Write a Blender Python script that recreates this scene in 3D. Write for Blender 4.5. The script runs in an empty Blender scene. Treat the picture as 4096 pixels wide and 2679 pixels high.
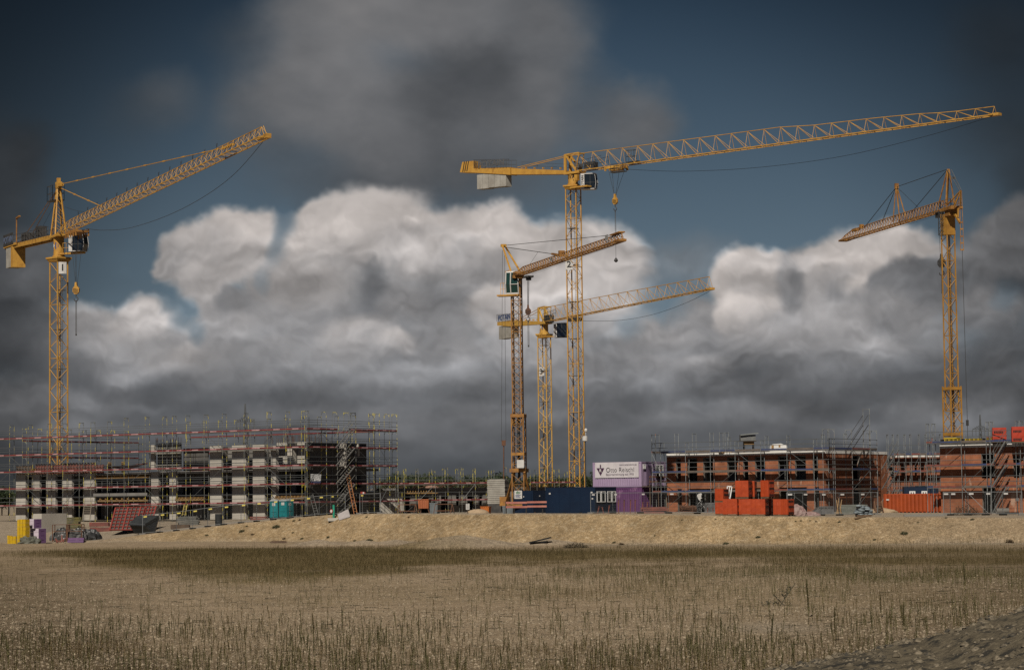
import bpy, math, random
import numpy as np
from mathutils import Vector, Matrix
random.seed(7); RNG = np.random.default_rng(11)
SC = bpy.context.scene
COL = SC.collection
R = math.radians
# ------------------------------------------------------------------ camera model (85 mm, tilted up, slight roll)
FOC = 85/36*4096; CX, CY = 2048.0, 1339.5
CAMZ = 3.8; TILT = math.atan((1996-1339.5)/FOC); ROLL = R(0.7)
CAM = Vector((0, 0, CAMZ))
_F = Vector((0, math.cos(TILT), math.sin(TILT))); _U0 = Vector((0, -math.sin(TILT), math.cos(TILT))); _R0 = Vector((1, 0, 0))
_Rv = _R0*math.cos(ROLL) - _U0*math.sin(ROLL); _Uv = _U0*math.cos(ROLL) + _R0*math.sin(ROLL)
def ray(px, py):
    d = _F + _Rv*((px-CX)/FOC) + _Uv*((CY-py)/FOC)
    return d/d.y
def S(px, py, Y): return CAM + ray(px, py)*Y
def hz(px): return 1996 - math.tan(ROLL)*(px-2048)
CROP = dict(A=(0,1600,.38534), B=(780,1600,.38534), C=(1560,1600,.38534), D=(2340,1600,.38534), E=(2840,1600,.38544), F=(3376,1600,.38544),
            J=(0,450,.4832), K=(1800,600,.46218), L=(2500,380,.67059), M=(3300,640,.38529), N=(1900,900,.42017))
def cr(k, x, y):
    o = CROP[k]; return (o[0]+x*o[2], o[1]+y*o[2])
def PC(k, x, y, Y): return S(*cr(k, x, y), Y)
def onplane(px, py, p0, e):
    n = Vector((-e[1], e[0], 0)); d = ray(px, py); t = ((Vector((p0[0], p0[1], 0))-Vector((0, 0, 0))).dot(n))/(d.x*n.x+d.y*n.y)
    return CAM + d*t
cam = bpy.data.cameras.new('camera'); camo = bpy.data.objects.new('camera', cam); COL.objects.link(camo)
cam.lens = 85; cam.sensor_width = 36; cam.clip_end = 30000; cam.clip_start = .5
M = Matrix.Identity(4)
for i, v in enumerate((_Rv, _Uv, -_F)):
    for k in range(3): M[k][i] = v[k]
M.translation = CAM; camo.matrix_world = M; SC.camera = camo
# ------------------------------------------------------------------ light
SUN_AZ, SUN_EL = R(-14), R(42)       # from behind the camera, a little to its side
sd = Vector((math.sin(SUN_AZ)*math.cos(SUN_EL), -math.cos(SUN_AZ)*math.cos(SUN_EL), math.sin(SUN_EL)))
sl = bpy.data.lights.new('sun', 'SUN'); sl.energy = 4.6; sl.angle = R(.5); sl.color = (1, .93, .82)
so = bpy.data.objects.new('sun', sl); COL.objects.link(so); so.rotation_euler = sd.to_track_quat('Z', 'Y').to_euler()
w = bpy.data.worlds.new('World'); SC.world = w; w.use_nodes = True
nt = w.node_tree; bg = nt.nodes['Background']; sk = nt.nodes.new('ShaderNodeTexSky')
sk.sky_type = 'NISHITA'; sk.sun_disc = False; sk.sun_elevation = SUN_EL; sk.air_density = .15; sk.dust_density = .1; sk.ozone_density = 1.5; sk.sun_rotation = math.atan2(sd.x, sd.y)
nt.links.new(sk.outputs[0], bg.inputs[0]); bg.inputs[1].default_value = .05
SC.view_settings.view_transform = 'Standard'; SC.view_settings.look = 'None'; SC.view_settings.exposure = 0; SC.view_settings.gamma = 1
SC.render.engine = 'CYCLES'; SC.cycles.max_bounces = 4; SC.cycles.diffuse_bounces = 1; SC.cycles.use_denoising = False
SC.cycles.sample_clamp_indirect = 3
# ------------------------------------------------------------------ numpy noise
_T = RNG.random((256, 256))
def vnoise(x, y):
    xi = np.floor(x).astype(np.int64); yi = np.floor(y).astype(np.int64); fx = x-xi; fy = y-yi
    fx = fx*fx*fx*(fx*(fx*6-15)+10); fy = fy*fy*fy*(fy*(fy*6-15)+10)
    a = _T[xi & 255, yi & 255]; b = _T[(xi+1) & 255, yi & 255]; c = _T[xi & 255, (yi+1) & 255]; d = _T[(xi+1) & 255, (yi+1) & 255]
    return (a*(1-fx)+b*fx)*(1-fy)+(c*(1-fx)+d*fx)*fy
def fbm(x, y, oct=4, gain=.5):
    s = 0; a = 1; t = 0
    for i in range(oct):
        s = s+a*(vnoise(x*2**i+17.3*i, y*2**i+9.1*i)-.5); t += a; a *= gain
    return s/t*2
def sst(a, b, x):
    t = np.clip((x-a)/(b-a), 0, 1); return t*t*(3-2*t)
def lin(c): return np.where(c <= .04045, c/12.92, ((c+.055)/1.055)**2.4)
# ------------------------------------------------------------------ materials
KA = .85
def _links(nt): return nt.links.new
def mat(name, c, rough=.6, metal=0, c2=None, scale=1.5, detail=4, lo=.35, hi=.65, bump=0, bscale=12, stretch=None, spec=.3, c3=None, s3=.3, lo3=.5, hi3=.6):
    m = bpy.data.materials.new(name); m.use_nodes = True; nt = m.node_tree; b = nt.nodes['Principled BSDF']; L = nt.links.new
    b.inputs['Roughness'].default_value = rough; b.inputs['Metallic'].default_value = metal; b.inputs['Specular IOR Level'].default_value = spec
    c = tuple(q*KA for q in c); c2 = c2 and tuple(q*KA for q in c2); c3 = c3 and tuple(q*KA for q in c3)
    b.inputs['Base Color'].default_value = (*c, 1)
    g = nt.nodes.new('ShaderNodeNewGeometry'); vec = g.outputs['Position']
    if stretch:
        mp = nt.nodes.new('ShaderNodeMapping'); mp.inputs['Scale'].default_value = stretch; L(vec, mp.inputs[0]); vec = mp.outputs[0]
    col = None
    def noise(sc, dt):
        n = nt.nodes.new('ShaderNodeTexNoise'); n.inputs['Scale'].default_value = sc; n.inputs['Detail'].default_value = dt; n.inputs['Roughness'].default_value = .65; L(vec, n.inputs['Vector']); return n.outputs[0]
    def ramp(src, lo, hi):
        r = nt.nodes.new('ShaderNodeMapRange'); r.inputs['From Min'].default_value = lo; r.inputs['From Max'].default_value = hi; L(src, r.inputs[0]); return r.outputs[0]
    def mix(f, a, bb):
        x = nt.nodes.new('ShaderNodeMix'); x.data_type = 'RGBA'; L(f, x.inputs[0])
        for k, v in ((6, a), (7, bb)):
            if isinstance(v, tuple): x.inputs[k].default_value = (*v, 1)
            else: L(v, x.inputs[k])
        return x.outputs[2]
    if c2: col = mix(ramp(noise(scale, detail), lo, hi), tuple(c), tuple(c2))
    if c3: col = mix(ramp(noise(s3, 5), lo3, hi3), col if col else tuple(c), tuple(c3))
    if col: L(col, b.inputs['Base Color'])
    if bump:
        bn = nt.nodes.new('ShaderNodeBump'); bn.inputs['Strength'].default_value = bump; bn.inputs['Distance'].default_value = .05
        L(noise(bscale, 4), bn.inputs['Height']); L(bn.outputs[0], b.inputs['Normal'])
    return m
# ------------------------------------------------------------------ mesh builder
class MB:
    def __init__(s): s.v = []; s.f = []
    def quad(s, a, b, c, d):
        n = len(s.v); s.v += [tuple(a), tuple(b), tuple(c), tuple(d)]; s.f.append((n, n+1, n+2, n+3)); return s
    def poly(s, pts):
        n = len(s.v); s.v += [tuple(p) for p in pts]; s.f.append(tuple(range(n, n+len(pts)))); return s
    def hexa(s, p):     # 8 points: bottom 4 ccw, top 4 ccw
        n = len(s.v); s.v += [tuple(q) for q in p]
        for f in ((0,3,2,1),(4,5,6,7),(0,1,5,4),(1,2,6,5),(2,3,7,6),(3,0,4,7)): s.f.append(tuple(n+i for i in f))
        return s
    def box(s, o, ax, ay, az):   # corner o and three edge vectors
        o, ax, ay, az = Vector(o), Vector(ax), Vector(ay), Vector(az)
        if ax.cross(ay).dot(az) < 0: ax, ay = ay, ax
        return s.hexa([o, o+ax, o+ax+ay, o+ay, o+az, o+ax+az, o+ax+ay+az, o+ay+az])
    def cbox(s, c, ex, ey, sx, sy, sz):  # centred in plan, base at c
        c = Vector(c); ex, ey = Vector(ex), Vector(ey)
        return s.box(c-ex*sx/2-ey*sy/2, ex*sx, ey*sy, Vector((0, 0, sz)))
    def tube(s, p, q, r, n=5, r2=None, cap=False):
        p, q = Vector(p), Vector(q); d = q-p
        if d.length < 1e-6: return s
        d.normalize(); a = d.orthogonal().normalized(); b = d.cross(a); k = len(s.v); r2 = r if r2 is None else r2
        for (c, rr) in ((p, r), (q, r2)):
            for i in range(n):
                t = 2*math.pi*i/n; s.v.append(tuple(c+(a*math.cos(t)+b*math.sin(t))*rr))
        for i in range(n): j = (i+1) % n; s.f.append((k+i, k+j, k+n+j, k+n+i))
        if cap: s.f.append(tuple(k+n-1-i for i in range(n))); s.f.append(tuple(k+n+i for i in range(n)))
        return s
    def path(s, pts, r, n=5):
        for a, b in zip(pts, pts[1:]): s.tube(a, b, r, n)
        return s
    def beam(s, p, q, wd, ht, up=(0, 0, 1)):   # rectangular bar
        p, q = Vector(p), Vector(q); d = (q-p).normalized(); l = d.cross(Vector(up))
        if l.length < 1e-4: l = d.orthogonal()
        l.normalize(); u = l.cross(d)
        return s.box(p-l*wd/2-u*ht/2, l*wd, q-p, u*ht)
    def lathe(s, c, prof, n=16, axis='z'):
        k = len(s.v); c = Vector(c)
        for (r, z) in prof:
            for i in range(n):
                t = 2*math.pi*i/n; s.v.append(tuple(c+Vector((r*math.cos(t), r*math.sin(t), z))))
        m = len(prof)
        for j in range(m-1):
            for i in range(n):
                i2 = (i+1) % n; s.f.append((k+j*n+i, k+j*n+i2, k+(j+1)*n+i2, k+(j+1)*n+i))
        s.f.append(tuple(k+n-1-i for i in range(n))); s.f.append(tuple(k+(m-1)*n+i for i in range(n)))
        return s
    def lump(s, c, rx, ry, rz, seed=0, amp=.2, nu=12, nv=7, low=0.0, fr=1.7):   # rough heap / sack
        c = Vector(c); k = len(s.v); rg = random.Random(seed); ox, oy = rg.random()*90, rg.random()*90
        for j in range(nv+1):
            ph = (low + (1-low)*j/nv - .0)*math.pi - math.pi/2 if low == 0 else math.pi/2*j/nv
            for i in range(nu):
                th = 2*math.pi*i/nu; x, y, z = math.cos(ph)*math.cos(th), math.cos(ph)*math.sin(th), math.sin(ph)
                h = 1+amp*float(fbm(np.array(ox+x*fr+z), np.array(oy+y*fr+z*1.3), 3))*2
                s.v.append((c.x+x*rx*h, c.y+y*ry*h, c.z+z*rz*h))
        for j in range(nv):
            for i in range(nu): i2 = (i+1) % nu; s.f.append((k+j*nu+i, k+j*nu+i2, k+(j+1)*nu+i2, k+(j+1)*nu+i))
        return s
    def add(s, o, off=(0, 0, 0)):
        n = len(s.v); s.v += [(a+off[0], b+off[1], c+off[2]) for a, b, c in o.v]; s.f += [tuple(i+n for i in f) for f in o.f]; return s
    def mesh(s, name, m, off=(0, 0, 0), smooth=False):
        me = bpy.data.meshes.new(name); me.from_pydata([(a-off[0], b-off[1], c-off[2]) for a, b, c in s.v], [], s.f)
        if m: me.materials.append(m)
        if smooth: me.polygons.foreach_set('use_smooth', [True]*len(me.polygons))
        me.update(); return me
def rootloc(p):
    l = Vector((0, 0, 0))
    while p is not None: l = l+Vector(p.location); p = p.parent
    return l
def obj(name, mb, m, parent=None, smooth=False, label=None):
    off = rootloc(parent)
    if parent is None:   # origin at the base of the mesh
        a = np.array(mb.v); off = Vector(((a[:, 0].min()+a[:, 0].max())/2, (a[:, 1].min()+a[:, 1].max())/2, a[:, 2].min()))
    o = bpy.data.objects.new(name, mb.mesh(name, m, off, smooth)); COL.objects.link(o); o.parent = parent
    if parent is None: o.location = off
    if label: o['label'] = label
    return o
def inst(name, me, parent, loc=(0, 0, 0), rz=0):
    o = bpy.data.objects.new(name, me); COL.objects.link(o); o.parent = parent; o.location = loc; o.rotation_euler = (0, 0, rz); return o
def tag(o, label, cat, group=None):
    o['label'] = label; o['category'] = cat
    if group: o['group'] = group
    return o
def thing(name, label, cat, loc, group=None):
    o = bpy.data.objects.new(name, None); COL.objects.link(o); o.location = loc; o.empty_display_size = .3; return tag(o, label, cat, group)
def one(name, mb, m, label, cat, group=None, smooth=False): return tag(obj(name, mb, m, None, smooth), label, cat, group)
def dup(root, loc, rz=0, label=None, group=None, scale=None):
    r = root.copy(); COL.objects.link(r); r.location = loc; r.rotation_euler = (0, 0, rz)
    if label: r['label'] = label
    if group: r['group'] = group
    if scale: r.scale = scale
    def rec(a, b):
        for ch in a.children:
            c = ch.copy(); COL.objects.link(c); c.parent = b; rec(ch, c)
    rec(root, r); return r
def text(name, s, size, m, parent, centre, right, up, ext=.004, bold=0, sx=1, align='CENTER'):
    cu = bpy.data.curves.new('t', 'FONT'); cu.body = s; cu.size = size; cu.align_x = align; cu.align_y = 'CENTER'; cu.extrude = ext; cu.offset = bold
    t = bpy.data.objects.new('t', cu); COL.objects.link(t); dg = bpy.context.evaluated_depsgraph_get(); dg.update()
    me = bpy.data.meshes.new_from_object(t.evaluated_get(dg)); bpy.data.objects.remove(t); bpy.data.curves.remove(cu)
    right, up = Vector(right).normalized(), Vector(up).normalized(); nn = right.cross(up); c = Vector(centre)-rootloc(parent)
    MM = Matrix([[right.x*sx, up.x, nn.x, c.x], [right.y*sx, up.y, nn.y, c.y], [right.z*sx, up.z, nn.z, c.z], [0, 0, 0, 1]]); me.transform(MM)
    me.materials.clear(); me.materials.append(m); me.name = name
    o = bpy.data.objects.new(name, me); COL.objects.link(o); o.parent = parent; return o
Z = Vector((0, 0, 1))
# ------------------------------------------------------------------ SKY: a dome of cloud behind everything
def sky_rgb(x, y):
    """x, y in a flat picture of the northern sky (2380 wide for 23.9 degrees); returns sRGB"""
    wx = fbm(x/150, y/130, 5, .55); wy = fbm(x/150+31, y/130+7, 5, .55)
    v1 = np.abs(fbm(x/75+5, y/70+3, 4, .55)); 
    X = x+wx*34; Y = y+wy*28-v1*16
    t = np.clip(y/620, -1.5, 1.2)
    base = np.stack([.172+.172*t, .238+.174*t, .303+.160*t], -1)
    side = 1-.30*sst(900, 2600, np.abs(x-1350)*1.2)-.10*sst(300, 1400, 1350-x)
    base = base*side[..., None]
    rgb = base
    bright = np.array([.665, .630, .605]); dark = np.array([.225, .235, .250])
    def tint(l):      # l: grey level 0..255 -> warm when bright, slate when dark
        l = l/255.
        k = np.clip((l-.25)/.4, 0, 1)[..., None]
        warm = np.array([1.03, .99, .965]); cool = np.array([.965, 1.0, 1.05])
        return l[..., None]*(warm*k+cool*(1-k))
    n2 = fbm(x/210+3, y/120+11, 5, .55); n3 = fbm(x/60+3, y/45+1, 4, .55)
    def puff(rgb, cx, cy, rx, ry, l0, l1, soft=22, A=1., bump=1.):
        d = np.sqrt(((X-cx)/rx)**2+((Y-cy)/ry)**2); s = soft/min(rx, ry)
        a = A*(1-sst(1-s, 1+s*.8, d))
        h = np.clip((Y-cy)/ry*.5+.5, 0, 1)
        l = l0+(l1-l0)*h**1.3 + n3*3.5*bump + n2*11*bump
        return rgb*(1-a[..., None])+tint(l)*a[..., None]
    # high grey cloud over the middle
    for p in ((1000, 420, 330, 70, 80, 74, 70, .8), (900, 400, 200, 50, 82, 76, 50, .6), (620, 270, 130, 120, 92, 88, 80, .75), (575, 95, 80, 60, 84, 84, 60, .5), (750, 50, 150, 120, 112, 108, 60, .92), (900, 20, 200, 110, 116, 110, 60, .95),
              (1130, 40, 230, 140, 108, 98, 70, .95), (740, 220, 170, 110, 106, 100, 60, .95), (900, 260, 210, 120, 104, 94, 60, .95), (1000, 345, 220, 80, 92, 82, 60, .9), (1230, 240, 120, 130, 96, 90, 60, .9), (1290, 90, 90, 110, 98, 94, 60, .85),
              (1100, 190, 150, 110, 76, 80, 55, .95), (1000, 250, 120, 60, 82, 86, 50, .7), (1170, 300, 120, 70, 96, 90, 50, .7), (800, 150, 130, 60, 116, 106, 40, .6), (690, 150, 70, 60, 110, 102, 40, .6), (1000, 60, 120, 60, 116, 108, 40, .5), (880, 330, 130, 50, 96, 86, 40, .6), (1260, 210, 60, 60, 104, 96, 40, .5),
              (380, 220, 70, 60, 96, 88, 50, .5), (330, 260, 90, 60, 82, 78, 60, .3), (1480, 265, 90, 75, 102, 94, 45, .8), (1430, 315, 130, 45, 94, 90, 40, .6), (1380, 230, 80, 80, 90, 88, 60, .5), (1530, 300, 60, 50, 96, 92, 40, .6),
              (-10, 430, 110, 150, 66, 64, 80, .75), (60, 350, 60, 60, 60, 60, 50, .5), (2390, 300, 160, 80, 56, 56, 90, .5), (2330, 90, 120, 110, 60, 56, 100, .45), (2385, 420, 70, 60, 56, 56, 60, .5)):
        rgb = puff(rgb, *p)
    # far haze and the low deck
    sky0 = base
    deck = sst(740, 905, Y+n2*25)
    dl = 104-20*sst(880, 1100, y)+n2*9*1.3+n3*3
    rgb = rgb*(1-deck[..., None])+tint(dl)*deck[..., None]
    P = (
      # left side
      (30, 640, 130, 110, 88, 80, 45, .95), (90, 620, 80, 90, 92, 84, 40, .8), (20, 735, 80, 50, 62, 62, 30, .8), (60, 800, 150, 70, 88, 76, 40), (130, 760, 80, 60, 92, 80, 30, .9),
      (345, 740, 75, 70, 152, 130, 18), (235, 770, 75, 60, 146, 120, 20), (290, 800, 130, 75, 142, 92, 26), (400, 790, 75, 75, 138, 105, 22), (180, 830, 100, 60, 98, 80, 40, .9), (430, 850, 110, 60, 118, 88, 30), (300, 880, 200, 50, 92, 80, 40),
      (545, 570, 100, 95, 166, 150, 16), (600, 535, 65, 62, 168, 158, 16), (455, 590, 85, 72, 160, 146, 18), (400, 600, 38, 55, 155, 140, 14), (480, 660, 70, 62, 158, 138, 20), (366, 620, 18, 22, 150, 140, 10), (520, 720, 55, 70, 152, 120, 18), (500, 780, 60, 60, 142, 110, 22), (480, 815, 50, 22, 160, 140, 14, .9), (430, 830, 45, 18, 158, 130, 14, .8),
      # big dome
      (690, 590, 85, 110, 168, 148, 16), (655, 650, 60, 80, 158, 140, 18), (770, 540, 105, 100, 172, 156, 16), (865, 520, 120, 88, 176, 160, 16), (960, 550, 90, 75, 168, 150, 18),
      (1075, 545, 110, 68, 164, 150, 18), (1160, 530, 75, 60, 172, 152, 16), (1250, 580, 130, 72, 164, 150, 20), (1355, 610, 120, 92, 164, 152, 22), (1440, 580, 68, 62, 160, 148, 26), (1470, 620, 40, 60, 150, 130, 22, .8),
      (760, 610, 90, 50, 158, 146, 26, .8), (800, 680, 150, 110, 150, 112, 40, .9), (690, 700, 110, 90, 150, 112, 34, .9), (1010, 640, 130, 110, 146, 118, 40, .9), (1130, 660, 90, 90, 138, 122, 36, .85), (1280, 690, 120, 90, 158, 134, 32, .9), (1180, 690, 80, 80, 160, 134, 24, .85), (1350, 720, 120, 80, 156, 126, 30, .9),
      (545, 695, 36, 30, 98, 100, 14, .8), (610, 740, 120, 80, 122, 104, 30, .92), (560, 800, 110, 70, 132, 98, 30, .9), (720, 780, 150, 90, 122, 96, 34, .92), (600, 860, 120, 60, 124, 92, 28, .85),
      (868, 655, 34, 58, 92, 100, 22, .75), (885, 720, 58, 70, 100, 94, 28, .8), (960, 740, 90, 100, 130, 104, 30, .9), (1040, 730, 70, 90, 118, 104, 30, .8), (830, 800, 85, 62, 146, 112, 26, .9), (920, 805, 55, 34, 152, 116, 18, .8), (860, 860, 130, 46, 122, 92, 30, .85), (1000, 840, 120, 60, 110, 94, 36, .85), (1120, 780, 100, 80, 132, 104, 30, .9), (1240, 790, 120, 80, 134, 104, 34, .9), (1340, 810, 110, 60, 120, 98, 34, .85), (1160, 880, 200, 50, 102, 88, 40, .8),
      # gap haze and right bank
      (1570, 610, 160, 50, 112, 112, 45, .55), (1480, 700, 70, 40, 120, 120, 30, .5),
      (1520, 800, 110, 75, 132, 100, 24), (1600, 740, 55, 62, 116, 102, 16), (1650, 770, 110, 90, 124, 104, 22), (1440, 850, 100, 52, 122, 98, 30, .9),
      (1725, 660, 75, 85, 166, 148, 15), (1780, 640, 85, 75, 162, 142, 16), (1700, 720, 42, 48, 168, 146, 12), (1770, 740, 90, 60, 160, 120, 20), (1850, 660, 60, 90, 128, 110, 16), (1900, 640, 85, 80, 158, 132, 15), (1990, 610, 105, 80, 170, 152, 15), (2070, 585, 90, 62, 172, 156, 17), (2150, 600, 55, 60, 160, 140, 20), (1950, 700, 90, 80, 146, 120, 22), (2012, 680, 45, 55, 172, 150, 15), (1838, 660, 22, 60, 98, 102, 16, .75),
      (2100, 680, 95, 90, 104, 112, 13), (2150, 650, 60, 60, 100, 104, 14), (2030, 760, 110, 90, 126, 110, 22), (1930, 790, 120, 90, 130, 104, 26), (1820, 800, 120, 90, 130, 104, 26), (1700, 830, 120, 70, 118, 96, 28), (1925, 700, 26, 34, 104, 106, 16, .6), (2120, 790, 110, 80, 120, 96, 26, .95), (1630, 870, 95, 42, 126, 96, 22, .85), (1480, 885, 110, 40, 122, 94, 28, .8),
      (1920, 870, 260, 50, 90, 76, 40, .8), (2150, 870, 150, 50, 86, 74, 40, .8), (1760, 890, 140, 30, 84, 78, 30, .7), (1855, 885, 62, 30, 104, 88, 26, .7),
      (2330, 580, 100, 90, 118, 104, 26), (2390, 540, 90, 90, 118, 106, 24), (2255, 640, 85, 80, 110, 96, 28, .95), (2345, 690, 60, 52, 76, 78, 26, .85), (2285, 730, 100, 60, 126, 92, 24), (2340, 800, 100, 60, 98, 78, 30, .9), (2320, 860, 62, 50, 104, 80, 24, .8), (2250, 830, 60, 40, 96, 80, 30, .6),
      # second pass of light and shade inside the banks
      (880, 480, 130, 60, 178, 166, 22, .8), (740, 545, 70, 50, 176, 160, 20, .8), (830, 560, 120, 28, 152, 160, 22, .55), (1000, 580, 120, 50, 164, 148, 26, .7), (1165, 505, 60, 40, 178, 160, 18, .8), (1080, 600, 70, 50, 134, 140, 26, .6), (1240, 600, 130, 50, 168, 152, 26, .7), (1150, 640, 70, 60, 142, 122, 22, .7), (1320, 640, 130, 60, 170, 156, 26, .7), (1180, 720, 90, 60, 166, 136, 16, .85), (1130, 690, 45, 40, 168, 150, 14, .7),
      (700, 660, 100, 60, 160, 138, 26, .7), (650, 760, 70, 50, 118, 106, 24, .7), (835, 785, 95, 50, 152, 118, 24, .75), (790, 815, 70, 40, 140, 114, 22, .7), (925, 800, 50, 30, 160, 124, 14, .8), (1000, 770, 50, 70, 122, 106, 22, .7), (250, 790, 90, 55, 158, 118, 18, .8), (340, 735, 60, 50, 162, 138, 14, .8), (300, 850, 90, 45, 128, 96, 22, .7), (760, 850, 60, 40, 128, 98, 18, .7), (1400, 700, 90, 70, 150, 124, 24, .7), (1430, 620, 60, 60, 166, 150, 22, .7),
      (690, 820, 110, 40, 132, 100, 22, .7), (1060, 830, 90, 40, 122, 100, 24, .7), (1250, 840, 120, 40, 126, 100, 24, .7), (1560, 790, 70, 40, 134, 110, 18, .7), (1760, 790, 80, 50, 134, 108, 20, .7), (1900, 740, 60, 50, 142, 118, 20, .7), (2040, 810, 90, 40, 130, 100, 20, .7), (1980, 850, 120, 30, 108, 86, 22, .6), (1660, 850, 60, 30, 136, 104, 16, .8), (1500, 850, 60, 30, 128, 104, 16, .7),
      (240, 830, 150, 60, 120, 94, 30, .6), (430, 840, 110, 40, 138, 100, 24, .7), (200, 740, 60, 50, 140, 122, 18, .8), (560, 880, 150, 40, 112, 92, 30, .6), (860, 880, 200, 36, 114, 92, 30, .6), (1120, 900, 180, 34, 106, 90, 30, .6), (1400, 880, 160, 40, 118, 94, 30, .6), (1640, 910, 140, 34, 112, 92, 26, .6), (1900, 900, 160, 34, 100, 84, 30, .6),
      # low pinkish wisps
      (1440, 1005, 80, 48, 92, 80, 30, .7), (1010, 985, 62, 28, 96, 84, 20, .55), (1330, 1045, 160, 26, 84, 78, 20, .5), (1640, 1085, 110, 26, 80, 74, 18, .5), (1560, 925, 150, 30, 94, 80, 24, .6), (1700, 1010, 140, 26, 86, 76, 24, .5), (2000, 960, 120, 30, 82, 74, 24, .5), (560, 930, 180, 26, 86, 76, 24, .6), (250, 960, 200, 30, 80, 72, 26, .5), (860, 930, 200, 24, 78, 72, 24, .5), (2050, 920, 90, 30, 84, 76, 24, .5), (1950, 1040, 160, 22, 72, 66, 20, .5))
    for p in P: rgb = puff(rgb, *p)
    rg = random.Random(5)
    for i in range(170):       # small billows that model the cloud banks
        if i % 3: cx, cy = rg.uniform(180, 1500), rg.uniform(520, 900)
        else: cx, cy = rg.uniform(1500, 2400), rg.uniform(600, 900)
        rx = rg.uniform(22, 75); ry = rx*rg.uniform(.6, .95); k = .5+.5*rg.random()
        dx, dy = (X-cx)/rx, (Y-cy)/ry; d = np.sqrt(dx*dx+dy*dy)
        m = sst(1.3, .55, d)*sst(1.1, -.2, dy)*np.clip((rgb[..., 0]-.27)/.18, 0, 1)
        rgb = rgb*(1+m*k*(.11-.12*np.clip(dy*.5+.5, 0, 1)))[..., None]
        sh = sst(1.9, .7, np.sqrt(dx*dx*.8+(dy-.75)**2*1.6))*np.clip((rgb[..., 0]-.3)/.2, 0, 1)
        rgb = rgb*(1-.04*k*sh)[..., None]
    def hgt(x, y):
        s_ = 0; a_ = 1; t_ = 0
        for i_, sc in enumerate((150, 78, 40, 21)):
            s_ = s_+a_*(1-np.abs(vnoise(x/sc+i_*7.7, y/(sc*.85)+i_*3.1)*2-1)); t_ += a_; a_ *= .58
        return s_/t_
    wX, wY = X+fbm(x/70+2, y/70, 3)*30, Y+fbm(x/70+8, y/70+5, 3)*30
    rel = np.clip((hgt(wX, wY+9)-hgt(wX-4, wY-9))*1.5, -.8, .8); mk = np.clip((rgb[..., 0]-.23)/.15, 0, 1)*sst(420, 520, y)*(1-.6*sst(880, 1010, y))
    rel2 = np.clip((hgt(wX/1.9+40, wY/1.9+9+6)-hgt(wX/1.9+38, wY/1.9-9+6))*1.5, -.8, .8); rel = rel+rel2*.9
    mk = mk*np.clip((rgb[..., 0]/rgb[..., 2]-.80)/.1, 0, 1)
    for cx, cy, rx, ry, k in ((300, 790, 190, 100, .22), (480, 800, 120, 70, .14), (760, 770, 200, 90, .13), (1250, 730, 260, 120, .13), (1430, 640, 110, 110, .08), (1800, 730, 260, 110, .13), (2340, 730, 110, 70, .16), (1560, 850, 180, 50, .16), (820, 860, 260, 40, .10), (2080, 800, 150, 60, .1), (1110, 860, 200, 50, .1), (60, 620, 120, 80, .12)):
        rgb = rgb*(1+k*np.exp(-((x-cx)/rx)**2-((y-cy)/ry)**2)*np.clip((rgb[..., 0]/rgb[..., 2]-.80)/.1, 0, 1))[..., None]
    rgb = rgb*(1+rel*mk*.19)[..., None]
    for cx, cy, rx, ry, k in ((652, 500, 40, 46, .75), (644, 560, 24, 60, .5), (626, 650, 18, 40, .35), (395, 685, 40, 40, .6), (432, 728, 34, 40, .7), (462, 768, 22, 30, .55), (1470, 755, 40, 34, .45), (1545, 700, 60, 40, .6), (2330, 690, 36, 40, .5)):
        d = np.sqrt(((X-cx)/rx)**2+((Y-cy)/ry)**2); m = k*(1-sst(.2, 1.35, d)); rgb = rgb*(1-m[..., None])+base*1.03*m[..., None]
    for i in range(120):      # soft rolls of the low deck
        cx, cy = rg.uniform(-100, 2480), rg.uniform(830, 1110); rx = rg.uniform(50, 190); ry = rx*rg.uniform(.22, .5); sg = rg.choice((1, 1, -1))*rg.uniform(.05, .17)*(1-.5*sst(1000, 1110, np.array(float(cy))))
        d = np.sqrt(((X-cx)/rx)**2+((Y-cy)/ry)**2); dy = (Y-cy)/ry
        rgb = rgb*(1+sg*sst(1.25, .2, d)*(1-.6*np.clip(dy*.5+.5, 0, 1)))[..., None]
    wisp = fbm(x/260+50, y/80+2, 4, .5)*sst(820, 980, y)
    rgb = rgb*(1+wisp[..., None]*.16)
    low = sst(1000, 1160, y)[..., None]; rgb = rgb*(1-low*.10*np.array([1.2, 1.0, .9]))
    edge = 1-.36*sst(700, 1500, np.hypot((x-1190)*.95, (y-760)*1.15))  # sky corners darkened in the colour, as a vignette
    rgb = rgb*edge[..., None]*1.05
    return np.clip(rgb, 0.02, 1)
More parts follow.
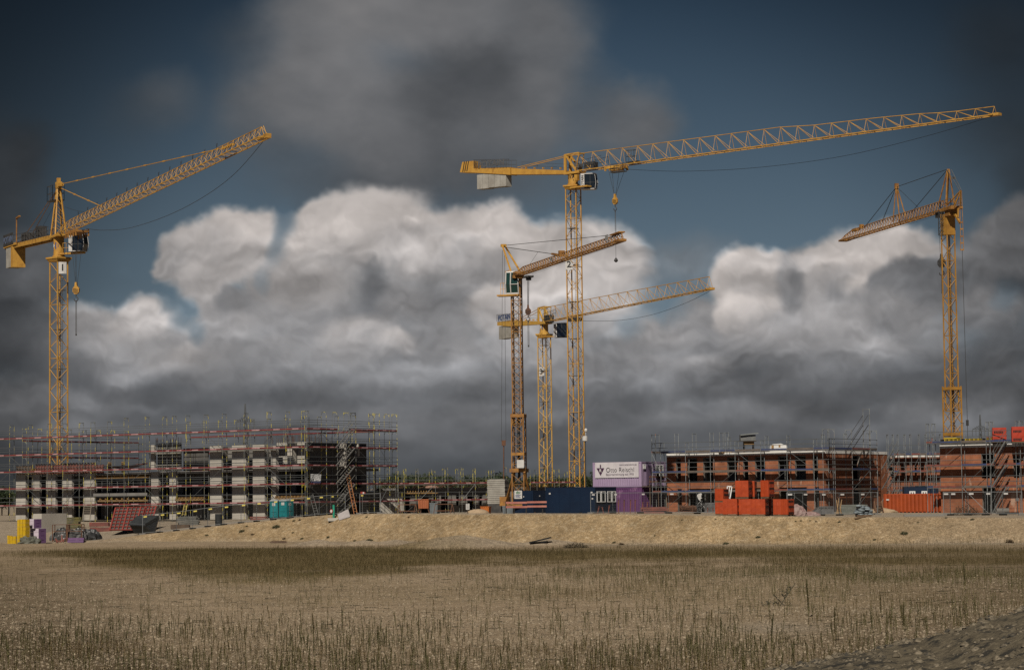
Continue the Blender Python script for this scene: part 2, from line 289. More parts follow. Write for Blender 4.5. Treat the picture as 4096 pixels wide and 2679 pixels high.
def build_sky():
    xs = np.concatenate([np.linspace(-9000, -100, 60)[:-1], np.linspace(-100, 2480, 860), np.linspace(2480, 11400, 60)[1:]])
    ys = np.concatenate([np.linspace(-5200, -60, 50)[:-1], np.linspace(-60, 1240, 440)])
    gx, gy = np.meshgrid(xs, ys); h, wd = gx.shape
    a = (gx*4096/2380-CX)/FOC; b = (CY-gy*4096/2380)/FOC
    Fv, Rv, Uv = np.array(_F), np.array(_Rv), np.array(_Uv)
    d = Fv+Rv*a[..., None]+Uv*b[..., None]; d /= np.linalg.norm(d, axis=-1, keepdims=True)
    v = d*9000.; v[..., 2] += CAMZ
    ids = np.arange(h*wd).reshape(h, wd); f = np.stack([ids[:-1, :-1], ids[1:, :-1], ids[1:, 1:], ids[:-1, 1:]], -1).reshape(-1, 4)
    me = bpy.data.meshes.new('sky'); npmesh(me, v.reshape(-1, 3), f)
    rgb = lin(sky_rgb(gx, gy)).reshape(-1, 3)
    ca = me.color_attributes.new('cloud', 'FLOAT_COLOR', 'POINT'); ca.data.foreach_set('color', np.concatenate([rgb, np.ones((len(rgb), 1))], 1).astype(np.float32).ravel())
    me.polygons.foreach_set('use_smooth', np.ones(len(f), bool))
    m = bpy.data.materials.new('cloudy_sky'); m.use_nodes = True; nt = m.node_tree; nt.nodes.clear(); L = nt.links.new
    o = nt.nodes.new('ShaderNodeOutputMaterial'); e = nt.nodes.new('ShaderNodeEmission'); at = nt.nodes.new('ShaderNodeAttribute'); at.attribute_name = 'cloud'
    L(at.outputs['Color'], e.inputs[0]); L(e.outputs[0], o.inputs[0]); m.cycles.emission_sampling = 'NONE'
    me.materials.append(m); ob = bpy.data.objects.new('sky', me); COL.objects.link(ob); ob['kind'] = 'structure'
def npmesh(me, v, f):
    v = np.ascontiguousarray(v, np.float32); f = np.ascontiguousarray(f, np.int32); n, k = f.shape
    me.vertices.add(len(v)); me.vertices.foreach_set('co', v.ravel()); me.loops.add(n*k); me.loops.foreach_set('vertex_index', f.ravel())
    me.polygons.add(n); me.polygons.foreach_set('loop_start', np.arange(0, n*k, k, dtype=np.int32)); me.update(calc_edges=True)
build_sky()
# ------------------------------------------------------------------ TERRAIN
EDGE = [(-900, 2172, 245), (-300, 2172, 245), (250, 2168, 245), (405, 2159, 245), (570, 2136, 245), (780, 2114, 243), (900, 2098, 242), (1073, 2080, 240), (1200, 2067, 238), (1320, 2058, 236), (1500, 2054, 230), (2048, 2054, 214), (2600, 2056, 206),
        (3010, 2063, 200), (3200, 2066, 198), (4000, 2068, 190), (4500, 2068, 186), (6000, 2060, 180)]
_EP = [S(*e) for e in EDGE]
EX = np.array([-4000]+[p.x for p in _EP]+[4000]); EY = np.array([245]+[p.y for p in _EP]+[180]); EZ = np.array([0]+[max(0, p.z) for p in _EP]+[2.0])
ZFX = np.array([-4000, -70, -45, -24, -12, 10, 30, 50, 4000]); ZFZ = np.array([2.0, 2.0, 1.75, 2.2, 2.3, 2.3, 2.15, 1.95, 2])
def terrain(x, y, rough=True):
    x = np.asarray(x, float); y = np.asarray(y, float)
    wob = fbm(x/9+3, y*0+.7, 4)*1.0
    ye = np.interp(x, EX, EY); ze = np.interp(x, EX, EZ); zf = np.interp(x, ZFX, ZFZ)
    k = np.clip((y-ye)/38, 0, 1); top = ze+(zf-ze)*k*k*(3-2*k)
    wdt = np.maximum(2.0, ze*2.3+1.2)
    t = np.clip((y-(ye-wdt+wob*.6))/(wdt-wob*.6), 0, 1)
    prof = np.where(t < .18, t*t/.36*1.0, (t-.09)/.91); prof = np.clip(prof, 0, 1)
    z = np.where(y < ye, ze*prof, top)
    if rough:
        sl = np.clip(np.minimum(t*6, (1-t)*7), 0, 1)*(y < ye)
        gul = np.abs(fbm(x/2.2, y/9, 4))
        z = z+sl*(fbm(x/1.6, y/1.6, 4)*.10-gul*.13+fbm(x/.45, y/.45, 2)*.05)
        z = z+.05*fbm(x/6, y/6, 4)*np.clip(1-sl, 0, 1)
        # gravel tipped at the foot of the bank
        for hx, hy, rr, hh in HEAPS:
            q = np.hypot((x-hx)/rr, (y-hy)/(rr*.7)); q = q+.1*fbm(x/1.2, y/1.2, 3); z = np.maximum(z, hh*np.clip(1-q, -1, 1)*1.05-.02)
        z = z+fbm(x/25+4, y/25, 3)*.12*(y < ye-wdt)
    return z
HEAPS = []
def gz(x, y): return float(terrain(np.array(float(x)), np.array(float(y))))
def heap_at(k, x, y, rr, hh):
    p = ray(*cr(k, x, y)); Y = -CAMZ/p.z; HEAPS.append((p.x*Y, Y+rr*.3, rr, hh))
heap_at('C', 700, 1530, 6.0, 1.0); heap_at('B', 1265, 1512, 3.3, .55); heap_at('C', 60, 1500, 4.0, .45); heap_at('B', 1760, 1505, 3.0, .5); heap_at('C', 1650, 1500, 4.0, .5)
def G(px, py):      # where the line of sight meets the ground
    d = ray(px, py); Y = np.linspace(20, 300, 5601); z = terrain(d.x*Y, Y)-(CAMZ+d.z*Y); i = np.argmax(z > 0)
    return Vector((d.x*Y[i], Y[i], float(z[i]+CAMZ+d.z*Y[i])))
def GC(k, x, y): return G(*cr(k, x, y))
def ground_material():
    m = bpy.data.materials.new('gravel_ground'); m.use_nodes = True; nt = m.node_tree; b = nt.nodes['Principled BSDF']; L = nt.links.new
    b.inputs['Roughness'].default_value = .95; b.inputs['Specular IOR Level'].default_value = .1
    g = nt.nodes.new('ShaderNodeNewGeometry'); P = g.outputs['Position']
    def N(t, **k):
        n = nt.nodes.new(t)
        for a, v in k.items():
            if a in n.inputs: n.inputs[a].default_value = v
        return n
    def noise(sc, dt=4, r=.6, st=None):
        v = P
        if st:
            mp = N('ShaderNodeMapping'); mp.inputs['Scale'].default_value = st; L(P, mp.inputs[0]); v = mp.outputs[0]
        n = N('ShaderNodeTexNoise', Scale=sc, Detail=dt, Roughness=r); L(v, n.inputs['Vector']); return n.outputs[0]
    def mr(s, a, bb, c=0, d=1):
        n = N('ShaderNodeMapRange'); n.inputs[1].default_value = a; n.inputs[2].default_value = bb; n.inputs[3].default_value = c; n.inputs[4].default_value = d; L(s, n.inputs[0]); return n.outputs[0]
    def mix(f, a, bb, mode='MIX'):
        n = N('ShaderNodeMix'); n.data_type = 'RGBA'; n.blend_type = mode
        if hasattr(f, 'links'): L(f, n.inputs[0])
        else: n.inputs[0].default_value = f
        for k, v in ((6, a), (7, bb)):
            if isinstance(v, tuple): n.inputs[k].default_value = (*v, 1)
            else: L(v, n.inputs[k])
        return n.outputs[2]
    at = N('ShaderNodeAttribute'); at.attribute_name = 'soil'; sep = N('ShaderNodeSeparateColor'); L(at.outputs['Color'], sep.inputs[0])
    sand = mix(mr(noise(.35, 5), .35, .65), (.335, .24, .135), (.285, .20, .108))
    sand = mix(mr(noise(2.2, 5, .7), .5, .68), sand, (.36, .285, .185))
    sand = mix(1.0, sand, comb(nt, mr(noise(.16, 5, .65), .3, .7, .72, 1.20)), 'MULTIPLY'); sand = mix(1.0, sand, comb(nt, mr(noise(1.0, 4, .6, (1.1, .25, .5)), .3, .7, .85, 1.10)), 'MULTIPLY')
    grit = mix(mr(noise(.25, 5), .38, .62), (.33, .252, .168), (.262, .197, .13))
    col = mix(sep.outputs[0], grit, sand)
    col = mix(sep.outputs[1], col, (.30, .25, .19))          # grey gravel and track
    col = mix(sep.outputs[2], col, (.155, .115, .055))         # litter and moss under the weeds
    vo = N('ShaderNodeTexVoronoi', Scale=11.0); L(P, vo.inputs['Vector'])
    vs = N('ShaderNodeSeparateColor'); L(vo.outputs['Color'], vs.inputs[0])
    col = mix(mr(vs.outputs[0], .0, 1., 0, .75), col, mix(vs.outputs[1], (.07, .055, .04), (.55, .46, .35)), 'MIX') if False else mix(1.0, col, mr2(nt, vs.outputs[0]), 'MULTIPLY')
    pat = mr(noise(.9, 6, .7), .3, .7, .84, 1.13); col = mix(1.0, col, comb(nt, pat), 'MULTIPLY')
    vo2 = N('ShaderNodeTexVoronoi', Scale=24.0); L(P, vo2.inputs['Vector']); v2 = N('ShaderNodeSeparateColor'); L(vo2.outputs['Color'], v2.inputs[0])
    col = mix(1.0, col, comb(nt, mr(v2.outputs[1], 0, 1, .62, 1.36)), 'MULTIPLY')
    col = mix(1.0, col, comb(nt, mr(noise(2.2, 6, .78), .32, .68, .80, 1.18)), 'MULTIPLY')
    col = mix(1.0, col, (.87, .87, .87), 'MULTIPLY')
    col = mix(at.outputs['Alpha'], mix(1.0, col, (.36, .345, .31), 'MULTIPLY'), col)  # soil colour darkened where alpha marks the painted vignette and cloud shadow
    L(col, b.inputs['Base Color'])
    bn = N('ShaderNodeBump', Strength=.55, Distance=.05); L(noise(9, 5, .7), bn.inputs['Height']); L(bn.outputs[0], b.inputs['Normal'])
    return m
def comb(nt, s):
    c = nt.nodes.new('ShaderNodeCombineColor'); [nt.links.new(s, c.inputs[i]) for i in range(3)]; return c.outputs[0]
def mr2(nt, s):
    r = nt.nodes.new('ShaderNodeMapRange'); r.inputs[1].default_value = 0; r.inputs[2].default_value = 1; r.inputs[3].default_value = .75; r.inputs[4].default_value = 1.25; nt.links.new(s, r.inputs[0]); return comb(nt, r.outputs[0])
def veg(x, y):     # how thick the weeds stand at a place, 0..1
    px = x/np.maximum(y, 1)*FOC+CX; u = px*2380/4096
    hy = (1160-(u-1190)*.0122)+CAMZ/np.maximum(y, 1)*5619     # row in the flat picture
    wob = fbm(x/7, y/14, 4)
    band = sst(1268, 1282, hy+wob*5)*(1-sst(-22, 26, hy-(1298+38*sst(150, 450, u)*(1-sst(780, 1150, u)))+wob*34))
    band *= sst(-60, 260, u+wob*120)*.9+.15
    clumps = sst(-.05, .5, fbm(x/4.2+9, y/8+2, 4)+.12)
    near = sst(1395, 1560, hy)*.55
    right = sst(900, 1500, u)*sst(1290, 1340, hy)*(1-sst(1350, 1440, hy))*.55
    tuft = sst(-.15, .35, fbm(x/3.1+29, y/7+12, 4))*sst(1290, 1302, hy)*(1-sst(1330, 1356, hy+wob*14))*sst(600, 900, u)
    v = band*1.0+(1-band)*(.75*tuft+(.4+.6*clumps)*(.10+near*.8)+right*(.4+.6*clumps))
    bare = sst(.8, .2, np.hypot((u-1790)/300, (hy-1452)/34)+wob*.3)
    v = v*(1-.93*bare)
    return np.clip(v, 0, 1), band, bare
def build_ground():
    us = np.concatenate([np.linspace(-20, -.33, 60)[:-1], np.linspace(-.33, .33, 640), np.linspace(.33, 20, 60)[1:]])
    # columns fan out from the camera; rows get closer where the bank is
    ys = np.concatenate([np.linspace(4, 45, 16)[:-1], np.linspace(45, 182, 260)[:-1], np.linspace(182, 250, 300)[:-1], np.linspace(250, 330, 40)[:-1], np.geomspace(330, 8800, 30)])
    gu, gy = np.meshgrid(us, ys); gx = gu*gy; z = terrain(gx, gy)
    z = z-np.maximum(0, (gy-330))*0
    v = np.stack([gx, gy, z], -1); h, wd = gx.shape
    # one closing strip behind the camera
    back = np.stack([us*400, np.full_like(us, -300.), np.zeros_like(us)], -1)[None]; v = np.concatenate([back, v], 0); h += 1
    ids = np.arange(h*wd).reshape(h, wd); f = np.stack([ids[:-1, :-1], ids[:-1, 1:], ids[1:, 1:], ids[1:, :-1]], -1).reshape(-1, 4)
    me = bpy.data.meshes.new('ground'); npmesh(me, v.reshape(-1, 3), f)
    X, Y = v[..., 0], v[..., 1]
    ye = np.interp(X, EX, EY); ze = np.interp(X, EX, EZ); wdt = np.maximum(2, ze*2.3+1.2); wob = fbm(X/3, Y/3, 4)
    sand = sst(-3, 1, Y-(ye-wdt-2)+wob*2)*(1-sst(0, 1.2, Y-ye))
    sand = sand*(.25+.75*sst(.3, 1.0, ze))
    px = X/np.maximum(Y, 1)*FOC+CX
    sand = sand*(1-.55*sst(3100, 4100, px))
    grey = sst(-.4, .4, Y-ye)*.75+.65*sst(-6, -1, Y-(ye-wdt-1)+wob*3)*(1-sst(-1, 2, Y-(ye-wdt)+wob))
    for hx, hy, rr, hh in HEAPS: grey = np.maximum(grey, .5*sst(1.05, .7, np.hypot((X-hx)/rr, (Y-hy)/rr/.7)+.15*wob))
    vg, band, bare = veg(X, Y); grey = np.clip(grey+bare*.8, 0, 1)
    u = px*2380/4096; hy = (1160-(u-1190)*.0122)+CAMZ/np.maximum(Y, 1)*5619
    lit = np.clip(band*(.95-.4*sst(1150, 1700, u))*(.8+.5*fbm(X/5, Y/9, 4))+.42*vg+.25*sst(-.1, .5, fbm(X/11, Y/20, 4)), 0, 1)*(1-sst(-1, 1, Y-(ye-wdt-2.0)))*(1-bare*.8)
    painted_shade = 1-np.clip(sst(1395, 1590, hy+fbm(X/9, Y/16, 3)*30)*(.62+.38*sst(350, 1150, np.abs(u-1150)))+.75*sst(560, -100, u)*sst(1290, 1380, hy)+.65*sst(1750, 2450, u)*sst(1250, 1330, hy), 0, 1)  # near field and corners darkened in the colour, as vignette and cloud shadow
    col = np.stack([sand, grey, lit, painted_shade], -1).reshape(-1, 4).astype(np.float32)
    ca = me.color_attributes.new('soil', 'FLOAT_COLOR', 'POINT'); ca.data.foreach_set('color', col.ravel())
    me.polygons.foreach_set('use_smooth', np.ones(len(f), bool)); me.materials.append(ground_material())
    o = bpy.data.objects.new('ground', me); COL.objects.link(o); o['kind'] = 'structure'
build_ground()
# ------------------------------------------------------------------ shared materials
YEL = mat('crane_yellow', (.53, .29, .055), .5, 0, (.42, .215, .042), 1.2, 5, .4, .65, c3=(.22, .09, .022), s3=.7, lo3=.55, hi3=.72)
YEL2 = mat('crane_yellow_pale', (.56, .335, .075), .5, 0, (.48, .265, .05), 1.0, 5, .4, .7, c3=(.40, .17, .03), s3=.6, lo3=.62, hi3=.75)
YEL3 = mat('crane_yellow_worn', (.38, .185, .04), .6, 0, (.22, .10, .03), 1.3, 6, .38, .62, c3=(.20, .085, .025), s3=.8, lo3=.55, hi3=.7)
DKS = mat('dark_steel', (.045, .045, .045), .55, .3, (.08, .075, .07), 2)
GRS = mat('grey_steel', (.20, .20, .20), .5, .5, (.13, .125, .12), 2)
ROPE = mat('wire_rope', (.03, .028, .026), .6)
GLASS = mat('tinted_glass', (.012, .016, .018), .08, 0, spec=.6)
WHT = mat('white_paint', (.60, .585, .56), .5, 0, (.48, .46, .43), 1.5, 5)
BLK = mat('black_paint', (.012, .012, .012), .5)
CON = mat('concrete_weight', (.38, .36, .315), .9, 0, (.27, .25, .215), .9, 6, .35, .65, .3, 6)
RUST = mat('rusty_steel', (.16, .075, .04), .8, 0, (.09, .045, .03), 2.5, 5)
NAVYL = mat('logo_blue', (.03, .06, .16), .5)
RED = mat('red_paint', (.33, .035, .022), .6, 0, (.24, .03, .022), 2)
# ------------------------------------------------------------------ cranes
def mast_mb(c, e1, e2, wd, z0, z1, ph, rc, rd, style='zig', hor=3):
    mb = MB(); c = Vector((c[0], c[1], 0)); q = [c+e1*sx*wd/2+e2*sy*wd/2 for sx, sy in ((-1, -1), (1, -1), (1, 1), (-1, 1))]
    for p in q: mb.beam(p+Z*z0, p+Z*z1, rc*2, rc*2, up=(e1.x, e1.y, 0))
    n = max(1, round((z1-z0)/ph)); ph = (z1-z0)/n
    for i in range(n):
        za, zb = z0+i*ph, z0+(i+1)*ph
        for k in range(4):
            a, b = q[k], q[(k+1) % 4]
            if style == 'zig':
                if (i+k) % 2: a, b = b, a
                mb.tube(a+Z*za, b+Z*zb, rd, 4)
            elif style == 'x': mb.tube(a+Z*za, b+Z*zb, rd, 4); mb.tube(b+Z*za, a+Z*zb, rd, 4)
            if i % hor == 0: mb.tube(a+Z*za, b+Z*za, rd*1.1, 4)
    return mb
def ladder_mb(c, e1, z0, z1, wd=.4, r=.022, step=.3):
    mb = MB(); c = Vector((c[0], c[1], 0))
    for s in (-1, 1): mb.tube(c+e1*s*wd/2+Z*z0, c+e1*s*wd/2+Z*z1, r, 4)
    z = z0
    while z < z1: mb.tube(c-e1*wd/2+Z*z, c+e1*wd/2+Z*z, r*.8, 3); z += step
    return mb
def jib_mb(p0, p1, el, hs, wd, n, pat, rc, rd, wl=None):
    """triangular lattice jib from p0 to p1 (line midway between the two bottom chords); hs = [(t, height)]"""
    mb = MB(); d = p1-p0; ts = np.array([h[0] for h in hs]); hh = np.array([h[1] for h in hs]); up = el.cross(d).normalized()
    if up.z < 0: up = -up
    H = lambda t: float(np.interp(t, ts, hh)); W = lambda t: wd if wl is None else wd+(wl-wd)*t
    B = lambda t, s: p0+d*t+el*s*W(t)/2
    T = lambda t: p0+d*t+up*H(t)
    for s in (-1, 1): mb.beam(B(0, s), B(1, s), rc*2, rc*2)
    def top(i): return T(i/n) if pat != 'W' else T((i+.5)/n)
    last = None
    for i in range(n+1 if pat == 'N' else n):
        t = top(i)
        if last is not None: mb.tube(last, t, rc*.95, 5)
        last = t
        if pat == 'N':
            for s in (-1, 1):
                mb.tube(B(i/n, s), t, rd, 4)
                if i < n: mb.tube(t, B((i+1)/n, s), rd*1.15, 4)
        else:
            for s in (-1, 1): mb.tube(B(i/n, s), t, rd, 4); mb.tube(t, B((i+1)/n, s), rd, 4)
    for i in range(n):
        s = 1 if i % 2 else -1; mb.tube(B(i/n, s), B((i+1)/n, -s), rd*.9, 4); mb.tube(B(i/n, -1), B(i/n, 1), rd*.9, 4)
    if pat == 'W': mb.tube(B(0, -1), top(0), rd, 4); mb.tube(top(n-1), B(1, 0), rd*1.2, 4)
    mb.tube(B(1, -1), B(1, 1), rc, 4)
    return mb
def rope_sag(pts, r, n=24):
    """smooth curve through a few points"""
    P = [pts[0]]+list(pts)+[pts[-1]]; out = []
    for i in range(1, len(P)-2):
        for k in range(n):
            t = k/n; a, b, c, d = P[i-1], P[i], P[i+1], P[i+2]
            out.append(.5*((2*b)+(c-a)*t+(2*a-5*b+4*c-d)*t*t+(3*b-a-3*c+d)*t**3))
    out.append(P[-2]); return MB().path(out, r, 3)
def rail_mb(pts, h=1.0, r=.025, posts=1.2, closed=False):
    mb = MB()
    if closed: pts = list(pts)+[pts[0]]
    for a, b in zip(pts, pts[1:]):
        n = max(1, round((b-a).length/posts))
        for k in (.5, 1): mb.tube(a+Z*h*k, b+Z*h*k, r, 4)
        for i in range(n+1): p = a+(b-a)*i/n; mb.tube(p, p+Z*h, r, 4)
    return mb
def hook_mb(p, w_=.5, h=.9):
    """pulley block hanging with its top at p"""
    mb = MB()
    return mb
def hook_block(parent, top, e, sc=1., m=YEL, bot=None, strap=None):
    p = Vector(top); f = Vector((e[0], e[1], 0)).normalized(); g = Vector((-f.y, f.x, 0))
    mb = MB(); k = sc
    pts = [(-.12, 0), (-.16, -.45), (-.42, -.75), (-.42, -1.15), (-.2, -1.45), (.2, -1.45), (.42, -1.15), (.42, -.75), (.16, -.45), (.12, 0)]
    for s in (-1, 1):
        ring = [p+f*x*k+Z*y*k+g*s*.14*k for x, y in pts]; mb.poly(ring if s < 0 else ring[::-1])
    n = len(pts)
    for i in range(n):
        j = (i+1) % n; a, b = pts[i], pts[j]
        mb.quad(p+f*a[0]*k+Z*a[1]*k-g*.14*k, p+f*a[0]*k+Z*a[1]*k+g*.14*k, p+f*b[0]*k+Z*b[1]*k+g*.14*k, p+f*b[0]*k+Z*b[1]*k-g*.14*k)
    o = obj('hook_block', mb, m, parent)
    st = MB()
    for i in range(5):
        y = -.72-.12*i
        st.quad(p+f*-.38*k+Z*(y-.06)*k-g*.146*k, p+f*.3*k+Z*(y-.22)*k-g*.146*k, p+f*.3*k+Z*(y-.16)*k-g*.146*k, p+f*-.38*k+Z*y*k-g*.146*k)
    obj('warning_stripes', st, BLK, o)
    hk = MB(); q = p+Z*-1.45*k; hk.tube(q, q-Z*.35*k, .07*k, 6); c = q-Z*.6*k
    hk.path([c+(f*math.cos(a)+Z*math.sin(a))*.25*k for a in np.linspace(1.6, -3.3, 9)], .06*k, 5); obj('hook', hk, DKS, o)
    if strap is not None:
        s = MB()
        for q2 in ((-.05, .02), (.06, -.02)): s.tube(c-Z*.25*k+f*q2[0], Vector((c.x+q2[0], c.y, strap)), .035, 4)
        s.tube(c-Z*.25*k, c-Z*.5*k, .06, 5); s.cbox(Vector((c.x, c.y, strap-.12)), f, g, .16, .12, .2)
        obj('lifting_sling', s, DKS, parent)
    return o
def cab(parent, c, f, g, wd, dp, h, body=WHT, txt=None, dark_top=True):
    """cab with its floor centre at c; f = glass side direction, g = sideways towards the viewer"""
    c = Vector(c); b = MB(); o = None
    rear = c-f*wd*.5
    b.box(rear-g*dp/2, f*wd*.24, g*dp, Z*h); b.box(c-f*wd*.26-g*dp/2+Z*(h-.09), f*wd*.70, g*dp, Z*.1); b.box(c-f*wd*.26-g*dp/2, f*wd*.65, g*dp, Z*.08)
    for s in (-1, 1):
        b.path([c+f*wd*.44+g*s*dp*.48+Z*.05, c+f*wd*.5+g*s*dp*.48+Z*h*.45, c+f*wd*.42+g*s*dp*.48+Z*h*.97], .03, 4)
    o = obj('cab', b, body, parent)
    gl = MB()
    prof = [(-.255, .09), (.40, .09), (.485, h*.42), (.42, h-.1), (-.255, h-.1)]
    for s in (-1, 1):
        ring = [c+f*(x*wd)+g*s*dp*.47+Z*z for x, z in prof]; gl.poly(ring if s > 0 else ring[::-1])
    for i in range(len(prof)):
        a, d = prof[i], prof[(i+1) % len(prof)]
        gl.quad(c+f*a[0]*wd-g*dp*.47+Z*a[1], c+f*d[0]*wd-g*dp*.47+Z*d[1], c+f*d[0]*wd+g*dp*.47+Z*d[1], c+f*a[0]*wd+g*dp*.47+Z*a[1])
    obj('window', gl, GLASS, o)
    tr = MB()
    for x in (.12,): tr.beam(c+f*x*wd+g*dp*.478+Z*.1, c+f*x*wd+g*dp*.478+Z*(h-.1), .05, .02, up=g)
    tr.beam(c-f*.25*wd+g*dp*.478+Z*h*.42, c+f*.48*wd+g*dp*.478+Z*h*.42, .02, .05); obj('window_bar', tr, DKS, o)
    if txt:
        n = len(txt[0]); 
        if txt[1] == 'turn': text('lettering', txt[0], wd*.2, BLK, o, c-f*wd*.38+g*(dp/2+.012)+Z*h*.5, Z, -f, bold=.012, sx=1.08)
        else:
            for i, ch in enumerate(txt[0]): text('lettering', ch, .42, BLK, o, c-f*wd*.33+g*(dp/2+.012)+Z*(h-.28-i*.4), f, Z, bold=.012)
    return o
def plate(parent, c, right, ch, wd=.95, h=1.35):
    right = Vector(right).normalized(); nn = right.cross(Z); b = MB(); c = Vector(c)
    pts = []
    for i in range(7):
        t = i/6-.5; bend = .05*math.cos(t*5)
        pts.append(c+right*wd*t+nn*bend)
    for a, d in zip(pts, pts[1:]):
        b.quad(a-Z*h/2, d-Z*h/2, d+Z*h/2, a+Z*h/2); b.quad(a-Z*h/2-nn*.02, a+Z*h/2-nn*.02, d+Z*h/2-nn*.02, d-Z*h/2-nn*.02)
    o = obj('number_plate', b, WHT, parent); text('numeral', ch, 1.15, BLK, o, c+nn*.075, right, Z, bold=.02); return o
def slew(parent, c, z, m, e1, e2, wd=1.65, r=.66, th=1.55, ch=.75):
    c = Vector((c[0], c[1], z)); b = MB()
    q0, q1 = wd/2, wd/2+.18
    b.hexa([c+e1*sx*q0*.95+e2*sy*q0*.95 for sx, sy in ((-1, -1), (1, -1), (1, 1), (-1, 1))]+[c+Z*ch*.45+e1*sx*q1+e2*sy*q1 for sx, sy in ((-1, -1), (1, -1), (1, 1), (-1, 1))])
    b.hexa([c+Z*(ch*.46)+e1*sx*(q1+.04)+e2*sy*(q1+.04) for sx, sy in ((-1, -1), (1, -1), (1, 1), (-1, 1))]+[c+Z*ch*.72+e1*sx*(q1+.04)+e2*sy*(q1+.04) for sx, sy in ((-1, -1), (1, -1), (1, 1), (-1, 1))])
    b.lathe(c, [(r*1.18, ch*.72), (r*1.18, ch)], 20); obj('slewing_ring', b, m, parent)
    t = MB().lathe(c, [(r, ch+.001), (r, ch+th)], 28); return obj('turret', t, m, parent, smooth=False)
def wrap_text(name, s, size, m, parent, axis, r, ang, z, bold=.01):
    """lettering bent round an upright cylinder; ang = heading of the middle of the word"""
    o = text(name, s, size, m, parent, rootloc(parent), (1, 0, 0), (0, 1, 0), .004, bold)
    me = o.data; off = rootloc(parent)
    for v in me.vertices:
        a = ang+v.co.x/r; v.co = Vector((axis[0]+math.cos(a)*(r+.012+v.co.z), axis[1]+math.sin(a)*(r+.012+v.co.z), z+v.co.y))-off
    return o
class Crane: pass
def setup(px, py, Y, tipk, tx, ty, tY):
    c = Crane(); p = S(px, py, Y); c.xy = Vector((p.x, p.y, 0)); t = PC(tipk, tx, ty, tY); c.ed = Vector((t.x-p.x, t.y-p.y, 0)).normalized()
    c.el = Vector((-c.ed.y, c.ed.x, 0))
    if c.el.y > 0: c.el = -c.el
    c.zb = gz(p.x, p.y); c.Q = lambda k, x, y: onplane(*cr(k, x, y), c.xy, c.ed)
    c.at = lambda s, l, z: Vector((c.xy.x, c.xy.y, 0))+c.ed*s+c.el*l+Z*z
    c.sof = lambda q: (q-c.xy).dot(c.ed); return c
def rot2(a): return Vector((math.cos(a), math.sin(a), 0)), Vector((-math.sin(a), math.cos(a), 0))
def flat_top(label, c, mang, mw, z_top, m, mj, root_k, tip, cj_end, hs, npan, wj, cabtxt, cabm, num, trolley_s, hook_z, sling_z, sag, turrettxt, platz, drum=True):
    T = thing('tower_crane', label, 'tower crane', (c.xy.x, c.xy.y, c.zb)); e1, e2 = rot2(mang); zt = z_top
    obj('mast', mast_mb(c.xy, e1, e2, mw, c.zb, zt, mw*.86, .066, .034, 'zig', 5), m, T)
    obj('ladder', ladder_mb(c.xy+e1*.2+e2*.25, e1, c.zb, zt, .42), DKS, T)
    for z in platz:
        b = MB(); b.cbox(Vector((c.xy.x, c.xy.y, z))-e1*.1, e1, e2, mw*.84, mw*.8, .06); obj('platform', b, GRS, T)
    tu = slew(T, c.xy, zt, m, e1, e2, mw+.12)
    zj = zt+2.35
    b = MB(); b.box(c.at(-1.0, -.75, zj-.32), c.ed*2.6, c.el*1.5, Z*.3); obj('slewing_platform', b, m, T)
    # tower head
    hd = MB(); zh = zj+2.35
    for l in (-.55, .55):
        hd.beam(c.at(-.85, l, zj-.05), c.at(-.85, l, zh), .34, .22, up=c.el); hd.beam(c.at(-.7, l, zh-.15), c.at(1.05, l, zj), .22, .2, up=c.el); hd.beam(c.at(-.9, l, zh), c.at(1.5, l, zh+.05), .16, .16)
        hd.tube(c.at(1.5, l, zh+.05), c.at(1.0, l, zj+.1), .07, 5)
    hd.beam(c.at(-.85, -.6, zh-.05), c.at(-.85, .6, zh-.05), .3, .2); hd.beam(c.at(1.45, -.6, zh), c.at(1.45, .6, zh), .2, .16); obj('tower_head', hd, m, T)
    # jib
    p0 = c.at(.9, 0, zj); p1 = tip
    jb = jib_mb(p0, p1, c.el, hs, wj, npan, 'N', .052, .03, wj*.85); obj('jib', jb, mj, T)
    tp = MB(); dj = (p1-p0).normalized(); tp.box(p1-c.el*.4-dj*.6-Z*.12, dj*1.3, c.el*.8, Z*.3); obj('jib_tip', tp, mj, T)
    wk = MB(); wk.box(p0+dj*2.0-c.el*.22+Z*.04, dj*((p1-p0).length*.93), c.el*.44, Z*.03); obj('walkway', wk, GRS, T)
    # counter jib
    ce = cj_end; L = -c.sof(ce); zc = zj-.25; dz = (ce.z-zj)
    cj = MB()
    cj.hexa([c.at(-.8, -.55, zc), c.at(-L*.55, -.55, zc-.1+dz*.5), c.at(-L*.55, .55, zc-.1+dz*.5), c.at(-.8, .55, zc), c.at(-.8, -.55, zc+.5), c.at(-L*.55, -.55, zc+.75+dz*.5), c.at(-L*.55, .55, zc+.75+dz*.5), c.at(-.8, .55, zc+.5)])
    cj.hexa([c.at(-L*.552, -.7, zc-.25+dz*.55), c.at(-L*.9, -.7, zc+dz*.9), c.at(-L*.9, .7, zc+dz*.9), c.at(-L*.552, .7, zc-.25+dz*.55), c.at(-L*.552, -.7, zc+.8+dz*.55), c.at(-L*.9, -.7, zc+.6+dz*.9), c.at(-L*.9, .7, zc+.6+dz*.9), c.at(-L*.552, .7, zc+.8+dz*.55)])
    for s in np.arange(.1, .5, .08): cj.cbox(c.at(-L*s, .3, zc+.62+dz*s), c.ed, c.el, .12, .3, .2)
    obj('counter_jib', cj, m, T)
    return T, zj, zh, L, zc, dz, dj, p0
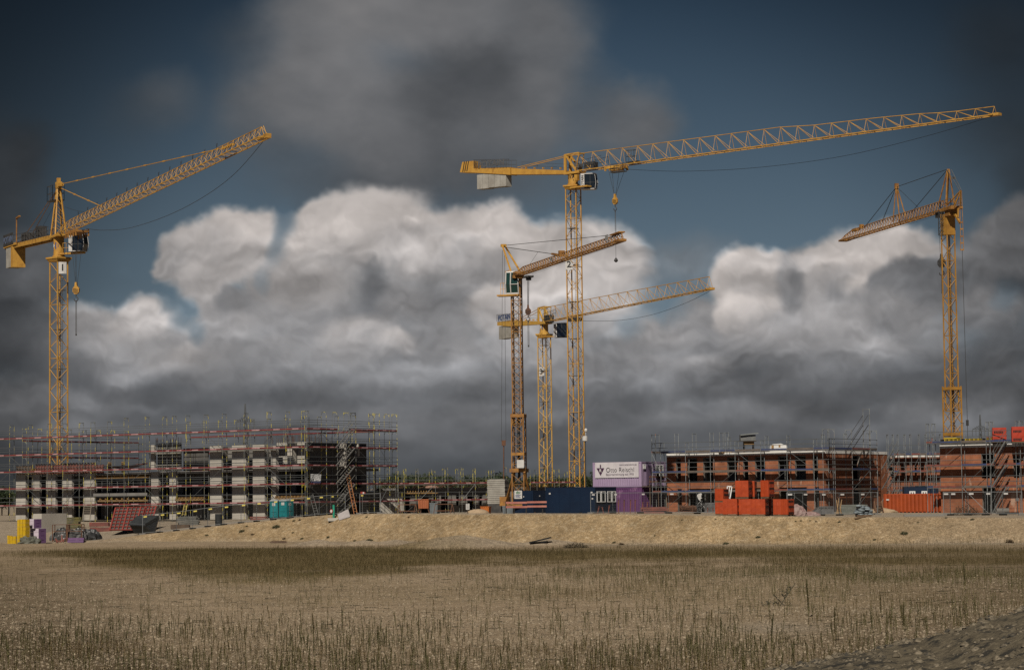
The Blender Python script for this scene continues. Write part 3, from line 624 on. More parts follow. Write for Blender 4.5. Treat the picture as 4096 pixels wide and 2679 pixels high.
def finish_flat(T, c, zj, zh, L, zc, dz, m, ctw_h, sign_mirror, sgn_txt):
    for l in (-.4, .4):
        t = MB(); t.tube(c.at(-.9, l, zh-.1), c.at(-L*.5, l, zc+.8+dz*.5), .05, 5); obj('tie_bar', t, m, T)
    # counterweight slabs side by side
    n = 5; s0, s1 = .60*L, .88*L
    for i in range(n):
        a = s0+(s1-s0)*i/n; b = MB(); hh = ctw_h*(1-.012*((i*7) % 3)); b.box(c.at(-a-(s1-s0)/n*.96, -.6, zc-.06-hh+dz*.75), c.ed*((s1-s0)/n*.96), c.el*1.2, Z*hh); obj('counterweight', b, CON, T)
    # rail and letter frame over the counter jib
    r = rail_mb([c.at(-L*.56, .78, zc+.75+dz*.55), c.at(-L*.90, .78, zc+.62+dz*.9)], 1.15, .03, .55); r.add(rail_mb([c.at(-L*.56, -.78, zc+.75+dz*.55), c.at(-L*.90, -.78, zc+.62+dz*.9)], 1.15, .03, .9))
    for k in np.linspace(.1, 1.05, 7): r.tube(c.at(-L*.56, .78, zc+.75+dz*.55+k), c.at(-L*.90, .78, zc+.62+dz*.9+k), .018, 3)
    fr = obj('railing', r, DKS, T)
    text('lettering', sgn_txt, 1.15, GRS if sign_mirror else NAVYL, fr, c.at(-L*.73, .83, zc+1.25+dz*.73), c.ed, Z, .01, .03, sx=1.15)
    w2 = rail_mb([c.at(-L*.5, -.6, zc+.75+dz*.5), c.at(-1.2, -.6, zj+.3)], .9, .02, 2.4); obj('handrail', w2, DKS, T)
def crane_main():
    c = setup(2304.5, 1600, 320, 'L', 2225, 118, 279); zt = c.Q('K', 1050, 345).z; tip = c.Q('L', 2205, 120); ce = c.Q('K', 150, 185)
    mw = 1.5
    T, zj, zh, L, zc, dz, dj, p0 = flat_top('largest flat-top tower crane, numeral 2 plate on its mast', c, R(-27), mw, zt, YEL, YEL, None, tip, ce,
        [(0, 2.35), (.3, 2.2), (.52, 2.1), (.60, 1.75), (.74, 1.6), (.84, 1.35), (.9, 1.05), (1, 1.0)], 25, 1.3, None, WHT, '2', 0, 0, 0, None, None, np.arange(c.zb+3, zt-1, 4.9))
    finish_flat(T, c, zj, zh, L, zc, dz, YEL, 2.0, True, 'POTAIN')
    tl = MB(); tl.hexa([c.at(-L*.9, -.72, zc+dz*.9), c.at(-L*1.04, -.72, zc+.1+dz), c.at(-L*1.04, .72, zc+.1+dz), c.at(-L*.9, .72, zc+dz*.9), c.at(-L*.9, -.72, zc+1.65+dz*.9), c.at(-L*1.015, -.72, zc+1.5+dz), c.at(-L*1.015, .72, zc+1.5+dz), c.at(-L*.9, .72, zc+1.65+dz*.9)])
    to = obj('tail_panel', tl, YEL, T); st = MB()
    for k in (.955, .975, .995): st.quad(c.at(-L*(k+.02), .735, zc+.1+dz), c.at(-L*(k+.012), .735, zc+.1+dz), c.at(-L*(k-.006), .735, zc+1.5+dz), c.at(-L*(k+.002), .735, zc+1.5+dz))
    obj('warning_stripes', st, BLK, to)
    tur = [o for o in T.children if o.name.startswith('turret')][0]; ang = math.atan2(-c.xy.y, -c.xy.x)
    wrap_text('lettering', 'POTAIN', .62, BLK, tur, c.xy, .66, ang-.35, zt+1.62, .02); wrap_text('lettering', 'C', .2, BLK, tur, c.xy, .66, ang+.05, zt+1.18)
    # winch drum inside the jib root
    d = MB(); q = c.Q('K', 1113, 142); d.tube(q-c.el*.45, q+c.el*.45, .42, 18, cap=True); d.tube(q+c.el*.45, q+c.el*.5, .5, 18, cap=True); obj('winch_drum', d, GRS, T)
    k = rail_mb([c.at(1.2, .8, zj+.1), c.at(5.4, .8, zj+.5)], 1.1, .025, 1.0); k.add(rail_mb([c.at(1.2, -.8, zj+.1), c.at(5.4, -.8, zj+.5)], 1.1, .025, 1.0)); k.cbox(c.at(3.1, 0, zj+.1), c.ed, c.el, 1.6, 1.0, .9); obj('machinery_deck', k, DKS, T)
    cc = PC('K', 1207, 343, 318.4); f = Vector((.97, -.25, 0)).normalized(); g = Vector((-.25, -.97, 0)).normalized()
    cab(T, cc, f, g, 2.05, 1.35, 2.1, WHT, ('POTAIN', 'turn')); ar = MB(); ar.box(c.at(.4, .1, zt+.02), c.ed*2.9, c.el*1.1, Z*.18); ar.cbox(c.at(1.3, .8, zt+1.0), c.ed, c.el, .5, .5, .8); obj('cab_bracket', ar, YEL, T)
    plate(T, c.Q('K', 1042, 997)+Vector((-.2, -.95, 0)), (.98, -.15, 0), '2', 1.0, 1.4)
    # trolley, ropes, hook
    q = c.Q('K', 1440, 170); s = c.sof(q); jz = p0.z+(tip.z-p0.z)*(s-.9)/(c.sof(tip)-.9)
    t = MB(); t.box(c.at(s-1.3, -.75, jz-.32), c.ed*2.6, c.el*.18, Z*.34); t.box(c.at(s-1.3, .57, jz-.32), c.ed*2.6, c.el*.18, Z*.34); t.box(c.at(s-.8, -.6, jz-.55), c.ed*1.6, c.el*1.2, Z*.2)
    for a in (-1.25, 1.25):
        for l in (-.75, .75): t.cbox(c.at(s+a, l, jz-.6), c.ed, c.el, .2, .2, .5)
    tr = obj('trolley', t, YEL, T); bk = rail_mb([c.at(s+.3, .9, jz-.95), c.at(s+2.3, .9, jz-.95), c.at(s+2.3, 1.6, jz-.95), c.at(s+.3, 1.6, jz-.95)], 1.0, .03, .9, True); bk.box(c.at(s+.2, .85, jz-1.05), c.ed*2.2, c.el*.8, Z*.1); obj('service_basket', bk, DKS, tr)
    hb = c.Q('K', 1428, 388); rp = MB()
    for a, l in ((-1.1, -.5), (1.0, -.5), (-.9, .5), (.9, .5)): rp.tube(c.at(s+a, l, jz-.5), hb+c.ed*a*.12+Z*-.05, .025, 3)
    obj('hoist_rope', rp, ROPE, T); zs = c.Q('K', 1430, 735).z; hook_block(T, hb+Z*.1, c.ed, .95, YEL, strap=zs)
    x = MB(); x.tube(Vector((hb.x, hb.y, zs)), Vector((hb.x, hb.y, zs-3.0)), .03, 4); x.lathe(Vector((hb.x, hb.y, zs-3.5)), [(.05, .5), (.2, .3), (.28, .1), (.12, -.1)], 8); obj('hook_ball', x, DKS, T)
    cg = rail_mb([c.Q('K', 1535, 112)+c.el*.3, c.Q('K', 1605, 104)+c.el*.3, c.Q('K', 1605, 104)-c.el*.3, c.Q('K', 1535, 112)-c.el*.3], 1.6, .03, .5, True); cg.box(c.Q('K', 1535, 114)-c.el*.35, c.ed*1.9, c.el*.7, Z*.12); obj('service_cage', cg, DKS, T)
    obj('trolley_cable', rope_sag([c.Q('K', 1500, 158), c.Q('L', 60, 446), c.Q('L', 360, 455), c.Q('L', 800, 432), c.Q('L', 1300, 365), c.Q('L', 1800, 245), c.Q('L', 2190, 128)], .03), ROPE, T)
crane_main()
def crane_three():
    c = setup(2180, 1600, 380, 'N', 2250, 612, 331); zt = c.Q('N', 662, 1068).z; tip = c.Q('N', 2235, 612); ce = c.Q('N', 205, 945)
    T, zj, zh, L, zc, dz, dj, p0 = flat_top('flat-top tower crane with numeral 3 plate, behind the numeral 2 crane', c, R(-31), 1.48, zt, YEL2, YEL, None, tip, ce,
        [(0, 2.3), (.5, 2.1), (1, 1.75)], 17, 1.3, None, BLK, '3', 0, 0, 0, None, None, np.arange(c.zb+2, zt-1, 4.9))
    finish_flat(T, c, zj, zh, L, zc, dz, YEL, 2.1, False, 'POTAIN')
    tur = [o for o in T.children if o.name.startswith('turret')][0]; ang = math.atan2(-c.xy.y, -c.xy.x)
    logo_on(tur, c.xy, .66, ang-.55, zt+1.5)
    k = MB(); q = c.Q('N', 705, 895); k.cbox(q-Z*.6, c.ed, c.el, 1.5, 1.0, 1.2); k.add(rail_mb([c.at(1.2, .8, zj+.1), c.at(6, .8, zj+.5)], 1.1, .03, 1.0)); obj('machinery_deck', k, DKS, T)
    cc = PC('N', 822, 1070, 378.4); f = Vector((.97, -.25, 0)).normalized(); g = Vector((-.25, -.97, 0)).normalized()
    cab(T, cc, f, g, 2.1, 1.4, 2.25, BLK, None)
    b = MB(); b.box(cc-f*1.05+g*.705+Z*.03, f*.5, g*.02, Z*2.15); pn = obj('name_panel', b, WHT, T)
    for i, ch in enumerate('MOSER'): text('lettering', ch, .5, BLK, pn, cc-f*.8+g*.735+Z*(1.93-i*.43), f, Z, bold=.015)
    ar = MB(); ar.box(c.at(.4, .1, zt-.2), c.ed*3.4, c.el*1.2, Z*.16); ar.add(rail_mb([c.at(.9, 1.2, zt), c.at(2, 1.2, zt)], 1.1, .03, .6)); obj('cab_bracket', ar, YEL, T)
    plate(T, c.Q('N', 641, 1398)+Vector((-.2, -.95, 0)), (.98, -.15, 0), '3', .95, 1.4)
    obj('trolley_cable', rope_sag([c.Q('N', 960, 900), c.Q('N', 1100, 914), c.Q('N', 1400, 905), c.Q('N', 1700, 850), c.Q('N', 2000, 745), c.Q('N', 2235, 630)], .03), ROPE, T)
    q = c.Q('N', 955, 885); t = MB(); t.cbox(q-Z*.5, c.ed, c.el, 2.2, 1.5, .5); t.add(rail_mb([q+c.ed*1.3+c.el*.8-Z*.9, q+c.ed*2.6+c.el*.8-Z*.9], 1.0, .03, .6)); obj('trolley', t, DKS, T)
def logo_on(parent, axis, r, ang, z):
    off = rootloc(parent)
    for nm, m, pts, dr in (('logo', NAVYL, [(-.45, .5), (.1, .5), (.45, .2), (.45, -.1), (.1, -.4), (-.45, -.62)], .02), ('logo', WHT, [(-.34, .32), (-.02, .05), (-.34, -.2)], .035)):
        b = MB(); P = []
        for x, y in pts:
            a = ang+x/r; P.append((axis[0]+math.cos(a)*(r+dr), axis[1]+math.sin(a)*(r+dr), z+y))
        cpt = tuple(np.mean(np.array(P), 0)); cv = Vector(cpt)-Vector((axis[0], axis[1], cpt[2])); cv = cv.normalized()*(r+dr); cpt = (axis[0]+cv.x, axis[1]+cv.y, cpt[2])
        for i in range(len(P)): b.poly([cpt, P[i], P[(i+1) % len(P)]])
        obj(nm, b, m, parent)
crane_three()
def crane_one():
    c = setup(235, 1600, 300, 'J', 2200, 190, 241); zt = c.Q('J', 488, 1238).z; m = YEL; mw = 1.55; e1, e2 = rot2(R(-42))
    T = thing('tower_crane', 'saddle-jib tower crane with numeral 1 plate, peaked head and tie bars', 'tower crane', (c.xy.x, c.xy.y, c.zb))
    obj('mast', mast_mb(c.xy, e1, e2, mw, c.zb, zt, mw*.86, .066, .034, 'zig', 5), m, T); obj('ladder', ladder_mb(c.xy+e1*.3+e2*.2, e1, c.zb, zt, .42), DKS, T)
    for z in np.arange(c.zb+4, zt, 4.9): b = MB(); b.cbox(Vector((c.xy.x, c.xy.y, z)), e1, e2, mw*.82, mw*.8, .06); obj('platform', b, GRS, T)
    tu = slew(T, c.xy, zt, m, e1, e2, mw+.3, .66, 2.3, .8); ang = math.atan2(-c.xy.y, -c.xy.x); logo_on(tu, c.xy, .66, ang-.75, zt+1.95)
    zj = c.Q('J', 500, 1012).z; b = MB(); b.box(c.at(-1.3, -.8, zj-.3), c.ed*3.4, c.el*1.6, Z*.3); obj('slewing_platform', b, m, T)
    ap = c.Q('J', 513, 585); za = ap.z; hd = MB(); A = c.at(-.1, 0, za)
    for s in (-1.0, .8):
        for l in (-.7, .7): hd.beam(c.at(s, l, zj), c.at(-.1+s*.12, l*.2, za-.2), .16, .16)
    for k in range(7):
        t0, t1 = k/7, (k+1)/7
        for l in (-1, 1):
            f = lambda s, t: c.at(s+(-.1+s*.12-s)*t, l*(.7-.56*t), zj+(za-zj)*t); hd.tube(f(-1.0, t0), f(.8, t1), .04, 4); hd.tube(f(.8, t0), f(-1.0, t0), .04, 4)
        g_ = lambda s, l, t: c.at(s+(-.1+s*.12-s)*t, l*(.7-.56*t), zj+(za-zj)*t)
        for s in (-1.0, .8): hd.tube(g_(s, -1, t0), g_(s, 1, t1), .035, 4)
    hd.cbox(A-Z*.5, c.ed, c.el, .9, .6, .8); hd.cbox(A+c.ed*.8-Z*.35, c.ed, c.el, 1.0, .5, .4); hd.cbox(A+Z*.3, c.ed, c.el, .4, .4, .5); obj('tower_head', hd, m, T)
    pf = MB(); q = A-c.ed*1.2-Z*2.0; pf.cbox(q, c.ed, c.el, 2.2, 1.5, .12); pf.add(rail_mb([q+c.ed*a*1.1+c.el*b*.75 for a, b in ((-1, -1), (1, -1), (1, 1), (-1, 1))], 1.9, .035, 1.1, True)); obj('head_platform', pf, DKS, T)
    # jib
    p0 = c.at(1.0, 0, zj+.05); p1 = c.Q('J', 2190, 205); obj('jib', jib_mb(p0, p1, c.el, [(0, .9), (.05, 1.25), (1, 1.2)], 1.25, 44, 'W', .05, .027), m, T)
    dj = (p1-p0).normalized(); tp = MB(); tp.box(p1-c.el*.3-dj*1.3-Z*.1, dj*2.0, c.el*.6, Z*.25); tp.tube(p1+dj*.7, p1+Z*1.2-dj*.3, .04, 4); tp.cbox(p1+dj*.8-Z*.25, dj, c.el, .5, .6, .45); obj('jib_tip', tp, m, T)
    hk = MB()
    for t in np.linspace(.1, .8, 14):
        for s in (-.15, .15): hk.tube(p0+(p1-p0)*t+Z*1.2, p0+(p1-p0)*(t+.002)+Z*1.75+dj*s, .025, 3)
    obj('rail_hook', hk, DKS, T)
    def chain(a, b, seg, nm='tie_bar'):
        t = MB(); t.tube(a, b, .05, 5)
        for i in range(1, seg): q = a+(b-a)*i/seg; d = (b-a).normalized(); t.beam(q-d*.35, q+d*.35, .16, .14)
        obj(nm, t, m, T)
    j1 = c.Q('J', 1860, 292); j2 = c.Q('J', 850, 782); chain(A+c.ed*1.2-Z*.1, j1, 9); chain(A+c.ed*1.0-Z*.6, j2, 3); b = MB(); b.beam(j1-dj*.6, j1+dj*2.4-Z*.05, .3, .22); obj('tie_anchor', b, m, T)
    # counter jib
    ce = c.Q('J', 85, 1112); L = -c.sof(ce); dzc = ce.z-zj; cj = MB()
    for l in (-.65, .65): cj.beam(c.at(-.8, l, zj-.2), c.at(-L, l, zj-.2+dzc), .16, .5)
    for i in range(12): s = .8+(L-.8)*i/12; s2 = .8+(L-.8)*(i+1)/12; cj.tube(c.at(-s, -.65 if i % 2 else .65, zj-.25+dzc*s/L), c.at(-s2, .65 if i % 2 else -.65, zj-.25+dzc*s2/L), .06, 4)
    cj.box(c.at(-L, -.7, zj+.02+dzc), c.ed*(L-1.2)-Z*dzc*.93, c.el*1.4, Z*.06); cj.box(c.at(-L-.1, -.9, zj-.25+dzc), c.ed*5.5, c.el*1.8, Z*.3); obj('counter_jib', cj, m, T)
    for l in (-.5, .5): t = MB(); t.tube(A-Z*.4, c.at(-L*.72, l, zj+.1+dzc*.7), .045, 5); obj('tie_bar', t, YEL3, T)
    t = MB(); t.tube(A-Z*1.6, c.at(-L*.4, 0, zj+1.0), .02, 3); obj('guy_rope', t, ROPE, T)
    r = MB()
    for l in (-.85, .85): r.add(rail_mb([c.at(-L, l, zj+.05+dzc), c.at(-1.6, l, zj+.05)], 1.15, .03, 1.1))
    r.cbox(c.at(-L*.62, 0, zj+.1+dzc*.6), c.ed, c.el, 2.2, 1.2, 1.1); r.cbox(c.at(-L*.32, .2, zj+.1+dzc*.3), c.ed, c.el, 1.6, 1.0, 1.5); obj('railing', r, DKS, T)
    sg = MB(); sg.box(c.at(-L, .93, zj-.05+dzc), c.ed*4.4, c.el*.03, Z*1.5)
    s_ = obj('sign_board', sg, DKS, T); text('lettering', 'POTAIN', 1.15, mat('faded_letters', (.10, .13, .2), .6), s_, c.at(-L+2.2, .97, zj+.62+dzc), c.ed, Z, .01, .03, 1.0)
    lp = MB(); q = c.at(-L*.72, .9, zj+dzc*.7); lp.tube(q, q+Z*3.3, .09, 6); lp.beam(q+Z*3.3, q+Z*3.45+c.ed*1.3, .25, .18); obj('floodlight_mast', lp, YEL3, T)
    cw = MB(); q = c.at(-L+1.9, 0, zj-.35+dzc)
    for i in range(3): cw.box(q-c.ed*1.1+c.ed*i*.75-c.el*.8-Z*2.6, c.ed*.7, c.el*1.6, Z*2.6)
    obj('counterweight', cw, CON, T); cf = MB(); cf.box(q+c.ed*1.15-c.el*.85-Z*2.7, c.ed*.9, c.el*1.7, Z*2.75); obj('counterweight_frame', cf, YEL, T)
    # cab on the viewer's side
    cc = PC('J', 651, 1152, 298.4); f = Vector((.96, -.28, 0)).normalized(); g = Vector((-.28, -.96, 0)).normalized(); cab(T, Vector((cc.x, cc.y, cc.z)), f, g, 2.05, 1.4, 2.15, WHT)
    ar = MB(); ar.beam(c.at(.2, .3, cc.z-.15), Vector((cc.x, cc.y, cc.z-.15))+f*.8, .5, .22); ar.add(rail_mb([Vector((cc.x, cc.y, cc.z-.1))-f*1.9+g*.5, Vector((cc.x, cc.y, cc.z-.1))-f*1.0+g*.5], 1.2, .03, .5)); obj('cab_bracket', ar, YEL, T)
    plate(T, c.Q('J', 520, 1292)+Vector((.15, -1.0, 0)), (.97, .2, 0), '1', .95, 1.45)
    q = c.Q('J', 632, 985)+c.el*.0; s = c.sof(q); tr = MB(); tr.box(c.at(s-1.8, -.8, q.z-.3), c.ed*4.2, c.el*1.6, Z*.25)
    for a in np.linspace(-1.6, 2.2, 5): tr.cbox(c.at(s+a, .8, q.z-.75), c.ed, c.el, .15, .15, .9); tr.cbox(c.at(s+a, -.8, q.z-.75), c.ed, c.el, .15, .15, .9)
    obj('trolley', tr, YEL3, T); hb = c.Q('J', 630, 1412); rp = MB()
    for a, l in ((-1, -.5), (1.2, -.5), (-.6, .5), (.7, .5)): rp.tube(c.at(s+a, l, q.z-.4), hb+c.ed*a*.35+Z*-.2, .022, 3)
    obj('hoist_rope', rp, ROPE, T); hook_block(T, hb+Z*.1, (.9, -.2), 1.0, YEL, strap=c.Q('J', 630, 1838).z)
    obj('trolley_cable', rope_sag([c.Q('J', 715, 962), c.Q('J', 860, 975), c.Q('J', 1080, 955), c.Q('J', 1400, 848), c.Q('J', 1700, 690), c.Q('J', 1950, 500), c.Q('J', 2175, 245)], .03), ROPE, T)
    obj('guy_rope', rope_sag([c.Q('J', 535, 782), c.Q('J', 630, 812), c.Q('J', 720, 828)], .02), ROPE, T)
crane_one()
def crane_selfraising():
    c = setup(2070, 1500, 262, 'N', 1395, 125, 227); p = S(2076, 1960, 262); m = YEL3; e1, e2 = rot2(R(-12)); X = c.xy
    zt = c.Q('N', 395, 495).z; zmid = c.Q('C', 1330, 170).z; z0 = gz(X.x, X.y); Tl = thing('self_erecting_crane', 'telescopic self-erecting crane with white cab, slanting head strut and stacked ballast at its foot', 'tower crane', (X.x, X.y, z0))
    obj('mast', mast_mb(X, e1, e2, .98, zmid-1, zt, .85, .055, .028, 'x', 4), m, Tl)
    X2 = X+Vector((.05, 0, 0)); zl = z0+.9
    om = mast_mb(X2, e1, e2, 1.3, zl, zmid+.3, 1.1, .06, .027, 'x', 2); om.cbox(Vector((X2.x, X2.y, zmid-.1)), e1, e2, 1.5, 1.5, .35); om.cbox(Vector((X2.x, X2.y, zmid-4.2)), e1, e2, 1.45, 1.45, .3)
    obj('outer_mast', om, m, Tl); rm = MB(); rm.tube(Vector((X2.x, X2.y, zl)), Vector((X2.x, X2.y, zmid)), .16, 6); obj('telescoping_ram', rm, DKS, Tl)
    tb = MB()
    for s in (-1, 1): tb.tube(X+e2*-.3+e1*.25*s+Z*(zmid), X+e2*-.3+e1*.25*s+Z*zt, .04, 4)
    obj('cable_duct', tb, DKS, Tl)
    q = c.Q('C', 1352, 703); pl = MB(); pl.cbox(Vector((q.x+.02, q.y-.95, q.z)), Vector((1, 0, 0)), Vector((0, 1, 0)), .76, .04, .86); obj('notice_board', pl, WHT, Tl)
    # head
    hz_ = c.Q('N', 400, 480).z; hb = MB(); hb.cbox(Vector((X.x, X.y, hz_-.35)), c.ed, c.el, 2.0, 1.2, .35); hb.box(c.at(-2.2, -.5, hz_+.1), c.ed*3.6, c.el*1.0, Z*.25)
    for a in (-2.0, -1.4, -.8): hb.beam(c.at(a, .5, hz_-.4), c.at(a-.5, .5, hz_+.7), .12, .12); hb.beam(c.at(a, -.5, hz_-.4), c.at(a-.5, -.5, hz_+.7), .12, .12)
    obj('slewing_platform', hb, m, Tl)
    top = c.Q('N', 272, 196); a0 = c.Q('N', 395, 462); st = MB()
    for l in (-.55, .55): st.tube(a0+c.el*l, top+c.el*l*.25, .11, 6)
    st.beam(top-c.el*.3, top+c.el*.3, .3, .3); obj('head_strut', st, YEL, Tl)
    p0 = c.Q('N', 415, 478); p1 = c.Q('N', 1392, 150); obj('jib', jib_mb(p0, p1, c.el, [(0, .5), (.05, .75), (.5, .75), (1, .7)], .85, 40, 'N', .055, .03), m, Tl)
    dj = (p1-p0).normalized(); tp = MB(); tp.box(p1-dj*1.2-c.el*.4-Z*.05, dj*1.6, c.el*.8, Z*.2); tp.box(p1-dj*2.6-c.el*.3+Z*.75, dj*2.9, c.el*.6, Z*.12); tp.beam(p1+dj*.3+Z*.05, p1+dj*.2+Z*.8, .1, .1); obj('jib_tip', tp, m, Tl)
    jw = MB(); q = c.Q('N', 1300, 146); jw.cbox(q+c.el*.5, dj, Z, .9, .03, .5); obj('jib_placard', jw, WHT, Tl)
    jw = MB(); q = c.Q('N', 770, 342); jw.cbox(q+c.el*.5, dj, Z, .9, .03, .3); obj('jib_placard', jw, WHT, Tl)
    t = MB(); t.tube(top, c.Q('N', 1352, 92), .035, 4); obj('pendant_rope', t, ROPE, Tl); t = MB(); t.tube(top+Z*-.15, c.Q('N', 735, 275), .04, 4); t.beam(c.Q('N', 735, 275), c.Q('N', 830, 290), .2, .16); obj('pendant_rope', t, ROPE, Tl)
    t = MB(); t.beam(c.Q('N', 735, 275), c.Q('N', 835, 292), .22, .2); t.cbox(c.Q('N', 825, 300), dj, c.el, .4, .6, .6); obj('pendant_link', t, m, Tl)
    t = MB(); t.tube(c.Q('N', 602, 254), c.Q('N', 515, 385), .015, 3); obj('guy_rope', t, ROPE, Tl)
    # rear ropes down to the foot
    zr = c.Q('C', 1180, 425).z; b = MB(); bx = c.Q('C', 1180, 425); tr = c.Q('N', 272, 240)
    for k in (-1, 1): b.tube(tr+Vector((k*.12, 0, 0)), Vector((bx.x+k*.25, bx.y, zr)), .025, 4)
    obj('rear_rope', b, ROPE, Tl); b = MB(); b.cbox(Vector((bx.x, bx.y, zr-.5)), Vector((1, 0, 0)), Vector((0, 1, 0)), .45, .25, .6); e = c.Q('C', 1180, 1030); b.tube(Vector((bx.x, bx.y, zr-.4)), Vector((e.x, e.y, z0+.9)), .07, 5); obj('rear_tie_rod', b, RUST, Tl)
    # white cab in front of the mast
    q = c.Q('N', 368, 665); cx = Vector((q.x-.05, q.y-1.4, q.z)); rx, fy = Vector((.97, -.24, 0)), Vector((.24, .97, 0)); cb = MB(); W_, D_, H_ = 1.45, 1.3, 2.45
    def ring(x0, x1, y0, y1, z): return [cx+rx*x0*W_-fy*y0+Z*z, cx+rx*x1*W_-fy*y0+Z*z, cx+rx*x1*W_-fy*y1+Z*z, cx+rx*x0*W_-fy*y1+Z*z]
    cb.hexa(ring(-.5, .5, -.9, .3, -.05)+ring(-.5, .5, -.9, .3, .1)); cb.hexa(ring(-.5, .5, -.9, .25, H_-.15)+ring(-.5, .5, -.9, .2, H_)); cb.hexa(ring(-.5, .5, -.9, -.5, .1)+ring(-.5, .5, -.9, -.5, H_-.15))
    for x in (-.5, -.13, .46):
        cb.path([cx+rx*x*W_-fy*.3+Z*.1, cx+rx*x*W_-fy*.5+Z*1.0, cx+rx*x*W_-fy*.25+Z*H_*.97], .06, 5)
    cb.tube(cx-rx*.13*W_-fy*.5+Z*1.0, cx+rx*.5*W_-fy*.5+Z*1.0, .045, 5)
    co = obj('cab', cb, WHT, Tl); gl = MB(); gl.hexa(ring(-.47, .47, -.5, .27, .1)+ring(-.47, .47, -.5, .46, 1.0)); gl.hexa(ring(-.47, .47, -.5, .46, 1.001)+ring(-.47, .47, -.5, .22, H_-.16)); obj('window', gl, mat('green_glass', (.012, .04, .035), .1, spec=.6), co)
    b = rail_mb([cx-rx*1.4-Z*.1, cx-rx*.75-Z*.1], 1.3, .03, .4); b.cbox(cx-rx*.5-Z*.25, rx, fy, 2.4, 1.2, .15); obj('cab_platform', b, YEL, Tl)
    # trolley and hook
    q = c.Q('N', 505, 492); s = c.sof(q); t = MB(); t.box(c.at(s-.5, -.4, q.z-.12), c.ed*1.3, c.el*.8, Z*.18); t.cbox(c.at(s+.2, 0, q.z-.4), c.ed, c.el, .35, .5, .3); obj('trolley', t, DKS, Tl)
    hbp = c.Q('N', 505, 768); rp = MB()
    for a in (-.35, -.1, .15, .4): rp.tube(c.at(s+a, 0, q.z-.3), hbp+c.ed*a*.6, .02, 3)
    obj('hoist_rope', rp, ROPE, Tl); hook_block(Tl, hbp+Z*.1, (1, 0), .75, RUST, strap=c.Q('N', 508, 1150).z)
    t = MB(); t.tube(c.Q('N', 540, 468), c.Q('N', 1320, 200), .015, 3); obj('trolley_cable', t, ROPE, Tl)
    # foot: cross frame, struts, ballast slabs
    ft = MB(); ft.cbox(Vector((X2.x, X2.y, z0+.55)), e1, e2, 2.2, 2.2, .4)
    for a in (45, 135, 225, 315):
        d = rot2(R(a))[0]; ft.beam(X2+Z*(z0+.75), X2+d*2.1+Z*(z0+.7), .24, .3); ft.tube(X2+d*2.0+Z*(z0+.7), X2+d*2.0+Z*(z0+.05), .09, 6); ft.cbox(X2+d*2.0+Z*(z0), e1, e2, .6, .6, .08)
    ft.beam(c.Q('C', 1292, 740), c.Q('C', 1212, 1040), .22, .22); ft.beam(c.Q('C', 1395, 745), Vector((X2.x+1.4, X2.y+.5, z0+.9)), .2, .2); ft.cbox(c.Q('C', 1196, 1095), e1, e2, 1.0, 1.2, 1.0); ft.cbox(Vector((X2.x, X2.y, c.Q('C', 1340, 728).z-.2)), e1, e2, 1.75, 1.75, .4); obj('undercarriage', ft, YEL3, Tl)
    bc = c.Q('C', 1163, 1072)+c.el*.4; zt2 = c.Q('C', 1163, 820).z; n = 13; hh = (zt2-bc.z)/n; ea = Vector((.95, -.3, 0)); eb = Vector((.3, .95, 0))
    for i in range(n):
        b = MB(); dx = random.uniform(-.04, .04); b.cbox(Vector((bc.x+dx, bc.y, bc.z+i*hh)), ea, eb, 2.05, 1.6, hh*.82); b.cbox(Vector((bc.x+dx, bc.y, bc.z+i*hh+hh*.8)), ea, eb, 1.7, 1.3, hh*.2); obj('ballast_slab', b, CON, Tl)
    b = MB(); b.cbox(Vector((bc.x, bc.y, z0+.02)), ea, eb, 2.0, 1.6, bc.z-z0-.03); obj('ballast_frame', b, DKS, Tl)
crane_selfraising()
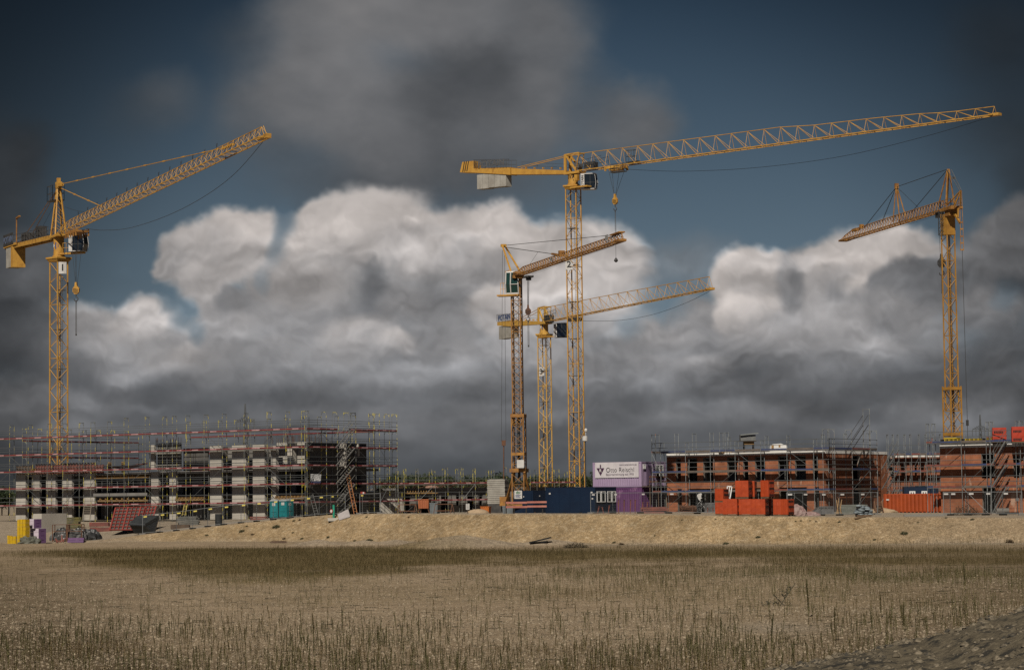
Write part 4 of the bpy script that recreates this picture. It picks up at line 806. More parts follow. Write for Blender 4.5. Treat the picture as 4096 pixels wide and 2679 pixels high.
def crane_far_right():
    c = setup(3796, 1100, 255, 'M', 190, 836, 284); p = S(3810, 1700, 255); X = c.xy; z0 = gz(X.x, X.y); m = YEL3; e1, e2 = rot2(R(-64)); Y_ = mat('crane_ochre', (.44, .225, .04), .55, 0, (.30, .145, .03), 1.1, 5)
    Q = c.Q; zt = Q('M', 1295, 555).z; zo = Q('F', 1155, 10).z
    T = thing('self_erecting_crane', 'self-erecting crane with boxed yellow mast top and peaked head, rising beyond the brick corner block', 'tower crane', (X.x, X.y, z0))
    obj('mast', mast_mb(X, e1, e2, .98, zo-1, zt, 1.0, .055, .03, 'zig', 4), Y_, T)
    om = mast_mb(X, e1, e2, 1.36, z0, zo+1.6, 1.3, .062, .028, 'x', 2); obj('outer_mast', om, Y_, T)
    for k_, za in (('head', zo+1.2), ('foot', zo-3.6)): b = MB(); b.cbox(Vector((X.x, X.y, za)), e1, e2, 1.5, 1.5, .3); obj('mast_collar', b, Y_, T)
    obj('ladder', ladder_mb(X+e1*.2, e1, z0, zt, .35), DKS, T)
    bx = MB(); z1, z2 = Q('M', 1300, 775).z, Q('M', 1300, 560).z; bx.cbox(Vector((X.x, X.y, z1))+e1*.08, e1, e2, 1.0, 1.1, z2-z1); obj('mast_casing', bx, Y_, T)
    lw = mast_mb(X-Vector((.55, 0, 0)), e1, e2, .6, z1, z2+.3, .6, .03, .02, 'x', 2); obj('side_lattice', lw, DKS, T)
    hp = MB(); q = Q('M', 1310, 495); hp.cbox(q-Z*.3, c.ed, c.el, 2.6, 1.3, .35); hp.add(rail_mb([q+c.ed*a*1.3+c.el*b*.65 for a, b in ((-1, -1), (1, -1), (1, 1), (-1, 1))], .8, .03, .8, True)); hp.cbox(q-Z*.9, c.ed, c.el, 1.2, 1.0, .6); obj('slewing_platform', hp, m, T)
    p0 = Q('M', 1240, 520); p1 = Q('M', 190, 838); obj('jib', jib_mb(p0, p1, c.el, [(0, 1.05), (.55, 1.05), (.9, .95), (1, .45)], 1.0, 38, 'W', .055, .032), m, T); dj = (p1-p0).normalized()
    tp = MB(); tp.box(p1-dj*1.2-c.el*.5-Z*.1, dj*1.5, c.el*1.0, Z*.2); obj('jib_tip', tp, m, T); tp = MB().cbox(Q('M', 320, 738), dj, c.el, 1.4, .5, .3); obj('rope_anchor', tp, m, T); tp = MB().cbox(Q('M', 380, 714), dj, c.el, .4, .4, .5); obj('pulley_block', tp, m, T)
    top = Q('M', 1280, 95); hd = MB()
    for a, l in ((1222, -.5), (1222, .5), (1300, -.5), (1300, .5)): hd.tube(Q('M', a, 475)+c.el*l, top+c.el*l*.15, .075, 5)
    obj('tower_head', hd, YEL3, T)
    md = Q('M', 743, 272); mm = MB()
    for x, y in ((740, 648), (812, 620)):
        for l in (-.4, .4): mm.tube(Q('M', x, y)+c.el*l, md+c.el*l*.2-Z*.2, .06, 5)
    mm.cbox(md-Z*.3, c.ed, c.el, .3, .4, .6); obj('jib_strut', mm, YEL3, T)
    rr = Q('M', 1408, 318); rs = MB()
    for l in (-.4, .4): rs.tube(Q('M', 1300, 475)+c.el*l, rr, .075, 5); rs.tube(Q('M', 1372, 500)+c.el*l, rr, .07, 5)
    rs.beam(Q('M', 1300, 515), Q('M', 1360, 580), .2, .2); rs.beam(Q('M', 1360, 580), Q('M', 1402, 655), .2, .2); rs.beam(Q('M', 1382, 505), Q('M', 1380, 595), .15, .15); obj('rear_strut', rs, Y_, T)
    for a, b_ in (((1270, 98), (750, 278)), ((1268, 105), (895, 548)), ((738, 285), (405, 705)), ((745, 280), (1000, 525)), ((735, 290), (600, 635)), ((733, 292), (590, 640))):
        t = MB(); t.tube(Q('M', *a), Q('M', *b_), .035 if a[0] > 1200 or b_[0] < 500 else .02, 4); obj('pendant_rope', t, ROPE, T)
    t = MB(); t.tube(Q('M', 1285, 100)+c.el*.2, rr+c.el*.1, .035, 4); t.tube(Q('M', 1292, 100)-c.el*.2, rr-c.el*.1, .035, 4); t.beam(Q('M', 1322, 188), Q('M', 1352, 188), .1, .25); obj('rear_tie_rod', t, GRS, T)
    t = MB(); e_ = Q('M', 1425, 940)
    for k in (-.1, .1): t.tube(rr+Vector((k, 0, 0)), Vector((e_.x+k*1.6, e_.y, e_.z)), .035, 4)
    for y in (500, 655, 725, 800, 870, 940): q = Q('M', 1418+(y-700)*.02, y); t.cbox(q, Vector((1, 0, 0)), Vector((0, 1, 0)), .34, .12, .16)
    obj('rear_tie_rod', t, YEL3, T); t = MB(); zf = Q('F', 1280, 215); t.tube(e_, Vector((zf.x, zf.y, zf.z)), .03, 4); t.cbox(Vector((zf.x, zf.y, zf.z-.5)), Vector((1, 0, 0)), Vector((0, 1, 0)), .25, .2, .6); t.tube(zf, Vector((zf.x, zf.y, z0+.8)), .03, 4); obj('rear_rope', t, ROPE, T)
    q = Q('M', 1190, 600); t = MB(); t.cbox(q, c.ed, c.el, .7, .7, .6); obj('trolley', t, DKS, T); rp = MB(); h_ = Q('M', 1208, 975)
    for k in (-.12, .12): rp.tube(q+Vector((k, 0, 0)), h_+Vector((k, 0, 0)), .02, 3)
    obj('hoist_rope', rp, ROPE, T); hook_block(T, h_, (1, 0), 1.0, DKS, strap=Q('M', 1215, 1375).z); t = MB(); t.tube(Q('M', 1160, 580), Q('M', 330, 828), .015, 3); obj('trolley_cable', t, ROPE, T)
crane_far_right()
# ------------------------------------------------------------------ scaffolds
GALV = mat('galvanised_tube', (.20, .205, .2), .5, .35, (.14, .145, .14), 1.5, 4)
def accent_mat(name, ac, lo, c=(.15, .155, .145)):
    return mat(name, c, .55, .2, (.12, .12, .115), 1.4, 4, c3=ac, s3=1.6, lo3=lo, hi3=lo+.03)
SC_Y = accent_mat('scaffold_tube_yellow', (.48, .40, .05), .53); SC_G = accent_mat('scaffold_tube_grey', (.38, .10, .05), .66, (.25, .265, .26))
RAILM = mat('guard_rail_tube', (.11, .115, .115), .55, .3)
DECKM = mat('scaffold_deck', (.16, .15, .135), .8, 0, (.10, .09, .08), 2)
TOE_R = mat('toe_board_red', (.19, .034, .033), .6, 0, (.13, .026, .027), 1.2, 4); LBL = mat('toe_board_label', (.48, .29, .29), .6, 0, (.36, .16, .16), 3)
TOE_B = mat('toe_board_blue', (.035, .055, .15), .6, 0, (.05, .055, .09), 1.0); TOE_W = mat('toe_board_wood', (.15, .12, .10), .8, 0, (.10, .08, .065), 1.3); TOE_R2 = mat('toe_board_rust', (.22, .06, .045), .7, 0, (.12, .05, .04), 1.5)
def scaffold(label, p0, p1, inward, levels, ztop, zg, bays, tube, toes, lab, cat='scaffolding', rails=True, inner=False, dep=.73, first=True, braces=(), hide=(), dkw=None):
    """one run of frame scaffold along p0-p1; inward = unit vector to the wall; levels = deck heights; bays = boundary distances"""
    p0, p1 = Vector((p0[0], p0[1], 0)), Vector((p1[0], p1[1], 0)); e = (p1-p0).normalized(); rz = math.atan2(e.y, e.x); iw = Vector((inward[0], inward[1], 0)).normalized()
    zb = min(zg(p0+e*b) for b in bays); T = thing('scaffold', label, cat, (p0.x, p0.y, zb))
    def W(s, d, z): return p0+e*s+iw*d+Z*z
    for bi, s in enumerate(bays):
        z0 = zg(p0+e*s); mb = MB(); zt = ztop(s) if callable(ztop) else ztop
        lv = [z for z in levels if z < zt]
        for d in (0, dep):
            mb.tube(W(s, d, z0+.02), W(s, d, zt), .031, 4); mb.cbox(W(s, d, z0), e, iw, .15, .15, .03)
        for z in lv+[zt]:
            mb.tube(W(s, 0, z-.06), W(s, dep, z-.06), .03, 4)
            if z != zt or True:
                mb.tube(W(s, dep*.3, z-.06), W(s, 0, z-.38), .02, 3); mb.tube(W(s, dep*.7, z-.06), W(s, dep, z-.38), .02, 3)
        obj('frame', mb, tube, T)
    cache = {}
    for li, z in enumerate(levels):
        for bi in range(len(bays)-1):
            a, b = bays[bi], bays[bi+1]
            if z > (ztop(a) if callable(ztop) else ztop) or (li, bi) in hide: continue
            ln = b-a; k = round(ln, 2)
            if k not in cache:
                d = MB(); d.box((0, 0, -.07), (ln-.02, 0, 0), (0, dkw or dep, 0) if iw.dot(Vector((-e.y, e.x, 0))) > 0 else (0, -(dkw or dep), 0), (0, 0, .06)); t = MB(); t.box((.01, -.02, .0), (ln-.02, 0, 0), (0, .03, 0), (0, 0, .15))
                l = MB(); y = -.024 if iw.dot(Vector((-e.y, e.x, 0))) > 0 else .014; l.box((ln*.32, y, .02), (ln*.34, 0, 0), (0, -.008 if y < 0 else .008, 0), (0, 0, .11))
                cache[k] = (d.mesh('deck_board', DECKM), {}, l.mesh('label_panel', LBL), t)
            dm, tm, lm, tmb = cache[k]; loc = W(a, 0, z)-Vector(T.location)
            inst('deck_board', dm, T, loc, rz); m = toes(li, bi)
            if m is not None:
                if m.name not in tm: tm[m.name] = tmb.mesh('toe_board', m)
                o = inst('toe_board', tm[m.name], T, loc, rz)
                if lab: inst('label_panel', lm, o)
        if rails:
            for h in (.5, 1.0):
                segs = [i for i in range(len(bays)-1) if z < (ztop(bays[i]) if callable(ztop) else ztop) and (li, i) not in hide]
                if segs: mb = MB(); mb.tube(W(bays[segs[0]], -.03, z+h), W(bays[segs[-1]+1], -.03, z+h), .032, 4); obj('guard_rail', mb, RAILM, T)
                if segs and inner and li > 0: mb = MB(); mb.tube(W(bays[segs[0]], dep+.03, z+h-.2), W(bays[segs[-1]+1], dep+.03, z+h-.2), .028, 4); obj('guard_rail', mb, RAILM, T)
    for bi, li, up in braces:
        za, zc = (levels[li-1] if li else zg(p0+e*bays[bi])), levels[li]; a, b = (bays[bi], bays[bi+1]) if up else (bays[bi+1], bays[bi])
        mb = MB(); mb.tube(W(a, -.04, za), W(b, -.04, zc), .026, 4); obj('brace', mb, RAILM, T)
    T['e'] = 0; del T['e']; return T, W
def access_stair(parent, W, s0, s1, zs, d=-.5, m=None, wd=.18):
    """flights of steel stair zig-zagging up the outside of a scaffold"""
    for i, (za, zc) in enumerate(zip(zs, zs[1:])):
        mb = MB()
        for dd in (d-.3, d+.3):
            mb.beam(W(s0, dd, za), W(s1, dd, zc), .05, wd); 
        mb.tube(W(s0, d-.3, za+1), W(s1, d-.3, zc+1), .025, 4); mb.tube(W(s0, d+.3, za+1), W(s1, d+.3, zc+1), .025, 4)
        for k in range(1, 9 if wd > .1 else 1):
            t = k/9; p = W(s0+(s1-s0)*t, d-.3, za+(zc-za)*t); q = W(s0+(s1-s0)*t, d+.3, za+(zc-za)*t); mb.beam(p, q, .22, .03)
        obj('stair_flight', mb, m or GALV, parent)
# ------------------------------------------------------------------ walls with openings
def wall_mb(mb, P, a0, a1, z0, z1, b0, b1, ops):
    """P(a, b, z) -> point; wall between a0..a1, z0..z1, thickness b0..b1, minus rectangular openings (a0, a1, z0, z1)"""
    zs = sorted({z0, z1, *[z for o in ops for z in o[2:4] if z0 < z < z1]})
    for za, zc in zip(zs, zs[1:]):
        cut = sorted([(max(a0, o[0]), min(a1, o[1])) for o in ops if o[2] < zc-1e-6 and o[3] > za+1e-6]); a = a0
        for c in cut+[(a1, a1)]:
            if c[0] > a+1e-3: mb.hexa([P(a, b0, za), P(c[0], b0, za), P(c[0], b1, za), P(a, b1, za), P(a, b0, zc), P(c[0], b0, zc), P(c[0], b1, zc), P(a, b1, zc)])
            a = max(a, c[1])
    return mb
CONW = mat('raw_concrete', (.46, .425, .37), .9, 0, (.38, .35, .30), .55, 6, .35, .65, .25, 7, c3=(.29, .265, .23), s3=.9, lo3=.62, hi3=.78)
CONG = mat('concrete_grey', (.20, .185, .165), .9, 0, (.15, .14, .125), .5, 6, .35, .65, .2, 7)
SLAB = mat('slab_concrete', (.20, .19, .175), .9, 0, (.15, .14, .13), .8)
TIMB = mat('formwork_timber', (.33, .20, .07), .75, 0, (.24, .13, .05), 1.5); TIMD = mat('dark_timber', (.13, .09, .06), .85, 0, (.08, .055, .04), 2)
FORM_R = mat('formwork_red', (.22, .075, .055), .7, 0, (.14, .06, .05), 1.5); FORM_D = mat('formwork_dark', (.07, .068, .062), .8, 0, (.11, .10, .09), 1.2)
PROP = mat('steel_prop', (.16, .16, .15), .6, .3)
A35 = R(35); EAL = Vector((-math.cos(A35), math.sin(A35), 0)); EB = Vector((math.sin(A35), math.cos(A35), 0))   # along the front (away, to the far end) and into the block
def frame_of(o): o = Vector((o[0], o[1], 0)); return lambda a, b, z: o+EAL*a+EB*b+Z*z
def aof(P, k, x, b, y=900):     # distance along the front at depth b that shows at crop column x
    o = P(0, b, 0); q = onplane(*cr(k, x, y), (o.x, o.y), (EAL.x, EAL.y)); return (q-o).dot(EAL)
# ------------------------------------------------------------------ concrete block under construction (left)
def concrete_block():
    sc = S(1228, 1850, 263.5); Psc = frame_of(sc)            # outer corner of the scaffold
    P = frame_of(Psc(1.05, 1.05, 0)); zg0 = 1.95; f1, f2, f3 = 4.75, 7.45, 10.25
    loc = P(10, 4, zg0); B = thing('concrete_building', 'unfinished raw concrete block with tall pale piers and dark gaps, behind red-boarded scaffold', 'building', loc)
    A = lambda k, x, b=0: aof(P, k, x, b)
    aS = A('A', 1560); aE = A('A', 165)      # start of the lower wing, far end
    def pier(k, x0, x1, z0, z1, b1=.35, m=CONW, b0=0):
        mb = MB(); wall_mb(mb, P, A(k, x1), A(k, x0), z0, z1, b0, b1, []); return obj('pier', mb, m, B)
    for x0, x1 in ((165, 265), (330, 410), (478, 575), (645, 745), (862, 985)): pier('A', x0, x1, zg0, f2)
    for x0, x1 in ((1565, 1645), (1758, 1828)): pier('A', x0, x1, zg0, f2)
    pier('A', 1563, 1602, f2+.3, f3+.3)
    for x0, x1 in ((155, 275), (385, 528), (600, 722)): pier('B', x0, x1, zg0, f3)
    pier('B', 790, 840, zg0, f3-.2, .5)
    # slabs and the dark rooms behind
    for z, a1 in ((f1, aE), (f2, aE), (f3-.25, A('B', 120))):
        mb = MB(); mb.hexa([P(.4, .4, z-.24), P(a1, .4, z-.24), P(a1, 11, z-.24), P(.4, 11, z-.24), P(.4, .4, z), P(a1, .4, z), P(a1, 11, z), P(.4, 11, z)])
        if z != f3-.25: obj('floor_slab', mb, SLAB, B)
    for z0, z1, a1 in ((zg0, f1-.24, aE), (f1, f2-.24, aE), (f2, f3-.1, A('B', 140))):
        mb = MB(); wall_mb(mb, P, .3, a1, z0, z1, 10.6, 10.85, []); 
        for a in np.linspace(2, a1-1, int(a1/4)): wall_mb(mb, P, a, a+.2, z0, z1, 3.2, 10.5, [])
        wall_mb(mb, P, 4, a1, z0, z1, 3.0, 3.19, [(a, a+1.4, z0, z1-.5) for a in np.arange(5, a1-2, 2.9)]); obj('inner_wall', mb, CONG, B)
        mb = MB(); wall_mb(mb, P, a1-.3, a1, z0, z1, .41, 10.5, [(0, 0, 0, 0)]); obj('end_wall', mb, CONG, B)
    # recessed middle with props and yellow formwork beams
    for (k, x0, x1, z) in (('A', 990, 1560, f2), ('A', 1030, 1545, f1), ('A', 1830, 2128, f1), ('B', 840, 1140, f1)):
        mb = MB()
        for i in range(9):
            a = A(k, x1)+(A(k, x0)-A(k, x1))*(i+.5)/9; mb.beam(P(a, -.35, z-.36), P(a, 2.5, z-.36), .1, .2)
        mb.beam(P(A(k, x1), -.2, z-.56), P(A(k, x0), -.2, z-.56), .1, .18); obj('formwork_beam', mb, TIMB, B)
        for i in range(7):
            a = A(k, x1)+(A(k, x0)-A(k, x1))*(i+.3)/7; mb = MB(); mb.tube(P(a, .2, z-2.6), P(a, .2, z-.65), .04, 5); obj('prop', mb, PROP, B)
    mb = MB(); mb.hexa([P(A('A', 1560), -.5, f1-.0), P(A('A', 1000), -.5, f1), P(A('A', 1000), .39, f1), P(A('A', 1560), .39, f1), P(A('A', 1560), -.5, f1+.32), P(A('A', 1000), -.5, f1+.32), P(A('A', 1000), .39, f1+.32), P(A('A', 1560), .39, f1+.32)]); obj('balcony_slab', mb, SLAB, B)
    # formwork standing on the lower wing
    x = 190
    for i, (x0, x1, m, h) in enumerate(((180, 330, TIMD, 1.05), (335, 375, TIMB, .7), (380, 520, FORM_R, 1.15), (525, 640, FORM_R, 1.1), (650, 800, FORM_R, 1.2), (805, 980, FORM_R, 1.15), (985, 1075, FORM_R, .9))):
        a0, a1 = A('A', x1, .2), A('A', x0, .2); mb = MB(); wall_mb(mb, P, a0, a1, f2+.02, f2+h, .2, .26, [])
        n = max(3, int((a1-a0)/.45))
        for j in range(n+1): a = a0+(a1-a0)*j/n; wall_mb(mb, P, a-.04, a+.04, f2+.02, f2+h+.08, .06, .195, [])
        obj('formwork_panel', mb, m, B)
    for i in range(5):
        a = A('A', 1180+i*70, 1.5); mb = MB(); mb.beam(P(a-.9, 1.5, f2+.55+.12*i), P(a+1.6, 1.5, f2+.85-.08*i), .5, .12); obj('stacked_formwork', mb, FORM_R, B)
    mb = MB()
    for q in (1130, 960, 1270): a = A('A', q, 1.2); mb.hexa([P(a-.15, 1.2, f2+.01), P(a+.15, 1.2, f2+.01), P(a+.15, 1.5, f2+.01), P(a-.15, 1.5, f2+.01), P(a-.15, 1.2, f2+1.25), P(a+.15, 1.2, f2+1.25), P(a+.15, 1.5, f2+1.25), P(a-.15, 1.5, f2+1.25)]); obj('timber_post', mb, TIMB, B); mb = MB()
    # third storey: dark formwork grid, then concrete core with diagonal walls
    a0, a1 = A('A', 1850), A('A', 1604); mb = MB(); wall_mb(mb, P, a0, a1, f2+.05, f3+.35, .5, .6, []); pn = obj('formwork_panel', mb, FORM_D, B); mb = MB()
    for j in range(14): a = a0+(a1-a0)*(j+.5)/14; wall_mb(mb, P, a-.03, a+.03, f2+.1, f3+.5, .40, .495, [])
    for z in (f2+.35, f2+.75, f3-.75, f3-.25, f3+.2): wall_mb(mb, P, a0, a1, z-.06, z+.06, .30, .395, [])
    obj('stiffener', mb, mat('weathered_batten', (.25, .235, .2), .8), pn)
    mb = MB(); wall_mb(mb, P, A('B', 60), A('A', 1830), f2+.05, f3-.2, 1.2, 1.4, []); obj('formwork_panel', mb, FORM_D, B)
    for x0, x1 in ((275, 385), (528, 600)):
        mb = MB(); wall_mb(mb, P, A('B', x1), A('B', x0), f2, f3-.4, 2.4, 2.6, []); obj('inner_wall', mb, CONG, B)
    k = A('B', 1190)
    mb = MB(); wall_mb(mb, P, .42, A('B', 850, 1.8), f2+.45, f3+.15, 1.8, 2.0, []); obj('stair_core_wall', mb, CONW, B)
    for x0, x1, dz in ((960, 1010, 0), (1160, 1180, 0)):
        mb = MB(); wall_mb(mb, P, A('B', x1, .9), A('B', x0, .9), f2+.45, f3+.1, .9, 1.79, []); obj('stair_core_fin', mb, CONW, B)
    mb = MB(); wall_mb(mb, P, .1, A('B', 840), f2-.02, f2+.44, .36, 1.8, []); obj('balcony_slab', mb, SLAB, B)
    mb = MB()
    for i in range(70): a = random.uniform(.3, A('B', 560)); b = random.uniform(.5, 6); z = random.uniform(.5, .9); mb.tube(P(a, b, f3+.05), P(a+random.uniform(-.05, .05), b, f3+.15+z), .018, 3)
    for i in range(30): a = random.uniform(A('A', 1850), A('A', 1570)); mb.tube(P(a, .7, f3+.3), P(a, .7, f3+.9+random.uniform(0, .3)), .016, 3)
    o = obj('rebar', mb, RUST, B)
    # side towards the viewer's right
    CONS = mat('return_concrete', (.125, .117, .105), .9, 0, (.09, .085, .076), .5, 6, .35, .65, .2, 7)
    def side(b0, b1, z0, z1, th=.3, ops=(), m=CONS, nm='side_wall', aoff=0):
        mb = MB(); Pq = lambda a, b, z: P(b+aoff, a, z); wall_mb(mb, Pq, b0, b1, z0, z1, 0, th, list(ops)); return obj(nm, mb, m, B)
    def bof(k, x): o = P(0, 0, 0); q = onplane(*cr(k, x, 900), (o.x, o.y), (EB.x, EB.y)); return (q-o).dot(EB)
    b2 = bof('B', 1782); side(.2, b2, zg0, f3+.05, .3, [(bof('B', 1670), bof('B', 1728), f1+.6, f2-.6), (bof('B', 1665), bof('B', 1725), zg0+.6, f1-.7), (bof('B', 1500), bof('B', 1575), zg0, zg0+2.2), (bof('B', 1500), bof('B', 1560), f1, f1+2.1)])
    for x0, x1, z0, z1 in ((1495, 1580, f2+.05, f3+.02), (1667, 1712, f3-1.4, f3)):
        b = bof('B', x0); mb = MB(); w_ = (x1-x0)*.38534/FOC*275/math.cos(A35)
        mb.hexa([P(-w_, b-.25, z0), P(-.01, b-.25, z0), P(-.01, b, z0), P(-w_, b, z0), P(-w_, b-.25, z1), P(-.01, b-.25, z1), P(-.01, b, z1), P(-w_, b, z1)]); obj('concrete_fin', mb, CONW, B)
    back = MB(); wall_mb(back, P, .31, 14, zg0, f3-.1, b2-.3, b2, []); obj('back_wall', back, CONG, B)
    for i, (bb, z) in enumerate(((b2+1.4, f2), (b2+1.4, f1-.0))):
        mb = MB(); mb.hexa([P(.4, b2+.02, z-.25), P(4, b2+.02, z-.25), P(4, b2+2.7, z-.25), P(.4, b2+2.7, z-.25), P(.4, b2+.02, z), P(4, b2+.02, z), P(4, b2+2.7, z), P(.4, b2+2.7, z)]); obj('balcony_slab', mb, SLAB, B)
        for a in (.6, 2, 3.6): mb = MB(); mb.tube(P(a, b2+2.4, z-2.7), P(a, b2+2.4, z-.26), .05, 5); obj('prop', mb, PROP, B)
    # ---- scaffold runs
    n = Vector((EB.x, EB.y, 0)); zg = lambda p: gz(p.x, p.y)
    lv = [3.75, 5.75, 7.75, 9.75, 11.75]; lv = [v-.05 for v in lv]
    so = Psc(0, 0, 0)
    def sa(k, x): q = onplane(*cr(k, x, 700), (so.x, so.y), (EAL.x, EAL.y)); return (q-so).dot(EAL)
    xs = [('B', 1142), ('B', 945), ('B', 750), ('B', 510), ('B', 285), ('B', 95), ('A', 1930), ('A', 1790), ('A', 1688), ('A', 1508), ('A', 1288), ('A', 1115), ('A', 942), ('A', 822), ('A', 652), ('A', 490), ('A', 292), ('A', 100), ('A', -90), ('A', -290)]
    bays = [round(sa(k, x), 2) for k, x in xs]
    tp = lambda s: 13.75 if s < 29 else 13.4
    T, W = scaffold('long red-boarded frame scaffold with yellow couplers along the pale concrete piers', so, Psc(10, 0, 0), n, lv, tp, zg, bays, SC_Y, lambda l, b: TOE_R, True, inner=True, dkw=.92,
        braces=[(1, 1, 1), (1, 4, 1), (1, 0, 0), (4, 0, 0), (4, 2, 0), (5, 1, 0), (8, 0, 0), (8, 1, 1), (9, 2, 0), (9, 4, 1), (11, 3, 0), (12, 2, 0), (13, 1, 0), (15, 1, 1), (16, 3, 1), (17, 2, 0), (7, 2, 0), (4, 4, 1), (1, 2, 1)])
    # side run along the right-hand return
    def sb(k, x): q = onplane(*cr(k, x, 700), (so.x, so.y), (EB.x, EB.y)); return (q-so).dot(EB)
    bs = [0.0]+[round(sb(k, x), 2) for k, x in (('B', 1366), ('B', 1480), ('B', 1600), ('B', 1672), ('B', 1858), ('B', 1918), ('B', 2020), ('B', 2100))]; bs = sorted(bs)
    Ts, Ws = scaffold('short red-boarded frame scaffold with zigzag access stairs on the concrete block return', so, Psc(0, 10, 0), EAL, lv, 13.7, zg, bs, SC_Y, lambda l, b: None if b == 2 else TOE_R, True, inner=True, dkw=.9, braces=[(0, 2, 1), (0, 4, 1), (0, 1, 0), (0, 0, 1), (4, 3, 0), (4, 2, 0), (6, 1, 1), (6, 3, 0)])
    zs = [zg(Ws(3, 0, 0))]+lv
    for za, zc in zip(zs[:-1], zs[1:]): access_stair(Ts, Ws, bs[1]+1.3, bs[3], [za, zc], -.55, mat('stair_aluminium', (.22, .215, .2), .5, .2) if 'stair_aluminium' not in bpy.data.materials else bpy.data.materials['stair_aluminium'], .12)
    # back runs seen over the lower wing
    q0 = P(2, 14.5, 0); q1 = P(33, 14.5, 0)
    bb = list(np.arange(0, 30, 2.57))
    scaffold('rear frame scaffold with red toe boards, showing over the roof of the concrete block', q0, q1, n*-1, [7.7, 9.7, 11.7], 13.7, zg, bb, SC_Y, lambda l, b: TOE_R, False, braces=[(2, 2, 1), (6, 2, 0)])
    r0 = S(90, 1757, 300); r1 = Vector((r0.x, r0.y, 0))+EB*24
    scaffold('red-boarded frame scaffold on the far return of the concrete block', r0, r1, EAL*-1, [5.7, 7.7, 9.7, 11.7], 13.3, zg, list(np.arange(0, 23, 2.57)), SC_Y, lambda l, b: TOE_R, False, braces=[(2, 3, 1), (5, 2, 0)])
    return P, Psc, W, Ws, lv
PB = concrete_block()
# ------------------------------------------------------------------ low block in the middle
def low_block():
    g0 = S(1590, 1940, 286); g1 = S(1985, 1940, 292); e = (Vector((g1.x, g1.y, 0))-Vector((g0.x, g0.y, 0))).normalized(); n = Vector((-e.y, e.x, 0)); L = (Vector((g1.x-g0.x, g1.y-g0.y, 0))).length
    o = Vector((g0.x, g0.y, 0))+n*1.1; zb = 2.25; P = lambda a, b, z: o+e*a+n*b+Z*z; B = thing('concrete_building', 'low dark grey one-storey shell behind yellow-topped scaffold in the middle', 'building', P(8, 3, zb))
    LL = L+12
    mb = MB(); ops = [(a, a+1.0, zb, zb+2.1) for a in (3.6, 6.2, 9.7)]+[(a, a+.5, zb+.9, zb+2.2) for a in (5.2, 8.2, 11.3)]+[(13.5, 15, zb, zb+2.3), (17, 18.4, zb, zb+2.2)]
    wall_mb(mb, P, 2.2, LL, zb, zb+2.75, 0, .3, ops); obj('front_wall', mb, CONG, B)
    mb = MB(); wall_mb(mb, P, -1.5, 1.6, zb+.05, zb+2.7, .6, .8, []); obj('pale_wall', mb, CONW, B)
    mb = MB(); mb.hexa([P(-2, -.2, zb+2.76), P(LL, -.2, zb+2.76), P(LL, 8, zb+2.76), P(-2, 8, zb+2.76), P(-2, -.2, zb+3.02), P(LL, -.2, zb+3.02), P(LL, 8, zb+3.02), P(-2, 8, zb+3.02)]); obj('floor_slab', mb, SLAB, B)
    mb = MB(); wall_mb(mb, P, -2, LL, zb, zb+2.7, 7, 7.2, []); obj('back_wall', mb, CONG, B)
    mb = MB()
    for i in range(10): mb.beam(P(1.6+i*.35, -.5, zb+2.6), P(1.6+i*.35, .6, zb+2.6), .09, .2)
    mb.beam(P(1.4, -.4, zb+2.42), P(5.6, -.4, zb+2.42), .1, .14); obj('formwork_beam', mb, TIMB, B)
    mb = MB()
    for i in range(110): a = random.uniform(0, LL); mb.tube(P(a, random.uniform(0, 5), zb+3.0), P(a+random.uniform(-.08, .08), random.uniform(0, 5)*0+.5, zb+3.3+random.uniform(0, .6)), .015, 3)
    obj('rebar', mb, RUST, B)
    for a in (6,): mb = MB(); mb.lump(P(a, 2, zb+3.0), .9, .5, .28, int(a), .2, 10, 4, 1); obj('block_heap', mb, mat('brick_rubble%d' % a, (.33, .2, .14), .9, 0, (.2, .12, .09), 4), B)
    xs = [1568+.38534*x for x in (-10, 90, 150, 295, 470, 520, 650, 800, 940, 1090, 1200)]; oo = Vector((g0.x, g0.y, 0))
    def so(px): q = onplane(px, 1900, (oo.x, oo.y), (e.x, e.y)); return (q-oo).dot(e)
    zg = lambda p: gz(p.x, p.y)
    bays = [round(so(1560+.38534*x), 2) for x in (85, 150, 295, 470, 600, 745, 885, 1025, 1080, 1212)]
    scaffold('low frame scaffold with yellow frame heads round the dark one-storey shell', oo, oo+e*5, n, [3.75, 5.75], lambda s: 7.7 if int(s*3) % 2 else 7.3, zg, bays, SC_Y, lambda l, b: TOE_R if b < 7 else None, True, braces=[(1, 0, 1), (2, 1, 1), (5, 1, 1), (2, 0, 0)])
    b2 = [round(so(1560+.38534*x), 2) for x in (1455, 1525, 1610, 1705, 1755, 1840, 1925)]
    scaffold('low frame scaffold with yellow frame heads behind the numeral 3 crane foot', oo, oo+e*5, n, [3.75, 5.75], lambda s: 7.4 if int(s*3) % 2 else 7.1, zg, b2, SC_Y, lambda l, b: TOE_R, True)
    r = Vector((oo.x, oo.y, 0))+n*11
    scaffold('rear low scaffold with yellow frame heads behind the dark one-storey shell', r, r+e*5, n*-1, [5.75], 7.7, zg, [b+.9 for b in bays[::1]], SC_Y, lambda l, b: TOE_R, False)
low_block()
